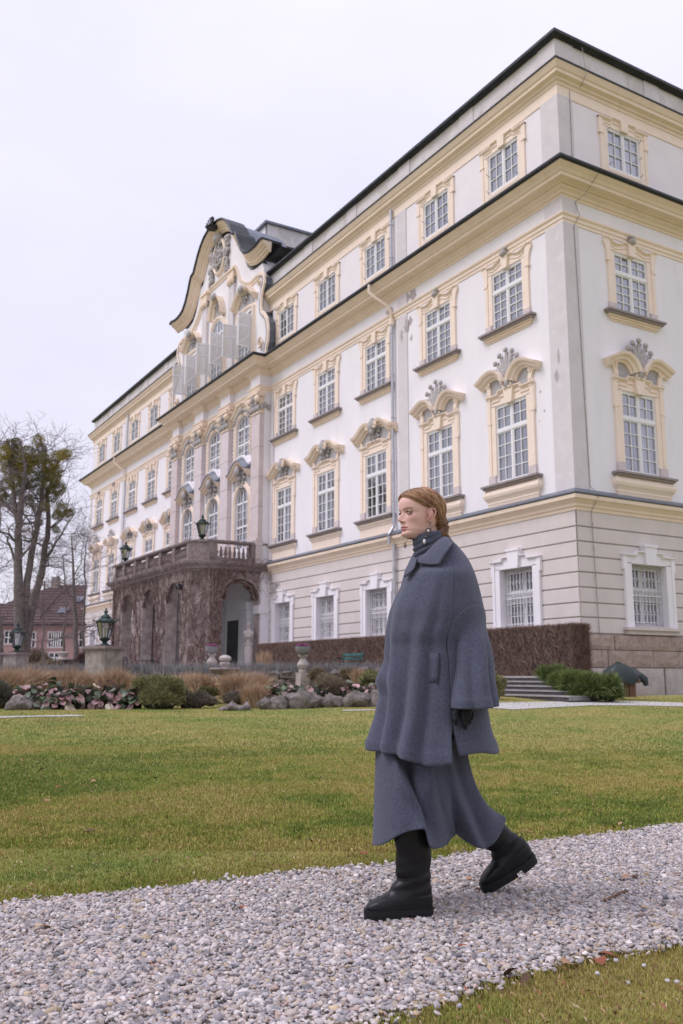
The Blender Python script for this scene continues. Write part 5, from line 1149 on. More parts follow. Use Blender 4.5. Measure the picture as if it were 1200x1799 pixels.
def shrub(nm, label, cat, u, v, t, wpx, hpx, n, ln, wd, pal, seed, up=.4, lumps=7, dy=.8, group=None, core=(.05, .045, .03)):
    b = px(u, v, t); k = t/FPX; rx, rz_ = wpx*k/2, hpx*k; root = thing(nm, label, cat, (b.x, b.y, b.z), _yaw, group)
    r = np.random.default_rng(seed); rr = random.Random(seed); lum = [(0, 0, rz_*.36, rx*.66, rz_*.48)]
    for i in range(lumps+5): lum.append((rr.uniform(-.8, .8)*rx, rr.uniform(-.6, .6)*rx*dy, rz_*rr.uniform(.15, .70), rx*rr.uniform(.18, .38), rz_*rr.uniform(.18, .36)))
    L_ = np.array(lum); w = L_[:, 3]**2; idx = r.choice(len(L_), n, p=w/w.sum()); N_ = unit(r.normal(0, 1, (n, 3))); N_[:, 2] = np.where(N_[:, 2] < -.3, -N_[:, 2], N_[:, 2]); rad = (r.uniform(.80, 1.05, n)+.14*np.abs(r.normal(0, 1, n)))[:, None]
    c = L_[idx]; P = np.stack([c[:, 0], c[:, 1], c[:, 2]], 1)+N_*rad*np.stack([c[:, 3], c[:, 3]*dy, c[:, 4]], 1); P[:, 2] = np.maximum(P[:, 2], 0)
    D = unit(N_+np.array([0, 0, up])+r.normal(0, .45, (n, 3))); Cc = np.array(pal)[r.choice(len(pal), n)]*r.uniform(.7, 1.3, (n, 1))
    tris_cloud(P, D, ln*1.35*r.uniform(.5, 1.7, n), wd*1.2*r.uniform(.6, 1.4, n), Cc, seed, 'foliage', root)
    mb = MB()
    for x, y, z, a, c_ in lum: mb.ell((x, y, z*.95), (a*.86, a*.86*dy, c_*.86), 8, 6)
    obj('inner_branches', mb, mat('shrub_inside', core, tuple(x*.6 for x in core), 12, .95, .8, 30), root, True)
    return root
_yaw = math.atan2(_R.y, _R.x)
GREENY = ((.22, .23, .10), (.32, .31, .15), (.42, .36, .20), (.13, .15, .07)); BROWNY = ((.28, .21, .16), (.38, .30, .22), (.17, .13, .10), (.27, .25, .13))
shrub('shrub', 'rounded olive green evergreen shrub between the pink leaves and the dry grass', 'shrub', 284, 1248, 21.5, 100, 62, 26000, .05, .006, GREENY, 1)
shrub('shrub', 'brownish bare domed shrub between the two leafy clumps in front of the hedge', 'shrub', 580, 1236, 22, 58, 50, 12000, .06, .005, BROWNY, 2)
shrub('shrub', 'small green shrub just left of the walking woman at the back of the bed', 'shrub', 668, 1212, 25, 66, 32, 9000, .05, .006, GREENY, 3)
shrub('shrub', 'small green rounded shrub beside the foot of the garden steps, behind the sleeve', 'shrub', 868, 1232, 22.5, 44, 48, 9000, .05, .006, GREENY, 4)
shrub('shrub', 'low grey brown heather at the foot of the fountain', 'shrub', 345, 1243, 21.8, 60, 26, 6000, .045, .006, ((.26, .20, .20), (.19, .15, .14), (.13, .15, .08)), 5, core=(.09, .07, .06))
shrub('shrub', 'low grey brown heather right of the fountain under the dry grass', 'shrub', 425, 1236, 22.5, 90, 22, 6000, .045, .006, ((.26, .20, .20), (.19, .15, .14), (.13, .15, .08)), 6, core=(.09, .07, .06))
shrub('shrub', 'dark mossy cushion left of the stone fountain', 'shrub', 368, 1225, 24, 46, 16, 4000, .04, .008, ((.10, .12, .04), (.16, .15, .06)), 7)
shrub('shrub', 'brown withered bush on the wall beside the pedestal near the bench', 'shrub', 556, 1194, 26.5, 34, 20, 4000, .05, .006, BROWNY, 8)
shrub('shrub', 'brown withered bush on the wall to the left of the walking woman', 'shrub', 618, 1196, 26.5, 40, 22, 4000, .05, .006, BROWNY, 9)
shrub('shrub', 'greyish twiggy shrub at the left picture edge beside the mossy rock', 'shrub', 2, 1246, 21.5, 42, 46, 9000, .07, .005, ((.20, .17, .15), (.14, .13, .11), (.10, .12, .07)), 10)
# juniper with feathery sprays
JUN = ((.11, .165, .05), (.17, .23, .07), (.26, .29, .10), (.065, .10, .035))
shrub('juniper', 'spreading green juniper between the garden steps and the stone plinth', 'shrub', 1042, 1229, 22.2, 88, 40, 30000, .11, .007, JUN, 12, up=.2, lumps=9)
shrub('juniper', 'small green juniper at the upper end of the garden steps', 'shrub', 972, 1199, 23.6, 46, 24, 9000, .10, .007, JUN, 13, up=.2)
shrub('juniper', 'green juniper spreading down from the hedge end beside the steps', 'shrub', 1004, 1217, 22.8, 64, 34, 16000, .11, .007, JUN, 14, up=.2)
# lavender along the terrace edge
r = np.random.default_rng(41); P = []; D = []
edge = [Vector(a) for a in TP[2:8]]
for i in range(len(edge)-1):
    a, b = edge[i], edge[i+1]; m_ = int((b-a).length*2200); q = r.random(m_); e_ = np.array(a)[None]*(1-q[:, None])+np.array(b)[None]*q[:, None]
    tuft = np.sin(q*(b-a).length*7)+.6*np.sin(q*(b-a).length*17+1); P.append(np.concatenate([e_+r.normal(0, .22, (m_, 2))+np.array([-.15, .25]), (1.0+.05*r.random(m_)+.0*tuft)[:, None]], 1)); D.append(tuft)
P = np.vstack(P); tuft = np.concatenate(D); n = len(P); D = unit(r.normal(0, .45, (n, 3))+np.array([0, 0, 1]))
C = np.array([(.28, .29, .31), (.36, .36, .38), (.20, .20, .20), (.24, .19, .17)])[r.choice(4, n)]
o = tris_cloud(P, D, (.32+.07*tuft)*r.uniform(.6, 1.3, n), .010*np.ones(n), C, 4, 'lavender_border')
# tan ornamental grasses
TAN = ((.52, .36, .24), (.44, .29, .19), (.60, .45, .32), (.36, .23, .15))
def drygrass(u, v, t, wpx, hpx, n, seed, label, lean=.5):
    b = px(u, v, t); k = t/FPX; r = np.random.default_rng(seed); root = thing('dry_grass', label, 'grass', tuple(b), _yaw, 'tan dry grasses in the bed')
    H = hpx*k; W = wpx*k/2; x = r.normal(0, W*.38, n); y = r.normal(0, W*.3, n); a = r.uniform(-1, 1, n)*lean+x/W*.35; az = r.normal(0, .4, n)
    D0 = unit(np.stack([a*.5, az*.4, np.ones(n)], 1)); L1 = H*r.uniform(.35, .65, n); P0 = np.stack([x, y, np.zeros(n)], 1); P1 = P0+D0*L1[:, None]
    D1 = unit(D0+np.stack([a*1.5, az, -.25*np.abs(a)], 1)); P2 = P1+D1*(L1*r.uniform(.5, 1.0, n))[:, None]
    w = r.uniform(.003, .007, n)[:, None]; s_ = unit(np.cross(D0, r.normal(0, 1, (n, 3))))
    V = np.stack([P0-s_*w, P0+s_*w, P1+s_*w, P1-s_*w, P2], 1).reshape(-1, 3); q = np.arange(n)*5
    F = np.stack([q, q+1, q+2, q, q+2, q+3, q+3, q+2, q+4], 1).reshape(-1, 3); C = np.array(TAN)[r.choice(4, n)]*r.uniform(.75, 1.2, (n, 1))
    o = link('blades', npmesh('blades', V, F, LEAFM, 3, False, np.repeat(C, 5, 0)), root); o['kind'] = 'stuff'
for a in ((10, 1230, 23, 60, 58, 2600, 1, 'tall tan dry grass at the left picture edge', .7), (48, 1222, 24, 60, 52, 2600, 2, 'tan dry grass in front of the far stone pier', .8), (85, 1216, 25, 60, 40, 1800, 3, 'low tan dry grass above the left leafy clump', 1.0),
          (122, 1216, 24.5, 80, 44, 2600, 4, 'tan dry grass below the pink house', 1.1), (165, 1212, 24.5, 60, 30, 1500, 5, 'low tan dry grass left of the near lantern pier', 1.2), (200, 1215, 24, 50, 42, 1700, 6, 'tan dry grass at the foot of the near lantern pier', .6), (222, 1210, 25, 40, 28, 900, 16, 'short tan dry grass right of the near lantern pier', .9),
          (352, 1222, 25, 46, 40, 1600, 7, 'tan dry grass left of the stone fountain', .7), (335, 1204, 26, 70, 24, 1200, 17, 'short tan dry grass under the porch corner pier', .9), (410, 1236, 23.2, 34, 56, 1700, 8, 'tan dry grass just right of the stone fountain', .5), (442, 1226, 24, 56, 48, 2200, 9, 'tan dry grass below the herm column', .7),
          (448, 1247, 21.3, 36, 48, 1400, 10, 'tan dry grass drooping over the lawn edge beside the rock wall', .5), (630, 1200, 26, 24, 26, 500, 11, 'small tan grass tuft on the wall left of the woman', .4), (463, 1168, 30, 26, 26, 300, 12, 'thin tan stalks in front of the left hedge end', .3)):
    drygrass(*a)
# big-leaved bergenia clumps, every leaf a piece of its own
def leafmesh(k, m_):
    mb = MB(); rr = random.Random(k); pts = []; n = 10
    for i in range(n+1): t_ = i/n; w = .44*math.sin(math.pi*min(1, t_*1.02))**.62*(1-.12*t_); pts.append((w, t_))
    rows = []
    for w, t_ in pts: c = .10*math.sin(t_*2.6)+rr.uniform(-.01, .01); rows.append([(-w, t_, c+.16*w), (-w*.5, t_, c+.02), (0, t_, c-.03), (w*.5, t_, c+.02), (w, t_, c+.16*w+rr.uniform(-.02, .03))])
    mb.grid(rows[::2]); return mb.mesh('leaf', m_, True)
BC = [('bergenia_pink_leaf', (.46, .25, .27), (.56, .36, .36)), ('bergenia_green_leaf', (.09, .15, .075), (.14, .20, .10)), ('bergenia_dull_purple_leaf', (.24, .12, .13), (.30, .19, .18)), ('bergenia_pale_leaf', (.62, .52, .44), (.52, .46, .32)), ('bergenia_grey_green_leaf', (.19, .20, .15), (.13, .17, .12)), ('bergenia_dark_leaf', (.05, .075, .045), (.08, .10, .06)), ('bergenia_mauve_leaf', (.36, .22, .24), (.28, .18, .18))]
BM = [leafmesh(i, mat(a, b, c, 14, .45, .25, 60, coord='O', spec=.4)) for i, (a, b, c) in enumerate(BC)]
def bergenia(label, u0, u1, vb, vt, t, n, seed, pal):
    b = px((u0+u1)/2, vb, t); k = t/FPX; W = (u1-u0)*k/2; H = (vb-vt)*k; root = thing('bergenia_clump', label, 'plant', tuple(b), _yaw); rr = random.Random(seed)
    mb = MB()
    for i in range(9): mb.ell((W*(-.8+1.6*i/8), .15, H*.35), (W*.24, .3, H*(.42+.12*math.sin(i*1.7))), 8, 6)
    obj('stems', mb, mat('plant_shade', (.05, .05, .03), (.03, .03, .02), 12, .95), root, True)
    for i in range(n):
        x = rr.uniform(-1, 1); z = rr.random()**.8; hh = H*(.88+.14*math.sin(x*5+seed)+.08*math.sin(x*13)); y = -.38*(1-z*.8)+rr.uniform(-.05, .12)
        s_ = rr.uniform(.14, .235); o = link('leaf', BM[rr.choices(range(7), pal)[0]], root, (x*W, y, z*hh*.92+.02)); o.scale = (s_*rr.uniform(.8, 1.15), s_, s_)
        o.rotation_euler = (rr.gauss(-1.05+.8*z, .45), rr.gauss(0, .35), math.pi+rr.gauss(0, .9))
PA = (3, 3, 4, 1.2, 3, 2, 3)
bergenia('left clump of large pink and green leaves at the lawn edge behind the mossy rock', 28, 145, 1247, 1197, 21.2, 135, 1, PA)
bergenia('second clump of large pink and purple leaves left of the rounded olive shrub', 125, 246, 1247, 1196, 21.6, 135, 2, PA)
bergenia('clump of large pink and white leaves on the rocks below the pedestal', 456, 562, 1232, 1199, 21.6, 105, 3, (4, 3, 3, 3, 1, 4, 3))
bergenia('right clump of large pink and white leaves on the rocks next to the woman', 600, 672, 1232, 1199, 21.8, 75, 4, (4, 3, 3, 3, 1, 4, 3))
bergenia('few large leaves trailing between the rocks and the brownish shrub', 535, 575, 1236, 1206, 21.4, 24, 5, (4, 3, 3, 3, 1, 4, 3))
# edging rocks
ROCK = mat('lichened_rock', (.27, .235, .225), (.11, .095, .09), 7, .95, 1.0, 16, c3=(.13, .14, .08), s3=5, f3=.5, bdist=.03)
def rock(u, v, t, w, h, seed, label):
    b = px(u, v, t); k = t/FPX; mb = MB(); rr = random.Random(seed); mb.ell((0, 0, h*k*.42), (w*k/2, w*k*.4, h*k*.58), 14, 9)
    mb.v = [(x+noise.noise(Vector((x*5+seed, y*5, z*5)))*.15+rr.uniform(-.02, .02), y+noise.noise(Vector((x*5, y*5+seed, z*5)))*.08, z+noise.noise(Vector((x*6, y*6, z*6+seed)))*.13+rr.uniform(-.015, .015)) for x, y, z in mb.v]
    tag(obj('rock', mb, ROCK, None, True, 35, loc=tuple(b), rz=_yaw), label, 'rock')
for a in ((36, 1247, 20.8, 46, 22, 1, 'lichen covered rock at the left end of the flower bed'), (468, 1247, 20.6, 22, 20, 2, 'small pale rock at the left end of the right rock edging'), (490, 1248, 20.6, 34, 22, 3, 'rounded mossy rock under the pink and white leaves'), (532, 1246, 20.7, 58, 34, 4, 'largest rough grey rock of the edging, below the pedestal'),
          (583, 1243, 20.9, 46, 24, 5, 'brown grey rock under the brownish shrub'), (628, 1242, 20.8, 52, 26, 6, 'rough grey rock below the right leafy clump'), (664, 1241, 20.8, 34, 26, 7, 'rock touching the edge of the grey blue coat'), (414, 1250, 20.4, 46, 14, 8, 'flat layered pale rock at the lawn edge below the fountain'), (508, 1238, 21, 26, 22, 9, 'dark rock between the mossy rock and the largest rock')): rock(*a)
# ---- covered garden cart by the plinth
TARP = mat('dark_green_tarpaulin', (.03, .042, .042), (.018, .028, .028), 6, .42, .3, 12, spec=.35, coord='O')
WOODB = mat('old_brown_wood', (.22, .12, .08), (.15, .085, .06), 8, .8, .4, 40)
b = px(1092, 1221, 23.6); t = thing('covered_cart', 'low wooden garden cart under a crumpled dark green tarpaulin beside the stone plinth', 'cart', (b.x, b.y, b.z), _yaw); k = 23.6/FPX
mb = MB(); n = 26
rows = []
for i in range(13):
    f = i/12; th = f*math.pi*.56; row = []
    for j in range(n):
        a = 2*math.pi*j/n; rx = (.54+.05*math.sin(3*a+1)+.05*noise.noise(Vector((math.cos(a)*2, math.sin(a)*2, 4)))); ry = .36
        R0 = math.sin(th)*(1+.07*noise.noise(Vector((math.cos(a)*3, math.sin(a)*3, f*4)))); dz = .05*abs(math.sin(a*4.5+f))*f+.06*noise.noise(Vector((math.cos(a)*4, math.sin(a)*4, f*6)))
        row.append((rx*R0*math.cos(a)+.06*f, ry*R0*math.sin(a), .42+.36*math.cos(th)*(1+.18*math.cos(a+2.2))-dz))
    rows.append(row)
mb.grid(rows[::-1], True); o = obj('tarpaulin', mb, TARP, t, True)
mb = MB(); mb.tube([(.46, -.15, .50), (.56, -.18, .40), (.60, -.2, .24)], [.09, .1, .06], 7); mb.tube([(-.48, -.1, .4), (-.58, -.12, .34)], [.09, .05], 7); obj('tarpaulin_fold', mb, TARP, t, True)
obj('cart_bed', MB().box(-.40, .42, -.28, .28, .30, .42), WOODB, t)
for x, w in ((.05, .10), (.17, .16)): obj('leg', MB().box(x, x+w, -.16, -.04, -.05, .30), WOODB, t)
# ---- trees
BARK = mat('grey_brown_bark', (.13, .11, .105), (.21, .185, .175), 5, .95, .8, 14, c3=(.10, .12, .035), s3=1.3, f3=.5, bdist=.04)
TWIG = mat('fine_twig', (.14, .105, .11), (.20, .155, .16), 5, .9)
def grow(mb, mt_, p, d, L_, r0, lev, rr, up=.25, twist=.30):
    if lev == 0 or r0 < .006: return
    n = 5 if lev > 2 else 4; pts = [p.copy()]; rad = [r0]; q = p.copy(); dd = d.copy()
    for i in range(n):
        dd = (dd+Vector((rr.gauss(0, twist), rr.gauss(0, twist), rr.gauss(0, twist*.6)+up*.12))).normalized(); q = q+dd*(L_/n); pts.append(q.copy()); rad.append(r0*(1-.55*(i+1)/n))
        if i > 0 and rr.random() < (.95 if lev > 1 else .8):
            side = Vector((rr.gauss(0, 1), rr.gauss(0, 1), rr.gauss(0, .5))); nd = (dd*.75+side.normalized()*.8).normalized(); grow(mb, mt_, q.copy(), nd, L_*rr.uniform(.55, .75), max(rad[-1]*.62, .009), lev-1, rr, up, twist)
    (mb if r0 > .035 else mt_).tube(pts, rad, 6 if r0 > .06 else (4 if r0 > .02 else 3), False)
    grow(mb, mt_, q, dd, L_*.7, rad[-1]*.9, lev-1, rr, up, twist)
def leader(mb, mt_, pxs, t, r0, r1, rr, every=1, L_=2.2, lev=3, org=None, start=.35):
    P = [px(u, v, t+dt) for u, v, dt in pxs]; pts = []
    for i in range(len(P)-1):
        for k in range(4): pts.append(P[i].lerp(P[i+1], k/4)+Vector((rr.gauss(0, .03), rr.gauss(0, .03), 0)))
    pts.append(P[-1]); m_ = len(pts); rad = [r0+(r1-r0)*(i/(m_-1))**.8 for i in range(m_)]; pts = [p-org for p in pts]
    mb.tube(pts, rad, 9, False)
    for i in range(int(m_*start), m_, every):
        for _ in range(2 if i < m_-3 else 3):
            a = rr.uniform(0, 6.28); d = Vector((math.cos(a), math.sin(a), rr.uniform(-.1, .8))).normalized(); grow(mb, mt_, pts[i].copy(), d, L_*rr.uniform(.6, 1.2)*(1-.3*i/m_), max(rad[i]*.42, .02), lev, rr)
def finish_tree(mb, mt_, label, org, cat='tree'):
    t = thing('bare_tree', label, cat, tuple(org)); obj('trunk', mb, BARK, t, True); o = obj('crown', mt_, TWIG, t); o['kind'] = 'stuff'; return t
rr = random.Random(3); org = px(42, 1185, 48); org.z = .5; mb, mt_ = MB(), MB()
b0 = (40, 1200, 0)
leader(mb, mt_, [b0, (33, 1080, 0), (33, 990, 0), (33, 920, 0), (24, 870, .3), (16, 810, .5), (14, 775, .6)], 48, .34, .05, rr, 2, 1.9, 3, org)
leader(mb, mt_, [(33, 925, 0), (40, 870, -.3), (44, 820, -.5), (36, 775, -.6)], 48, .20, .04, rr, 2, 1.6, 3, org, .2)
leader(mb, mt_, [(42, 1150, .3), (48, 1020, .4), (64, 930, .6), (76, 860, .6), (80, 800, .7), (70, 772, .8)], 48, .25, .04, rr, 2, 1.8, 3, org)
leader(mb, mt_, [(44, 1150, .4), (58, 1060, .8), (76, 990, 1.0), (84, 930, 1.2), (84, 870, 1.4), (98, 820, 1.6), (112, 795, 1.7)], 48, .27, .04, rr, 2, 1.8, 3, org)
leader(mb, mt_, [(76, 990, 1.0), (100, 950, .6), (130, 905, .4)], 48, .09, .02, rr, 2, 1.5, 3, org, .2)
leader(mb, mt_, [(70, 1085, 1.0), (100, 1050, .6), (130, 1025, .4)], 48, .09, .02, rr, 2, 1.4, 3, org, .2)
tree = finish_tree(mb, mt_, 'tall bare tree with three leaning stems full of yellow green mistletoe', org)
r = np.random.default_rng(8); MIST = []
for k in range(4):
    n = 1500; N_ = unit(r.normal(0, 1, (n, 3))); P = N_*(r.uniform(.25, .95, n)**.6)[:, None]; P[:, 2] *= .85
    lump = np.array([noise.noise(Vector(tuple(x*2.2))+Vector((k*5, 0, 0))) for x in P]); P *= (1+.35*lump)[:, None]; D = unit(N_+r.normal(0, .7, (n, 3)))
    pal = np.array([(.40, .34, .07), (.28, .26, .075), (.18, .18, .06), (.50, .38, .08)] if k < 2 else [(.20, .20, .08), (.28, .26, .09), (.14, .145, .065), (.30, .25, .10)]); C = pal[r.choice(4, n)]*r.uniform(.75, 1.2, (n, 1))
    s_ = unit(np.cross(D, r.normal(0, 1, (n, 3)))); L1 = r.uniform(.12, .26, n)[:, None]; w = .035; m1 = P+D*L1*.6
    V = np.stack([P, m1+s_*w, P+D*L1, m1-s_*w], 1).reshape(-1, 3); b = np.arange(n)*4; F = np.stack([b, b+1, b+2, b, b+2, b+3], 1).reshape(-1, 3)
    MIST.append(npmesh('mistletoe', V, F, LEAFM, 3, False, np.repeat(C, 4, 0)))
for u, v, q in ((18, 783, 10), (30, 779, 8), (50, 795, 11), (6, 795, 10), (67, 774, 9), (73, 789, 9), (76, 806, 10), (108, 799, 8), (118, 797, 7), (100, 803, 9), (31, 803, 14), (46, 814, 14), (61, 822, 12), (20, 824, 14), (86, 820, 11), (96, 827, 11), (28, 846, 12), (98, 838, 9), (10, 852, 10), (88, 848, 12), (103, 858, 11), (60, 849, 10), (42, 848, 9), (91, 872, 10), (75, 866, 9), (108, 895, 10), (122, 901, 7), (12, 878, 10), (50, 880, 9), (64, 893, 7), (100, 905, 7), (98, 930, 6), (38, 826, 13), (68, 806, 9), (12, 812, 11), (2, 868, 9), (32, 890, 6), (22, 798, 11), (56, 806, 9), (78, 836, 10), (34, 866, 7), (80, 890, 7), (70, 918, 5)):
    p = px(u, v, 48+rr.uniform(-.5, 1.5)); dull = rr.random() < .3 or v > 842
    o = link('mistletoe', MIST[(2 if dull else 0)+rr.randrange(2)], tree, tuple(p-org)); o.scale = (q*.041,)*3; o.rotation_euler = (rr.random()*6, rr.random()*6, rr.random()*6)
def small_tree(label, trunk, t, r0, L_, lev, seed, every=2):
    rr = random.Random(seed); o_ = px(trunk[0][0], trunk[0][1], t); mb, mt_ = MB(), MB(); leader(mb, mt_, [(a, b, 0) for a, b in trunk], t, r0, .03, rr, every, L_, lev, o_, .25); finish_tree(mb, mt_, label, o_)
small_tree('bare dark tree standing directly left of the palace corner', [(134, 1190), (133, 1120), (131, 1050), (128, 990), (126, 940)], 58, .22, 2.2, 4, 11)
small_tree('slender bare tree between the mistletoe tree and the palace', [(110, 1190), (112, 1120), (116, 1060), (113, 1010), (110, 975)], 66, .12, 1.8, 4, 12, 3)
small_tree('bare bushy tree whose twigs touch the left palace corner', [(148, 1190), (146, 1110), (150, 1040), (149, 980), (152, 950)], 64, .12, 1.9, 4, 13, 3)
small_tree('dark bare trunk at the very left picture edge', [(4, 1190), (1, 1120), (-8, 1040), (-6, 960), (-12, 890)], 40, .16, 1.9, 4, 14, 3)
small_tree('thin pale young trunk in front of the pink house', [(76, 1195), (77, 1130), (77, 1060), (78, 1020)], 40, .06, .9, 3, 15, 4)
small_tree('bare tree behind the house roof on the left', [(-20, 1180), (-14, 1080), (-5, 1000), (-2, 930), (4, 880)], 62, .2, 2.4, 4, 16, 2)
small_tree('leaning bare tree behind the chimney of the pink house', [(60, 1180), (58, 1100), (66, 1040), (72, 985)], 82, .18, 2.2, 4, 17, 2)
# ---- pink house with a red-brown roof
PK = mat('pink_house_plaster', (.43, .28, .265), (.37, .24, .23), 1.2, .9, .15, 40); RT = mat('red_brown_tiles', (.15, .10, .10), (.10, .07, .072), 3, .85, .5, 30, c3=(.24, .15, .14), s3=6, f3=.4)
b = px(60, 1188, 75); hz = thing('pink_house', 'low pink house with a dark red hipped roof behind the bare trees', 'house', (b.x, b.y, .3), _yaw); k = 75/FPX
def hx(u): return (u-60)*k
def hzv(v): return (1188-v)*k+.7
E0 = hzv(1099)
obj('wall', MB().box(hx(-90), hx(185), 0, 11, -.2, E0), PK, hz)
mb = MB(); x0, x1 = hx(-94), hx(190); r0_, r1_ = hx(52), hx(150); y0, y1 = -.5, 11.5; zr = hzv(1037)+.9
mb.add([(x0, y0, E0), (x1, y0, E0), (x1, y1, E0), (x0, y1, E0), (r0_, 5.5, zr), (x1, 5.5, zr)], [(0, 1, 5, 4), (3, 0, 4), (2, 3, 4, 5), (1, 2, 5)]); obj('roof', mb, RT, hz)
for i in range(14):   # tile courses read as low steps
    f = (i+.5)/14; z = E0+(zr-E0)*f; y = y0+(5.5-y0)*f; xa = x0+(r0_-x0)*f; obj('tile_course', MB().box(xa, x1, y-.06, y+.02, z-.02, z+.05), RT, hz)
obj('eaves', MB().box(x0, x1, y0-.1, y0+.1, E0-.12, E0+.03), GUT, hz)
for u0, u1, v0, v1, n_ in ((83, 107, 1114, 1138, 3), (48, 57, 1114, 1138, 1), (137, 149, 1114, 1138, 1), (5, 17, 1112, 1132, 1), (86, 102, 1150, 1164, 1), (47, 57, 1152, 1170, 1), (-40, -25, 1112, 1134, 1)):
    a, b_, c, d_ = hx(u0), hx(u1), hzv(v1), hzv(v0); w = obj('window', MB().box(a-.16, b_+.16, -.06, .02, c-.14, d_+.14), PINKB, hz)
    obj('pane', MB().box(a, b_, -.08, -.055, c, d_), GUT, w)
    mb = MB()
    for q in range(1, n_*2): xx = a+(b_-a)*q/(n_*2); mb.box(xx-.05, xx+.05, -.10, -.075, c, d_)
    mb.box(a, b_, -.10, -.075, (c+d_)/2-.04, (c+d_)/2+.04); obj('glazing_bar', mb, TIMB, w)
for u0, v0, s_ in ((86, 1075, 1.0), (103, 1052, .8)):
    z = hzv(v0); f = (z-E0)/(zr-E0); y = y0+(5.5-y0)*f; o = obj('skylight', MB().box(-.4*s_, .4*s_, -.45, .45, 0, .08), ZINC, hz, loc=(hx(u0)+.5, y, z+.1)); o.rotation_euler.x = math.atan2(zr-E0, 5.5-y0)
for u0, v0 in ((53, 1022), (8, 1046)): obj('chimney', MB().box(hx(u0)-.3, hx(u0)+.3, 5.0, 5.7, E0+1, hzv(v0)+.9), CONG2, hz)
# hedge bits and dark shrubs at the foot of the house
shrub('shrub', 'dark brown bush at the foot of the palace corner behind the near lantern pier', 'shrub', 152, 1184, 46, 34, 34, 5000, .16, .02, ((.17, .09, .085), (.11, .07, .06)), 31)
shrub('shrub', 'low brown bushes in front of the pink house beside the thin trunk', 'shrub', 100, 1192, 44, 60, 26, 6000, .2, .02, BROWNY, 32, lumps=10)
shrub('shrub', 'twiggy grey bush in front of the pink house wall by the stone vase', 'shrub', 62, 1186, 50, 44, 40, 5000, .25, .015, BROWNY, 33, lumps=8)
p = px(109, 1180, 46); mb = MB(); mb.lathe([(.3, -.8), (.3, .1), (.22, .2), (.26, .5), (.34, .6), (.2, .75), (.3, .95), (.2, 1.0)], 10); tag(obj('stone_vase', mb, CONG2, None, True, 35, loc=tuple(p)), 'pale stone vase standing in front of the pink house', 'vase')
p = px(132, 1172, 44); t = thing('garden_table', 'dark garden table set beside the near lantern pier in front of the house', 'table', (p.x, p.y, 1.0), _yaw)
obj('top', MB().box(-.55, .55, -.4, .4, .70, .75), GUT, t)
for x in (-.5, .5):
    for y in (-.35, .35): obj('leg', MB().box(x-.03, x+.03, y-.03, y+.03, 0, .70), GUT, t)
# ---- fallen leaves, stray pebbles and a twig
FL = [mat('fallen_leaf_%s' % a, b, c, 30, .8, .3, 90, coord='O') for a, b, c in (('russet', (.30, .10, .055), (.20, .07, .045)), ('tan', (.42, .25, .15), (.32, .19, .12)), ('dark', (.13, .07, .05), (.09, .05, .04)))]
def leafy(k):
    mb = MB(); rr = random.Random(k); rows = []
    for i in range(6): t_ = i/5; w = .5*math.sin(math.pi*min(.98, t_+.04))**.8*(1+.3*(i % 2)); c = .22*math.sin(t_*3+k); rows.append([(-w, t_, c+.3*w+rr.uniform(-.05, .05)), (0, t_, c), (w, t_, c+.25*w+rr.uniform(-.05, .08))])
    mb.grid(rows); mb.tube([(0, 0, .02), (.05, -.35, .05)], .02, 3); return mb.mesh('fallen_leaf', FL[k % 3], True)
LM = [leafy(k) for k in range(6)]
def on_ground(u, v):
    p = gp(u, v); return p
spots = [(712, 1535, .05, 'small russet leaf on the gravel right of the front boot heel'), (830, 1552, .045, 'russet leaf in front of the raised boot'), (838, 1570, .04, 'dark leaf just under the raised boot toe'), (812, 1668, .045, 'russet leaf on the gravel below the front boot'), (845, 1682, .05, 'torn russet leaf near the middle of the path'), (885, 1720, .055, 'reddish leaf at the near edge of the gravel'), (920, 1750, .06, 'large russet leaf standing up at the near gravel edge') if False else (1080, 1690, .07, 'large russet leaf standing at the near right edge of the gravel'),
         (990, 1708, .07, 'long reddish brown leaf lying at the near gravel edge'), (930, 1728, .05, 'small tan leaf at the near gravel edge'), (702, 1782, .05, 'tan brown leaf at the very bottom of the path'), (955, 1762, .07, 'curled tan leaf in the near grass'), (1190, 1780, .07, 'reddish leaf in the near grass at the right picture edge'), (1060, 1705, .05, 'tan leaf in the near grass beside pebbles'), (1110, 1551, .055, 'curled brown leaf on the path right of the raised boot'), (1122, 1548, .05, 'second curled brown leaf next to the twig'),
         (1075, 1456, .06, 'dark red leaf on the lawn just behind the path at right'), (1060, 1430, .05, 'russet leaf on the lawn right of the skirt'), (1130, 1418, .05, 'dark leaf on the lawn near the right edge'), (1040, 1402, .04, 'tan leaf on the lawn at the right'), (1096, 1452, .05, 'long tan leaf beside the dark red leaf'), (76, 1354, .06, 'dark leaf in the left middle of the lawn'), (107, 1385, .06, 'dark curled leaf on the left lawn'), (78, 1411, .06, 'brown leaf low on the left lawn'), (272, 1370, .05, 'brown leaf in the centre left lawn'), (40, 1339, .06, 'dark leaf near the left edge of the lawn'), (168, 1377, .05, 'pale leaf on the left lawn'), (180, 1356, .04, 'small tan leaf on the left lawn'), (630, 1506, .06, 'reddish leaf at the lawn edge left of the front boot'), (290, 1555, .05, 'tan leaf at the lawn edge left of centre'), (150, 1464, .05, 'brown leaf on the lower left lawn'), (420, 1600, .05, 'russet leaf among the left pebbles'), (70, 1640, .05, 'dark leaf on the gravel at the left'), (540, 1480, .05, 'brown leaf on the lawn left of the skirt')]
rr = random.Random(12)
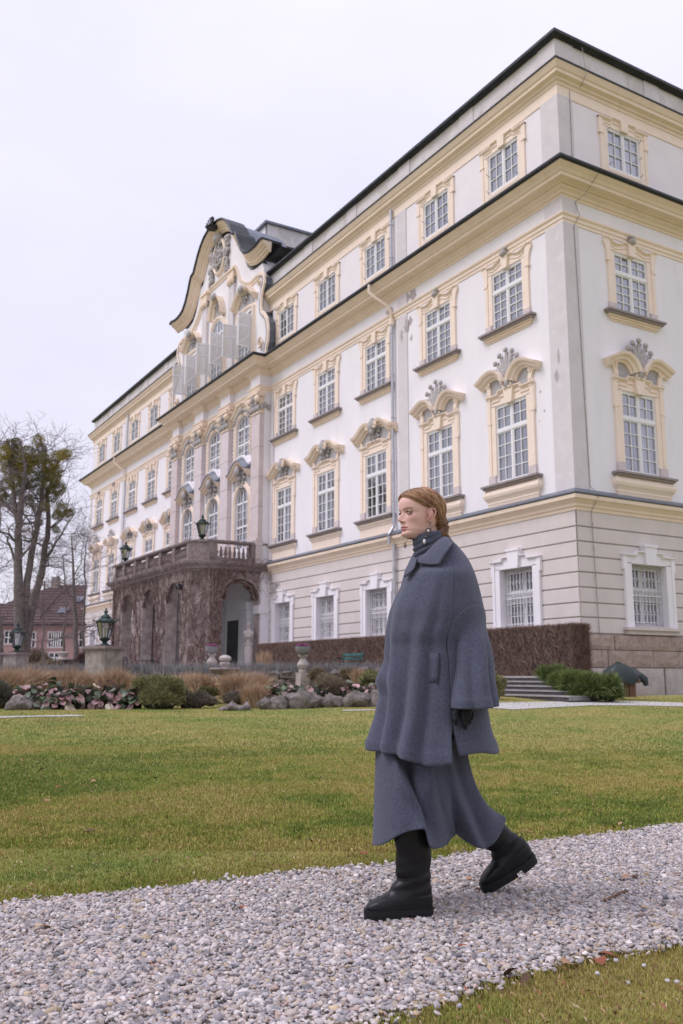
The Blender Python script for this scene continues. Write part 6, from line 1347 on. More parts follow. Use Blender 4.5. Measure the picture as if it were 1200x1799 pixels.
for i, (u, v, s_, lab) in enumerate(spots):
    p = on_ground(u, v); o = link('fallen_leaf', LM[i % 6], None, (p.x, p.y, p.z+.018)); o.scale = (s_*.8, s_, s_*.8); o.rotation_euler = (rr.uniform(-.3, .3), rr.uniform(-.3, .3), rr.uniform(0, 6.28)); tag(o, lab, 'leaf', 'fallen leaves on the lawn and gravel')
a, b = gp(1062, 1590), gp(1106, 1572); c = (a+b)/2; mb = MB(); mb.tube([(a-c)+Vector((0, 0, .018)), (a-c)*.3+Vector((.004, 0, .024)), (b-c)*.4+Vector((0, .006, .026)), (b-c)+Vector((0, 0, .018))], [.007, .006, .0055, .003], 7); tag(obj('twig', mb, WOODB, None, True, loc=tuple(c)), 'short bent brown twig lying on the gravel at the right', 'twig')
a, b = gp(914, 1462), gp(936, 1468); c = (a+b)/2; mb = MB(); mb.tube([(a-c)+Vector((0, 0, .015)), (b-c)+Vector((0, 0, .02))], [.004, .003], 5); tag(obj('twig', mb, FL[1], None, True, loc=tuple(c)), 'thin pale twig on the lawn just behind the raised boot', 'twig')
SPB = mat('white_stray_pebble', (.52, .50, .50), (.40, .385, .385), 30, .7, .2, 90, coord='O')
for i, (u, v, lab) in enumerate(((1104, 1734, 'white pebble lying in the near grass, largest one'), (1040, 1757, 'small white pebble in the near grass left of the largest'), (925, 1757, 'white pebble in the near grass below the gravel edge'), (1173, 1730, 'pale pebble in the near grass right of the largest'), (1190, 1732, 'grey pebble at the right edge in the near grass'), (1132, 1703, 'white pebble on the grass at the gravel edge'), (1050, 1717, 'pale pebble half sunk at the gravel edge'))):
    p = gp(u, v); mb = MB(); mb.ell((0, 0, .008), (.0105, .008, .007), 9, 7); tag(obj('pebble', mb, SPB, None, True, loc=(p.x, p.y, p.z+.004), rz=i), lab, 'pebble', 'stray pebbles in the near grass')
# ================================================================== PERSON
HD = Vector((-math.cos(YAW), math.sin(YAW), 0)); AX = Vector((math.sin(YAW), math.cos(YAW), 0)); BX = -HD; ZX = Vector((0, 0, 1))
H0 = 4.22
def pw(u, v, b=0.0):
    """world point at pixel (u,v) on the vertical sheet b metres nearer than the body axis"""
    q = _d + _R*((u-600)/FPX) - _U*((v-899.5)/FPX); t = (H0-b)/q.dot(HD); return CAMP+q*t
PB0 = pw(755, 1600); PB0.z = 0.0
def lc(p): return tuple(Vector(p)-PB0)
WOOL = mat('grey_blue_wool', (.090, .096, .138), (.064, .069, .100), 90, .95, .6, 420, sheen=.22, c3=(.13, .145, .20), s3=420, f3=.3, bdist=.003, spec=.1)
WOOL2 = mat('grey_blue_wool_skirt', (.082, .088, .126), (.056, .060, .088), 90, .95, .55, 420, sheen=.18, c3=(.115, .128, .175), s3=420, f3=.3, bdist=.003, spec=.1)
KNIT = mat('grey_blue_ribbed_knit', (.095, .105, .145), (.07, .078, .11), 120, .95, .4, 500, sheen=.2, bdist=.002, spec=.1)
LEATH = mat('black_boot_leather', (.0085, .0085, .011), (.006, .006, .008), 14, .36, .35, 40, c3=(.016, .016, .019), s3=30, f3=.4, spec=.28, bdist=.004)
RUBB = mat('black_rubber_sole', (.012, .012, .014), (.008, .008, .010), 20, .7, .3, 120)
GLOV = mat('black_glove', (.012, .012, .016), (.008, .008, .011), 40, .75, .3, 300, spec=.25, bdist=.002)
per = thing('person', 'woman walking left in a loose grey blue wool coat, long skirt and black boots', 'person', tuple(PB0))
def interp(tab, x, k):
    for i in range(len(tab)-1):
        a, b = tab[i], tab[i+1]
        if x <= b[0]:
            t = (x-a[0])/(b[0]-a[0]); p0 = tab[max(i-1, 0)][k]; p3 = tab[min(i+2, len(tab)-1)][k]; p1, p2 = a[k], b[k]
            m1 = (p2-p0)*.5 if i else (p2-p1); m2 = (p3-p1)*.5 if i+2 < len(tab) else (p2-p1)
            return (2*t**3-3*t*t+1)*p1+(t**3-2*t*t+t)*m1+(-2*t**3+3*t*t)*p2+(t**3-t*t)*m2
    return tab[-1][k]
def gs(x, c, s): return math.exp(-((x-c)/s)**2)
def row_pt(v, uL, uR, bc, D, ph, push=0.0, ex=1.0):
    """ring point: ph=0 image right, 90 near side"""
    c, s = math.cos(ph), math.sin(ph); c = math.copysign(abs(c)**ex, c); s = math.copysign(abs(s)**ex, s)
    u = (uL+uR)/2+(uR-uL)/2*c; b = bc+D*s; zc = pw((uL+uR)/2, v, bc).z
    p = pw(u, v, bc); a = (p-CAMP).dot(AX)
    q = CAMP+AX*a+HD*(H0-b); q.z = zc
    n = (AX*c*D+BX*s*((uR-uL)/2*.00264)).normalized(); return q+n*push
# --- coat body:  v, left, right, centre depth, half depth
COAT = [(940, 748, 786, -.02, .055), (950, 742, 792, -.02, .075), (960, 735, 802, -.01, .105), (975, 729, 814, 0, .145), (990, 724, 823, 0, .175), (1010, 716, 831, .01, .20), (1030, 707, 837, .01, .215), (1050, 697, 842, .01, .225), (1075, 687, 847, .01, .235), (1095, 683, 848, .01, .235), (1115, 680, 838, .01, .235), (1135, 679.5, 834, .0, .235), (1158, 676.5, 840, 0, .242), (1196, 672.5, 845, 0, .25), (1226, 669, 850, 0, .256), (1258, 664, 856, 0, .266), (1280, 657, 860, 0, .275), (1305, 650, 868, 0, .285), (1318, 650, 872, 0, .29)]
def seam_v(u): return 1067+.021*(u-826)**2*(1 if u < 826 else .9)
def coat_disp(ph, v, tuck=True):
    t = max(0, (v-1000)/318); d = 0
    for c, s, a, t0 in ((112, 7, .024, .0), (101, 6, -.024, .1), (126, 7, -.020, .15), (143, 7, .026, .1), (158, 7, -.022, .35), (84, 7, .014, .5), (73, 5, -.020, .6), (60, 8, .012, .5), (45, 7, -.014, .5), (30, 9, .014, .4), (14, 7, -.012, .5), (172, 8, .015, .3), (190, 9, -.015, .3), (215, 12, .015, .3), (245, 12, -.015, .3), (275, 12, .015, .3), (305, 12, -.012, .3)):
        x = ph-c-7*math.sin(c*1.7)*(v-1200)/120; d += a*math.exp(-(x/s)**2)*max(0, t-t0*.25)*1.15
    d += .0015*noise.noise(Vector((ph*.03, v*.006, 1.7)))*(1 if v > 960 else 0)
    us = 763+83*math.cos(R_(ph)); sv = seam_v(us)
    if tuck and 8 < ph < 82 and us > 780: d -= .030*min(1, max(0, (v-sv-3)/16))*min(1, (us-780)/10)
    left = math.exp(-((ph-178)/26)**2); d += left*(.021*gs(v, 1195, 15)-.006*gs(v, 1224, 10)-.006*gs(v, 1160, 12))
    if 980 < v: d += -.010*gs(ph, 78, 9)*gs(v, 1265, 26)   # soft dip where the slit opens
    return d
def hemz(ph): return -.038*gs(ph, 92, 38)+.012*gs(ph, 150, 25)+.006*math.sin(ph*.11)
NR, NC = 96, 220
SL0, SL1 = 74.5, 78.5      # slit, degrees
rows = []; phs = [SL1+(360-(SL1-SL0))*j/(NC-1)+0 for j in range(NC)]
for i in range(NR):
    v = 940+(1318-940)*i/(NR-1); L_, Rr, bc, D = (interp(COAT, v, k) for k in (1, 2, 3, 4)); row = []
    op = min(1, max(0, (v-1252)/62))          # how far the slit is open
    for j in range(NC):
        ph0 = phs[j]; mid = (SL0+SL1)/2
        # close the gap above the slit
        if j < NC/2: ph = ph0-(SL1-mid)*(1-op)*math.exp(-j/9)+op*2.0*math.exp(-j/8)
        else: k_ = NC-1-j; ph = ph0+(mid-SL0)*(1-op)*math.exp(-k_/9)-op*1.0*math.exp(-k_/8)
        band = .0035 if v > 1300 else 0
        p = row_pt(v, L_, Rr, bc, D, R_(ph), coat_disp(ph, v)+band+op*(.016*math.exp(-j/10)-.004*math.exp(-(NC-1-j)/7)))
        tt = max(0, (v-1240)/78); p.z += hemz(ph)*tt; kt = max(0, 1-(v-940)/75); p.z -= kt*(.055*(1-math.cos(R_(ph)))+.035*max(0, math.sin(R_(ph))))
        row.append(lc(p))
    rows.append(row)
mb = MB(); mb.grid([r[::-1] for r in rows]); co = obj('coat', mb, WOOL, per, True); hem_row = [Vector(p) for p in rows[int((1301-940)/378*(NR-1))]]
md = co.modifiers.new('cloth', 'SOLIDIFY'); md.thickness = .007; md.offset = -1
def on_coat(u, v, e=.003, tuck=True):
    L_, Rr, bc, D = (interp(COAT, v, k) for k in (1, 2, 3, 4)); c = max(-1, min(1, (u-(L_+Rr)/2)/((Rr-L_)/2))); ph = math.degrees(math.acos(c)); p = row_pt(v, L_, Rr, bc, D, R_(ph), coat_disp(ph, v, tuck)+e); return p
# --- near sleeve
WOOLD = mat('wool_stitching', (.060, .067, .10), (.045, .05, .078), 90, .95)
mb = MB(); mb.tube([p+BX*.0012*1 for p in hem_row[2:-2]], .0026, 5); obj('hem_stitching', mb, WOOLD, per, True)
SLV = [(1060, 790, 843, .05, .100), (1075, 789, 846.5, .06, .108), (1095, 787.5, 850, .085, .118), (1115, 788, 854, .105, .122), (1135, 790, 858, .12, .125), (1160, 791, 861.5, .14, .128), (1187, 790, 865, .16, .13), (1215, 788.5, 869, .18, .13), (1228, 788, 871, .19, .132), (1239, 788.5, 872, .195, .132)]
def slv_disp(ph, v):
    t = (v-1058)/183; d = .010*gs(ph, 70, 14)*t-.010*gs(ph, 48, 9)*t+.008*gs(ph, 118, 12)*t-.012*gs(ph, 97, 10)*t*t+.006*noise.noise(Vector((ph*.03, v*.02, 9)))
    return d*1.5+(.003 if v > 1224 else 0)
rows = []; n2 = 110
for i in range(60):
    g = i/59; row = []
    for j in range(n2):
        ph = 360*j/n2; c0 = math.cos(R_(ph)); ut = 818+28*c0; v0 = min(seam_v(ut), 1096); v = v0+(1239-v0)*g
        L_, Rr, bc, D = (interp(SLV, v, k) for k in (1, 2, 3, 4)); p = row_pt(v, L_, Rr, bc, D, R_(ph), slv_disp(ph, v), .9)
        k = max(0, 1-(v-v0)/62); k = k*k*(3-2*k)
        if ph < 180 and k > 0:      # flush with the coat at the dropped-shoulder seam
            u_ = (L_+Rr)/2+(Rr-L_)/2*math.copysign(abs(c0)**.9, c0); q = on_coat(min(u_, 847.5), min(v, 1095), .0045, False); q.z -= max(0, pw(818, 1095).z-pw(818, v).z) if v > 1095 else 0; p = p.lerp(q, k)
        p.z += g*g*(-.012*math.sin(R_(ph))+.004*c0)
        row.append(lc(p))
    rows.append(row)
mb = MB(); mb.grid([r[::-1] for r in rows], True); sl = obj('sleeve', mb, WOOL, per, True); cr_ = [Vector(p)+(BX*.0012) for p in rows[54]]; mb = MB(); mb.tube(cr_+[cr_[0]], .0026, 5); obj('cuff_stitching', mb, WOOLD, per, True)
md = sl.modifiers.new('cloth', 'SOLIDIFY'); md.thickness = .007; md.offset = -1
SEAM = mat('dark_seam', (.035, .038, .055), (.03, .032, .045), 20, .95)
# inner knit cuff
mb = MB(); rr_ = []
for v, e in ((1228, 0), (1238, 0), (1247, 1)): rr_.append([lc(row_pt(v, 791, 838, .20, .085, R_(360*j/40), 0)) for j in range(40)])
mb.grid([r[::-1] for r in rr_], True); o = obj('inner_cuff', mb, KNIT, per, True); md = o.modifiers.new('cloth', 'SOLIDIFY'); md.thickness = .005
# --- far sleeve, mostly hidden behind the coat front
mb = MB(); rows = []
for v, L_, Rr, bc, D in ((1000, 712, 760, -.16, .07), (1060, 696, 752, -.22, .08), (1120, 690, 750, -.25, .09), (1180, 682, 745, -.24, .09), (1215, 682, 742, -.22, .08)): rows.append([lc(row_pt(v, L_, Rr, bc, D, R_(360*j/30))) for j in range(30)])
mb.grid([r[::-1] for r in rows], True); obj('sleeve', mb, WOOL, per, True)
# --- surface lookup on the coat for details
mb = MB(); mb.tube([lc(on_coat(u, v-.5, .003, False)+BX*.001) for u, v in ((790, 1091), (795, 1083.5), (801, 1076), (808, 1070.5), (815, 1067), (822, 1065), (829, 1065), (836, 1066.5), (842, 1069.5))], .0028, 5); obj('shoulder_seam', mb, SEAM, per, True)
mb = MB(); P = [on_coat(760, 1149, .004), on_coat(760.5, 1162, .004), on_coat(760, 1176, .004), on_coat(759, 1188, .004), on_coat(757.5, 1199, .004)]; Q = [on_coat(743, 1149, .004), on_coat(743, 1162, .004), on_coat(742.5, 1176, .004), on_coat(742, 1188, .004), on_coat(741, 1199, .004)]
mb.grid([[lc(a+BX*.005) for a in P], [lc(a.lerp(b, .5)+BX*.0045) for a, b in zip(P, Q)], [lc(b-BX*.005) for b in Q]]); o = obj('pocket_welt', mb, WOOL, per, True); md = o.modifiers.new('cloth', 'SOLIDIFY'); md.thickness = .003; md.offset = 0
mb = MB(); mb.tube([lc(on_coat(u, v, .004)+BX*.005) for u, v in ((761.5, 1150), (762, 1164), (761.5, 1178), (760, 1190), (758.5, 1202))], .0026, 5); obj('pocket_shadow_line', mb, SEAM, per, True)  # dark tube draws the shadow along the open edge of the welt
mb = MB(); mb.tube([lc(on_coat(u, v, .0005)) for u, v in ((731, 994), (724, 1008), (717, 1025), (711, 1043), (706.5, 1062), (703, 1082), (699, 1105), (695, 1130))], .002, 5); obj('front_seam', mb, SEAM, per, True)
# --- turtleneck
rows = []
TN = [(1000, 726, 775, .0, .07), (985, 728, 773, .0, .066), (975, 730, 773, .0, .065), (967, 729, 773.5, .0, .066), (960, 727.5, 774, 0, .066), (950, 726.5, 774.5, 0, .066), (943, 726, 774.5, 0, .066), (939, 727, 774, 0, .064)]
for i in range(50):
    v = 939+(1000-939)*(1-i/49); TT = TN[::-1]; L_, Rr, bc, D = (interp(TT, v, k) for k in (1, 2, 3, 4)); row = []
    for j in range(60):
        ph = 6*j; c = math.cos(R_(ph)); f = .0045*math.sin((v+7*c)*.60)*(1 if 955 < v < 992 else .25); p = row_pt(v, L_, Rr, bc, D, R_(ph), f); p.z += .014*c*((1000-v)/61); row.append(lc(p))
    rows.append(row)
mb = MB(); mb.grid(rows, True); o = obj('turtleneck', mb, KNIT, per, True); md = o.modifiers.new('cloth', 'SOLIDIFY'); md.thickness = .004
# --- collar: two pointed leaves lying on the coat
def sheet(name, inner, outer, mt_, th=.007, n=24, arch=.012):
    def cr(P, t):
        m_ = len(P)-1; x = t*m_; i = min(int(x), m_-1); f = x-i; a, b, c, d = P[max(i-1, 0)], P[i], P[i+1], P[min(i+2, m_)]
        return (2*b+(c-a)*f+(2*a-5*b+4*c-d)*f*f+(3*b-a-3*c+d)*f**3)*.5
    rows = []
    for k in range(9):
        g = k/8; rows.append([lc(cr(inner, i/n).lerp(cr(outer, i/n), g)+(BX*.75+ZX*.5)*arch*math.sin(math.pi*min(1, g*1.15))**1) for i in range(n+1)])
    mb = MB(); mb.grid(rows); o = obj(name, mb, mt_, per, True); md = o.modifiers.new('cloth', 'SOLIDIFY'); md.thickness = th; md.offset = 0; return o
inner = [pw(734, 983, .08), pw(745, 975, .095), pw(757, 963, .10), pw(768, 951, .09), pw(778, 944, .05), pw(780, 943, -.05)]
outer = [pw(735, 988, .125), pw(752, 991.5, .172), pw(769, 991.5, .20), pw(773, 989, .207), pw(784, 970, .20), pw(794, 957, .14), pw(797, 955, -.04)]
sheet('collar', inner, outer, WOOL)
inner = [pw(733, 983, .085), pw(729, 979, .05), pw(727, 975, -.01), pw(730, 968, -.06)]; outer = [pw(727, 1000, .155), pw(711, 1013, .13), pw(714, 999, .07), pw(727, 980, -.02)]
sheet('collar', inner, outer, WOOL, arch=.006)
# --- skirt
TOPC = [(664, 1296, .04), (672, 1298, .10), (688, 1300, .15), (704, 1302, .17), (718, 1303, .175), (736, 1303, .18), (754, 1303, .175), (764, 1302, .165), (776, 1300, .15), (790, 1298, .12), (803, 1296, .08), (814, 1294, .03), (818, 1292, -.02), (812, 1290, -.08), (780, 1288, -.15), (735, 1288, -.15), (690, 1290, -.10), (668, 1293, -.03)]
MIDC = [(660, 1385, .06), (672, 1388, .16), (696, 1388, .24), (714, 1384, .245), (727, 1380, .18), (737, 1380, .235), (757, 1382, .245), (772, 1386, .20), (786, 1388, .12), (800, 1388, .08), (815, 1386, .03), (828, 1382, -.02), (834, 1380, -.07), (825, 1380, -.13), (790, 1380, -.20), (740, 1380, -.18), (690, 1382, -.13), (666, 1383, -.02)]
HEMC = [(657, 1485, .07), (671, 1484, .19), (702, 1467, .29), (730, 1458.5, .31), (746, 1459, .30), (757, 1490, .26), (783, 1485, .10), (797, 1468, -.02), (800, 1462, -.06), (822, 1478, -.05), (847, 1491, -.06), (864, 1484, -.10), (884, 1451, -.18), (886.5, 1437, -.22), (862, 1440, -.30), (790, 1455, -.26), (710, 1470, -.16), (662, 1482, -.02)]
def ccr(P, t):
    n = len(P); x = (t % 1)*n; i = int(x) % n; f = x-int(x); a, b, c, d = P[(i-1) % n], P[i], P[(i+1) % n], P[(i+2) % n]
    return (2*b+(c-a)*f+(2*a-5*b+4*c-d)*f*f+(3*b-a-3*c+d)*f**3)*.5
T_, M_, H_ = [[pw(*q) for q in L0] for L0 in (TOPC, MIDC, HEMC)]
rows = []; nn = 240
for i in range(60):
    g = i/59; row = []
    for j in range(nn):
        a, b, c = ccr(T_, j/nn), ccr(M_, j/nn), ccr(H_, j/nn)
        w0 = (1-g)*(1-2*g); w1 = 4*g*(1-g); w2 = g*(2*g-1); p = a*w0+b*w1+c*w2
        si = j/nn*18; p = p+(BX+AX*.2)*(.030*gs(si, 1.2+3.6*g, .62)-.034*gs(si, 2.2+3.3*g, .75)+.022*gs(si, 8.3+1.2*g, .6)-.024*gs(si, 9.3+1.2*g, .6)-.016*gs(si, 6.6, .5)*g)*math.sin(math.pi*min(1, g*.8+.08))
        p = p+(BX+AX*.3)*(.006*g*math.sin(j/nn*6.283*9+1+g*2)+.005*noise.noise(Vector((j*.06, g*4, 2))))
        if i >= 57: p = p+BX*.0015
        row.append(lc(p))
    rows.append(row)
mb = MB(); mb.grid(rows, True); o = obj('skirt', mb, WOOL2, per, True); md = o.modifiers.new('cloth', 'SOLIDIFY'); md.thickness = .006; md.offset = -1
# --- boots (local: +x to the toe, z up, heel at the origin)
def sup(x0, x1, hw, n, ex, ph0=0):
    cx, L_ = (x0+x1)/2, (x1-x0)/2; out = []
    for j in range(n):
        a = 2*math.pi*j/n; c, s = math.cos(a), math.sin(a); out.append((cx+L_*math.copysign(abs(c)**ex, c), hw*(1-.10*max(0, -c))*math.copysign(abs(s)**ex, s)))
    return out
def boot(M_, ztop=.37, bend=0.0):
    up = [(.040, .000, .284, .050), (.052, -.002, .285, .050), (.066, -.003, .274, .050), (.078, -.003, .252, .049), (.089, -.002, .226, .048), (.101, .0, .200, .047), (.116, .002, .180, .046), (.138, .003, .166, .045), (.165, .004, .158, .046), (.20, .004, .153, .049), (.24, .003, .153, .052), (.29, .001, .157, .055), (.35, -.001, .161, .058), (.42, -.003, .163, .060), (.50, -.004, .165, .062)]
    mb = MB(); rows = []; n = 56
    for i in range(90):
        z = .040+(ztop-.040)*(i/89)**1.5; x0, x1, hw = (interp(up, z, k) for k in (1, 2, 3)); ex = .78 if z < .09 else .92; row = []
        for x, y in sup(x0, x1, hw, n, ex):
            w = .0060*math.sin(z*120+x*30)*gs(z, .15, .045)+.0045*math.sin(z*52-x*34+2)*gs(z, .24, .07)+.003*noise.noise(Vector((x*14, y*14, z*9)))
            bz = max(0, z-.10); row.append((x+w*(1 if x > .08 else -.6)+bend*bz*min(1, bz/.06), y*(1+w*6), z-bend*.25*bz))
        rows.append(row)
    mb.grid(rows, True); mb.add(rows[0], [tuple(range(n-1, -1, -1))]); mb.v = [tuple(M_ @ Vector(p)) for p in mb.v]; bt = obj('boot', mb, LEATH, per, True)
    mb = MB()
    def plate(o_, z0, z1, n=40): mb.hprism(o_, z0, z1)
    plate(sup(-.006, .293, .056, 40, .80), .022, .043)
    plate([p for p in sup(-.005, .292, .055, 60, .8) if p[0] > .118]+[], .004, .0222)
    plate([p for p in sup(-.005, .292, .055, 60, .8) if p[0] < .088]+[], .0, .0222)
    mb.v = [tuple(M_ @ Vector(p)) for p in mb.v]; obj('sole', mb, RUBB, bt, False)
    mb = MB(); x0, x1, hw = (interp(up, .16, k) for k in (1, 2, 3)); rr2 = [tuple(M_ @ Vector((x*1.0, y*1.04, .145+.02*(x/.16)))) for x, y in sup(x0-.002, x1+.003, hw, 40, .92)]; mb.tube(rr2+[rr2[0]], .0018, 4, False); obj('ankle_seam', mb, RUBB, bt)
    return bt
def frame(heel, toe, up_hint):
    f = (toe-heel).normalized(); s = up_hint.cross(f).normalized(); u = f.cross(s); m_ = Matrix((f, s, u)).transposed().to_4x4(); m_.translation = Vector(lc(heel)); return m_
def gpt(u, v): q = _d+_R*((u-600)/FPX)-_U*((v-899.5)/FPX); return CAMP+q*((.006-CAMP.z)/q.z)
hl, to = gpt(759, 1611), gpt(651, 1617); dd = (to-hl).normalized(); boot(frame(hl, hl+dd*.28, ZX))
to = gpt(852, 1571); toe = Vector((to.x, to.y, .012)); q = _d+_R*((942-600)/FPX)-_U*((1512-899.5)/FPX)
# heel of the raised foot: .29 m from the toe, on the ray through the heel pixel
best = min((abs((CAMP+q*t-toe).length-.285), t) for t in [3.9+.002*i for i in range(500)]); hp = CAMP+q*best[1]
boot(frame(hp, toe, (ZX+Vector((0, -.3, 0))).normalized()), .33, .38)
# --- glove: palm, thumb and four bent fingers grown into one surface
mb = MB()
def fing(pts, r0, r1):
    pts = [(a, b, c+.115) for a, b, c in pts]; mb.tube([lc(pw(*p)) for p in pts], [r0+(r1-r0)*i/(len(pts)-1) for i in range(len(pts))], 10); mb.ell(lc(pw(*pts[-1])), (r1*1.02,)*3, 8, 6); [mb.ell(lc(pw(*p)), (r0*1.02,)*3, 8, 6) for p in pts[1:-1]]
mb.ell(lc(pw(817, 1249, .265)), (.030, .030, .040), 14, 10); mb.ell(lc(pw(822, 1240, .265)), (.028, .026, .034), 12, 8); mb.tube([lc(pw(828, 1222, .24)), lc(pw(822, 1240, .26))], [.026, .027], 12)
fing([(806, 1241, .165), (800.5, 1254, .175), (800, 1264, .18), (801, 1271, .18)], .0125, .0095)
fing([(812, 1252, .165), (814.5, 1264, .172), (817, 1273, .172), (818, 1279, .168)], .0115, .0085)
fing([(818, 1254, .16), (820.5, 1264, .165), (819.5, 1272, .155), (816.5, 1277, .14)], .0115, .0085)
fing([(823, 1252, .145), (826, 1261, .15), (824, 1268, .135), (820, 1271, .12)], .011, .0082)
fing([(827, 1249, .13), (829.5, 1256, .13), (828, 1262, .12), (824, 1265, .11)], .0095, .0075)
hd = obj('gloved_hand', mb, GLOV, per, True); md = hd.modifiers.new('fuse', 'REMESH'); md.mode = 'VOXEL'; md.voxel_size = .0028; md.use_smooth_shade = True
md = hd.modifiers.new('soften', 'SMOOTH'); md.iterations = 4; md.factor = .5
# --- head
SKIN = mat('fair_skin', (1, 1, 1), (.96, .95, .95), 60, .48, .12, 500, attr='GEOMETRY', spec=.35, bdist=.001)
b_ = SKIN.node_tree.nodes['Principled BSDF']; b_.inputs['Subsurface Weight'].default_value = .12; b_.inputs['Subsurface Radius'].default_value = (.012, .005, .003); b_.inputs['Subsurface Scale'].default_value = 1
XF = [(0, .066), (.004, .076), (.012, .0875), (.022, .0885), (.031, .0845), (.040, .0865), (.050, .0870), (.060, .0865), (.072, .086), (.085, .086), (.10, .0845), (.114, .0845), (.124, .0895), (.135, .0935), (.150, .0955), (.165, .0950), (.182, .0895), (.198, .078), (.213, .058), (.225, .034), (.2325, .012), (.235, -.01)]
XB = [(0, .022), (.012, .010), (.03, -.012), (.045, -.035), (.06, -.058), (.08, -.078), (.10, -.090), (.125, -.099), (.15, -.103), (.175, -.099), (.195, -.089), (.212, -.072), (.225, -.05), (.2325, -.03), (.235, -.012)]
WD = [(0, .018), (.004, .026), (.012, .036), (.022, .045), (.035, .0525), (.05, .0575), (.07, .063), (.09, .0665), (.115, .0695), (.14, .0725), (.165, .0720), (.185, .067), (.205, .055), (.22, .038), (.23, .020), (.235, .004)]
HS = 1.04; HYAW = R_(-2)
fw = Vector((math.sin(HYAW), -math.cos(HYAW), 0)); lf = Vector((math.cos(HYAW), math.sin(HYAW), 0))
HO = pw(739.5, 948, 0.0)
def h2w(p): return HO+fw*(p[0]*HS*1.10)+lf*(p[1]*HS*1.02)+ZX*(p[2]*HS*.985)
def face_pt(z, th):
    """th: 0 = front, 90 = her left"""
    xf, xb, w = interp(XF, z, 1), interp(XB, z, 1), interp(WD, z, 1); x0 = -.006 if z > .05 else -.006+.03*(1-z/.05); c, s = math.cos(th), math.sin(th)
    if c > 0: e = 2.25; r = (abs(c)**e+abs(s)**e)**(-1/e); x = x0+(xf-x0)*c*r; y = w*s*r
    else: x = x0+(x0-xb)*c; y = w*s
    return [x, y, z]
def sculpt(p, front):
    x, y, z = p; ay = abs(y)
    if not front: return (x, y, z)
    d = 0
    sz = .0055 if z < .079 else .015
    d += .0245*gs(z, .079, sz)*gs(y, 0, .0095)            # tip
    d += .0125*gs(z, .099, .013)*gs(y, 0, .0075)           # bridge
    d += .0035*gs(z, .112, .010)*gs(y, 0, .009)
    d += .0095*gs(z, .0745, .0055)*gs(ay, .0125, .0060)     # wings
    d -= .0015*gs(z, .068, .004)*gs(y, 0, .006)
    d -= .0105*gs(z, .1150, .0105)*gs(ay, .0320, .0150)     # sockets
    d += .0042*gs(z, .1145, .0070)*gs(ay, .0330, .0110)     # lid bulge
    d += .0028*gs(z, .1290, .0055)*gs(ay, .0270, .0180)
    d += .0035*gs(z, .090, .016)*gs(ay, .047, .016)
    d -= .0035*gs(z, .060, .016)*gs(ay, .046, .014)
    d += .0050*gs(z, .0515, .0040)*gs(y, 0, .0205)
    d -= .0022*gs(z, .0460, .0016)*gs(y, 0, .025)
    d += .0056*gs(z, .0400, .0046)*gs(y, 0, .0185)
    d -= .0042*gs(z, .0300, .0045)*gs(y, 0, .0180)
    d += .0040*gs(z, .0180, .0090)*gs(y, 0, .0180)
    return (x+d, y*(1), z)
def skin_col(x, y, z, front):
    ay = abs(y); base = Vector((.72, .455, .395))
    if not front: return base
    k = gs(z, .088, .020)*gs(ay, .044, .018); base = base.lerp(Vector((.58, .31, .26)), .6*k)
    k = gs(z, .078, .008)*gs(y, 0, .014); base = base.lerp(Vector((.58, .31, .26)), .35*k)
    lip = max(0, 1-(y/.0275)**2); zu = .0460+.0080*lip**.6*(1-.14*gs(y, 0, .004)); zl = .0460-.0115*lip**.55
    if ay < .027 and zl < z < zu: base = Vector((.50, .215, .215)) if abs(z-.0460) > .0010 else Vector((.16, .05, .05))
    bz = .1292+.0045*math.sin(max(0, min(1, (ay-.012)/.04))*2.4); k = gs(z, bz, .0034)*(1 if .012 < ay < .052 else 0)*(1-.5*max(0, (ay-.035)/.02)); base = base.lerp(Vector((.14, .075, .05)), .95*k)
    k = gs(z, .1185, .0040)*gs(ay, .032, .013); base = base.lerp(Vector((.34, .18, .15)), .5*k)
    k = gs(z, .0705, .0022)*gs(ay, .0080, .0035); base = base.lerp(Vector((.10, .03, .03)), .8*k)
    return base
NZ, NT = 230, 240; V = []; C = []
for i in range(NZ):
    z = .235*(i/(NZ-1)); z = .235*(.5-.5*math.cos(math.pi*(.03+.97*i/(NZ-1)))) if False else z
    for j in range(NT):
        a = 2*math.pi*j/NT; a = a-.38*math.sin(a) if False else a
        # denser columns on the face
        a = a-.55*math.sin(a); fr = math.cos(a) > .05; p = face_pt(z, a); q = sculpt(p, fr); V.append(lc(h2w(q))); C.append(tuple(skin_col(*q, fr)))
F = [(i*NT+j, i*NT+(j+1) % NT, (i+1)*NT+(j+1) % NT, (i+1)*NT+j) for i in range(NZ-1) for j in range(NT)]
base = len(V)
# neck joined under the jaw
nk = 60; zz = [.075, .05, .02, -.01, -.04, -.07]
for k, z in enumerate(zz):
    for j in range(nk): a = 2*math.pi*j/nk; V.append(lc(h2w((-.020-.006*k+.050*math.cos(a), .050*math.sin(a), z)))); C.append((.56, .36, .30))
F += [(base+(k+1)*nk+j, base+(k+1)*nk+(j+1) % nk, base+k*nk+(j+1) % nk, base+k*nk+j) for k in range(len(zz)-1) for j in range(nk)]
link('body', npmesh('body', V, F, SKIN, 4, True, np.array(C)), per)
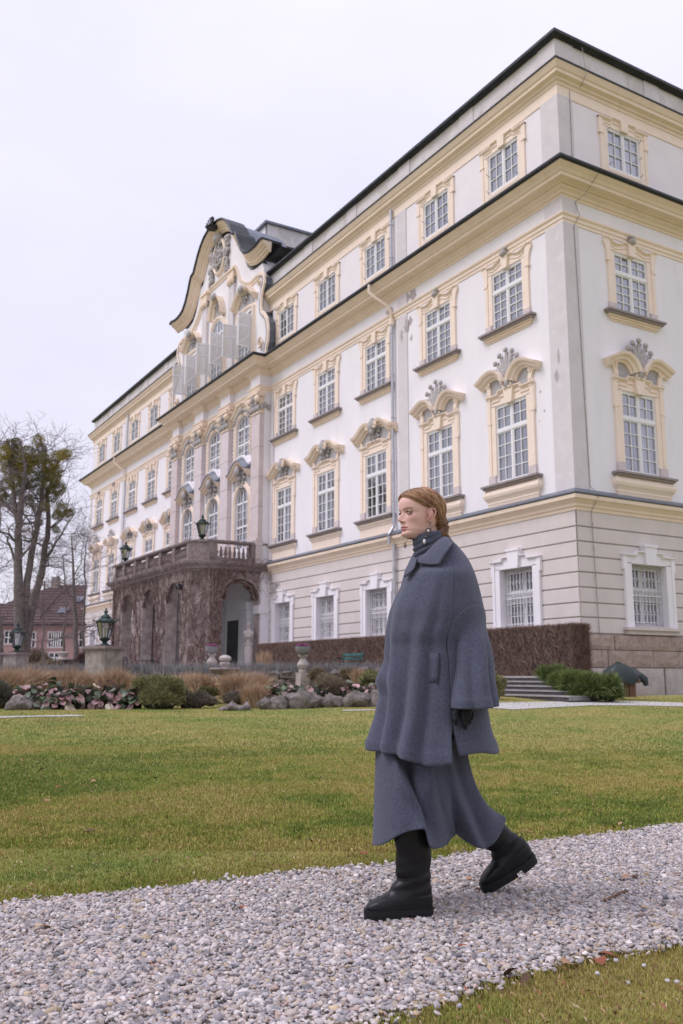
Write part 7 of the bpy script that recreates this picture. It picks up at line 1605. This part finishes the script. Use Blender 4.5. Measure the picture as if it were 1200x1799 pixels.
# eyes
EYEW = mat('eye_white', (.15, .12, .115), (.13, .105, .10), 30, .2, coord='O', spec=.6); IRIS = mat('grey_green_iris', (.022, .026, .026), (.016, .019, .018), 60, .15, coord='O', spec=.7); PUP = mat('pupil', (.004, .004, .005), (.004, .004, .004), 5, .1, spec=.8); LASH = mat('dark_lash', (.045, .028, .022), (.03, .02, .016), 20, .8); LIDM = mat('eyelid_skin', (.50, .31, .25), (.46, .28, .23), 40, .5)
for s_ in (1, -1):
    cx, cy, cz = .0705, s_*.0315, .1150; mb = MB(); 
    def pe(th, al, r): return h2w((cx+r*math.cos(th)*math.cos(al), cy+r*math.sin(th)*math.cos(al), cz+r*math.sin(al)))
    rows = [[lc(pe(2*math.pi*j/20, -math.pi/2+math.pi*i/14, .0118)) for j in range(20)] for i in range(15)]; mb.grid(rows, True); ey = obj('eye', mb, EYEW, per, True)
    for nm, rr_, mt_, off_ in (('iris', .0064, IRIS, .0121), ('pupil', .0024, PUP, .01225)):
        g0 = R_(-6); mb = MB(); ring = []
        for j in range(18): a = 2*math.pi*j/18; ring.append(lc(pe(g0+rr_/.0118*math.cos(a), rr_/.0118*math.sin(a), off_)))
        mb.add([lc(pe(g0, 0, off_+.0002))]+ring, [(0, 1+j, 1+(j+1) % 18) for j in range(18)]); obj(nm, mb, mt_, ey, True)
    # lids: skin shells leaving an almond opening, lashes on the upper edge
    def lid(sgn):
        rows = []
        for k in range(7):
            row = []
            for j in range(17):
                th = R_(-62+124*j/16); opn = .24*max(0, math.cos(th*1.45))**.8 if sgn > 0 else .13*max(0, math.cos(th*1.38))**.9
                al = sgn*(opn+(1.15-opn)*k/6); row.append(lc(pe(th, al, .0130+.0004*k)))
            rows.append(row)
        return rows
    for sg in (1, -1): mb = MB(); mb.grid(lid(sg)); o = obj('eyelid', mb, LIDM, per, True)
    e0 = lid(1)[0]; mb = MB(); mb.tube([Vector(p)+fw*.0012+ZX*.0003 for p in e0[1:-1]], .0017, 5); obj('lashes', mb, LASH, ey, True)
    e0 = lid(-1)[0]; mb = MB(); mb.tube([Vector(p)+fw*.0004 for p in e0[2:-2]], .0005, 4); obj('lashes', mb, LASH, ey, True)
# ears
for s_ in (1, -1):
    mb = MB(); c = Vector((.004, s_*.0705, .100))
    def ep(x, z, o=0): return lc(h2w((c.x+x, c.y+s_*(.006+.010*max(0, -x*40)+o), c.z+z)))
    rim = [(.010, .004), (.010, .018), (.004, .029), (-.007, .033), (-.018, .029), (-.023, .017), (-.020, .002), (-.014, -.012), (-.007, -.022), (.002, -.027), (.008, -.022), (.009, -.010)]
    mb.tube([ep(x, z, .004) for x, z in rim], [.0030, .0034, .0036, .0038, .0038, .0036, .0034, .0034, .0042, .0056, .0046, .0034], 8)
    mb.ell(ep(-.006, .004), (.011, .016, .028), 12, 9); mb.tube([ep(x, z, .003) for x, z in ((.0, .020), (-.009, .021), (-.014, .010), (-.011, -.003), (-.003, -.009))], [.0022]*5, 6)
    cc = np.tile(np.array([(.60, .33, .27)]), (len(mb.v), 1)); me = mb.mesh('ear', SKIN, True); at = me.color_attributes.new('col', 'FLOAT_COLOR', 'POINT'); at.data.foreach_set('color', np.concatenate([cc, np.ones((len(cc), 1))], 1).astype(np.float32).ravel()); link('ear', me, per)
    mb = MB(); mb.ell(ep(-.003, .000, .0045), (.004, .003, .0075), 8, 6); obj('ear_hollow', mb, mat('ear_shadow_skin', (.30, .12, .10), (.26, .10, .09), 20, .7), per, True)
# hair: close cap parted in the middle, combed back over the ears
HAIR = mat('strawberry_blond_hair', (.42, .235, .125), (.24, .115, .06), 5, .42, .5, 30, coord='O', spec=.5)
t = HAIR.node_tree; pn = t.nodes['Principled BSDF']
uvn = t.nodes.new('ShaderNodeAttribute'); uvn.attribute_name = 'col'; wv = t.nodes.new('ShaderNodeTexNoise'); mpn = t.nodes.new('ShaderNodeMapping'); mpn.inputs['Scale'].default_value = (1, 60, 1); wv.inputs['Scale'].default_value = 2.2; wv.inputs['Detail'].default_value = 4
crn = t.nodes.new('ShaderNodeValToRGB'); ce = crn.color_ramp.elements; ce[0].position = .38; ce[0].color = (.10, .043, .02, 1); ce[1].position = .64; ce[1].color = (.58, .33, .17, 1); e2 = ce.new(.5); e2.color = (.34, .175, .085, 1)
t.links.new(uvn.outputs['Vector'], mpn.inputs['Vector']); t.links.new(mpn.outputs[0], wv.inputs['Vector']); t.links.new(wv.outputs['Fac'], crn.inputs['Fac']); t.links.new(crn.outputs['Color'], pn.inputs['Base Color'])
bpn = t.nodes.new('ShaderNodeBump'); bpn.inputs['Strength'].default_value = .5; bpn.inputs['Distance'].default_value = .002; t.links.new(wv.outputs['Fac'], bpn.inputs['Height']); t.links.new(bpn.outputs['Normal'], pn.inputs['Normal'])
def hairline(a):
    """lowest z of the hair at angle a (0 front, pi back)"""
    d_ = abs(math.degrees(math.atan2(math.sin(a), math.cos(a))))
    return .0016*noise.noise(Vector((d_*.35, 0, a)))+interp([(0, .1880), (18, .1850), (35, .1770), (52, .162), (66, .147), (78, .137), (88, .134), (98, .128), (108, .098), (122, .070), (150, .055), (180, .052)], d_, 1)
V = []; UVc = []; NZh, NTh = 90, 220
for i in range(NZh):
    g = i/(NZh-1)
    for j in range(NTh):
        a = 2*math.pi*j/NTh; lo = hairline(a); z = lo+(.2346-lo)*g; p = Vector(face_pt(z, a)); c0 = Vector((-.006, 0, .13)); n = (p-c0); n.z *= .8; n.normalize()
        th = .0075*min(1, (g*9))**.5+.004*max(0, math.sin(math.pi*min(1, g*1.1)))+(.006 if math.cos(a) < 0 else 0)*min(1, g*5)
        part = -.0022*gs(p.y, 0, .003)*(1 if math.cos(a) > -.3 else 0); st_ = .0007*math.sin(p.z*900+p.x*260)+.0009*noise.noise(Vector((p.x*18, p.y*20, p.z*190)))
        q = p+n*(th+part+st_-.001); V.append(lc(h2w(q)))
        # strands run from the parting back and down to the ear: constant along the strand
        UVc.append((p.x*.35+.5, (p.z-.55*(.09-p.x)*-1)*1.0*.22+abs(p.y)*.06, .3))
F = [(i*NTh+j, i*NTh+(j+1) % NTh, (i+1)*NTh+(j+1) % NTh, (i+1)*NTh+j) for i in range(NZh-1) for j in range(NTh)]
o = link('hair', npmesh('hair', V, F, HAIR, 4, True, np.array(UVc)), per)
hr = o
# single strands lying over the cap, combed from the parting back behind the ears
rs = random.Random(21); HC = [mat('hair_strand_%s' % a, b, c, 40, .45, spec=.45) for a, b, c in (('gold', (.52, .31, .16), (.40, .22, .11)), ('copper', (.33, .155, .075), (.24, .11, .055)), ('shade', (.12, .052, .028), (.09, .04, .022)))]
sm_ = [MB() for _ in HC]
for k in range(620):
    sd_ = rs.choice((1, 1, 1, -1)); u0 = rs.random()**1.1; a0 = R_(4+105*u0+rs.uniform(-3, 3)); z0 = hairline(a0)+.0015+(.2325-hairline(a0))*(rs.random()**1.6 if u0 < .25 else rs.uniform(.35, 1)); a1 = R_(rs.uniform(104, 150)); z1 = hairline(a1)+.004+.020*rs.random()+.35*max(0, z0-.19)
    if a1 < a0+.2: a1 = a0+.3
    pts = []; ph_ = rs.uniform(0, 6)
    for i in range(13):
        g = i/12; a = a0+(a1-a0)*g; z = z0+(z1-z0)*(g**1.25); z = max(z, hairline(a)+.0012); p = Vector(face_pt(min(z, .2343), sd_*a)); n = (p-Vector((-.006, 0, .13))); n.z *= .8; n.normalize()
        q = (z-hairline(a))/(.2346-hairline(a)); th = .0078*min(1, q*9)**.5+.004*max(0, math.sin(math.pi*min(1, q*1.1)))+(.006 if math.cos(a) < 0 else 0)*min(1, q*5)
        pts.append(lc(h2w(p+n*(th+.0004+.0010*math.sin(g*9+ph_)))))
    w = rs.uniform(.0006, .0016); sm_[rs.choices((0, 1, 2), (4, 4, 3))[0]].tube(pts, [w*.5]+[w]*11+[w*.4], 4, False)
for k in range(46):     # loose flyaway hairs
    a = R_(rs.uniform(10, 150)); z = rs.uniform(.15, .233); p = Vector(face_pt(z, a*rs.choice((1, 1, -1)))); n = (p-Vector((-.006, 0, .13))).normalized(); t1 = Vector((-.03-.03*rs.random(), 0, rs.uniform(-.02, .01)))
    sm_[k % 2].tube([lc(h2w(p+n*.010)), lc(h2w(p+n*.0155+t1*.5)), lc(h2w(p+n*(.013+.008*rs.random())+t1))], [.0004, .0004, .0002], 3, False)
for k, m_ in enumerate(sm_): o = obj('strands', m_, HC[k], hr, True); o['kind'] = 'stuff'
# braids
def braid(path, r, n, seed, nm='braid'):
    mb = MB(); P = [Vector(p) for p in path]
    def at(t): x = t*(len(P)-1); i = min(int(x), len(P)-2); return P[i].lerp(P[i+1], x-i)
    for i in range(n):
        t_ = i/(n-1); c = at(t_); d = (at(min(1, t_+.03))-at(max(0, t_-.03))).normalized(); s = d.cross(BX).normalized(); k = 1 if i % 2 else -1; rr = r*(1-.45*t_**2)
        M3 = Matrix((s, d.cross(s), d)).transposed() @ Matrix.Rotation(k*.65, 3, 'Y'); mb.ell(c+s*k*rr*.42+BX*.002*k, (rr*.72, rr*.72, rr*1.25), 12, 8, M3)
    me = mb.mesh(nm, HAIR2, True); link(nm, me, hr)
HAIR2 = mat('braided_hair', (.24, .115, .058), (.085, .038, .022), 30, .45, .6, 160, coord='O', spec=.4, bdist=.003, strz=4)
HAIR3 = HAIR2
def hp_(x, y, z): return lc(h2w((x, y, z)))
braid([hp_(.022, .074, .158), hp_(.0, .080, .148), hp_(-.022, .081, .137), hp_(-.040, .077, .118), hp_(-.050, .071, .098), hp_(-.056, .062, .076), hp_(-.062, .052, .054)], .0105, 22, 1)
braid([hp_(-.078, .030, .100), hp_(-.088, .036, .078), hp_(-.086, .044, .054), hp_(-.078, .050, .034), hp_(-.082, .052, .014), hp_(-.098, .054, -.004)], .021, 15, 2)
mb = MB(); mb.ell(hp_(-.075, .02, .085), (.045, .045, .05), 12, 9); mb.ell(hp_(-.072, .02, .060), (.034, .036, .04), 12, 9); link('bun_roots', mb.mesh('nape_hair', HAIR2, True), hr)
# earrings
SILV = mat('antique_silver', (.16, .15, .145), (.09, .085, .085), 60, .35, .3, 300, metal=.8, coord='O', bdist=.001); CRYS = mat('clear_crystal', (.72, .72, .74), (.60, .60, .63), 90, .08, coord='O', spec=1.0)
ec = pw(757, 921, .085); mb = MB(); rr = random.Random(2)
def blob(u, v, r, b=.09, rz_=None): mb.ell(lc(pw(u, v, b)), (r, r*.7, rz_ or r), 8, 6)
for u, v, r in ((756, 919, .0055), (755.5, 923.5, .0045)): blob(u, v, r)
for k in range(9): a = k*.7; blob(752.5+4.6*math.cos(a), 932.5+4.6*math.sin(a), .0042)
for k in range(7): blob(747.5+1.8*k % 9, 939+(k % 3)*2.2, .0036)
blob(748.5, 943.5, .004)
obj('earring', mb, SILV, per, True)
mb = MB(); mb.ell(lc(pw(752.5, 932.5, .096)), (.0062, .004, .0062), 8, 6); mb.ell(lc(pw(745.5, 951.5, .09)), (.0085, .006, .0115), 10, 8); obj('crystal', mb, CRYS, per, True)
mb = MB(); mb.tube([lc(pw(745.5+3.9*math.cos(a), 951.5+5.2*math.sin(a), .09)) for a in [k*.4 for k in range(17)]], .0016, 5); obj('earring', mb, SILV, per, True)
mb = MB(); mb.tube([lc(pw(u, v, -.06)) for u, v in ((716, 948), (713, 951), (711.5, 954), (709, 959), (712, 964), (714.5, 958), (711.5, 954))], .0016, 5); mb.ell(lc(pw(711.8, 959, -.06)), (.004, .003, .0085), 8, 6); obj('earring', mb, SILV, per, True)
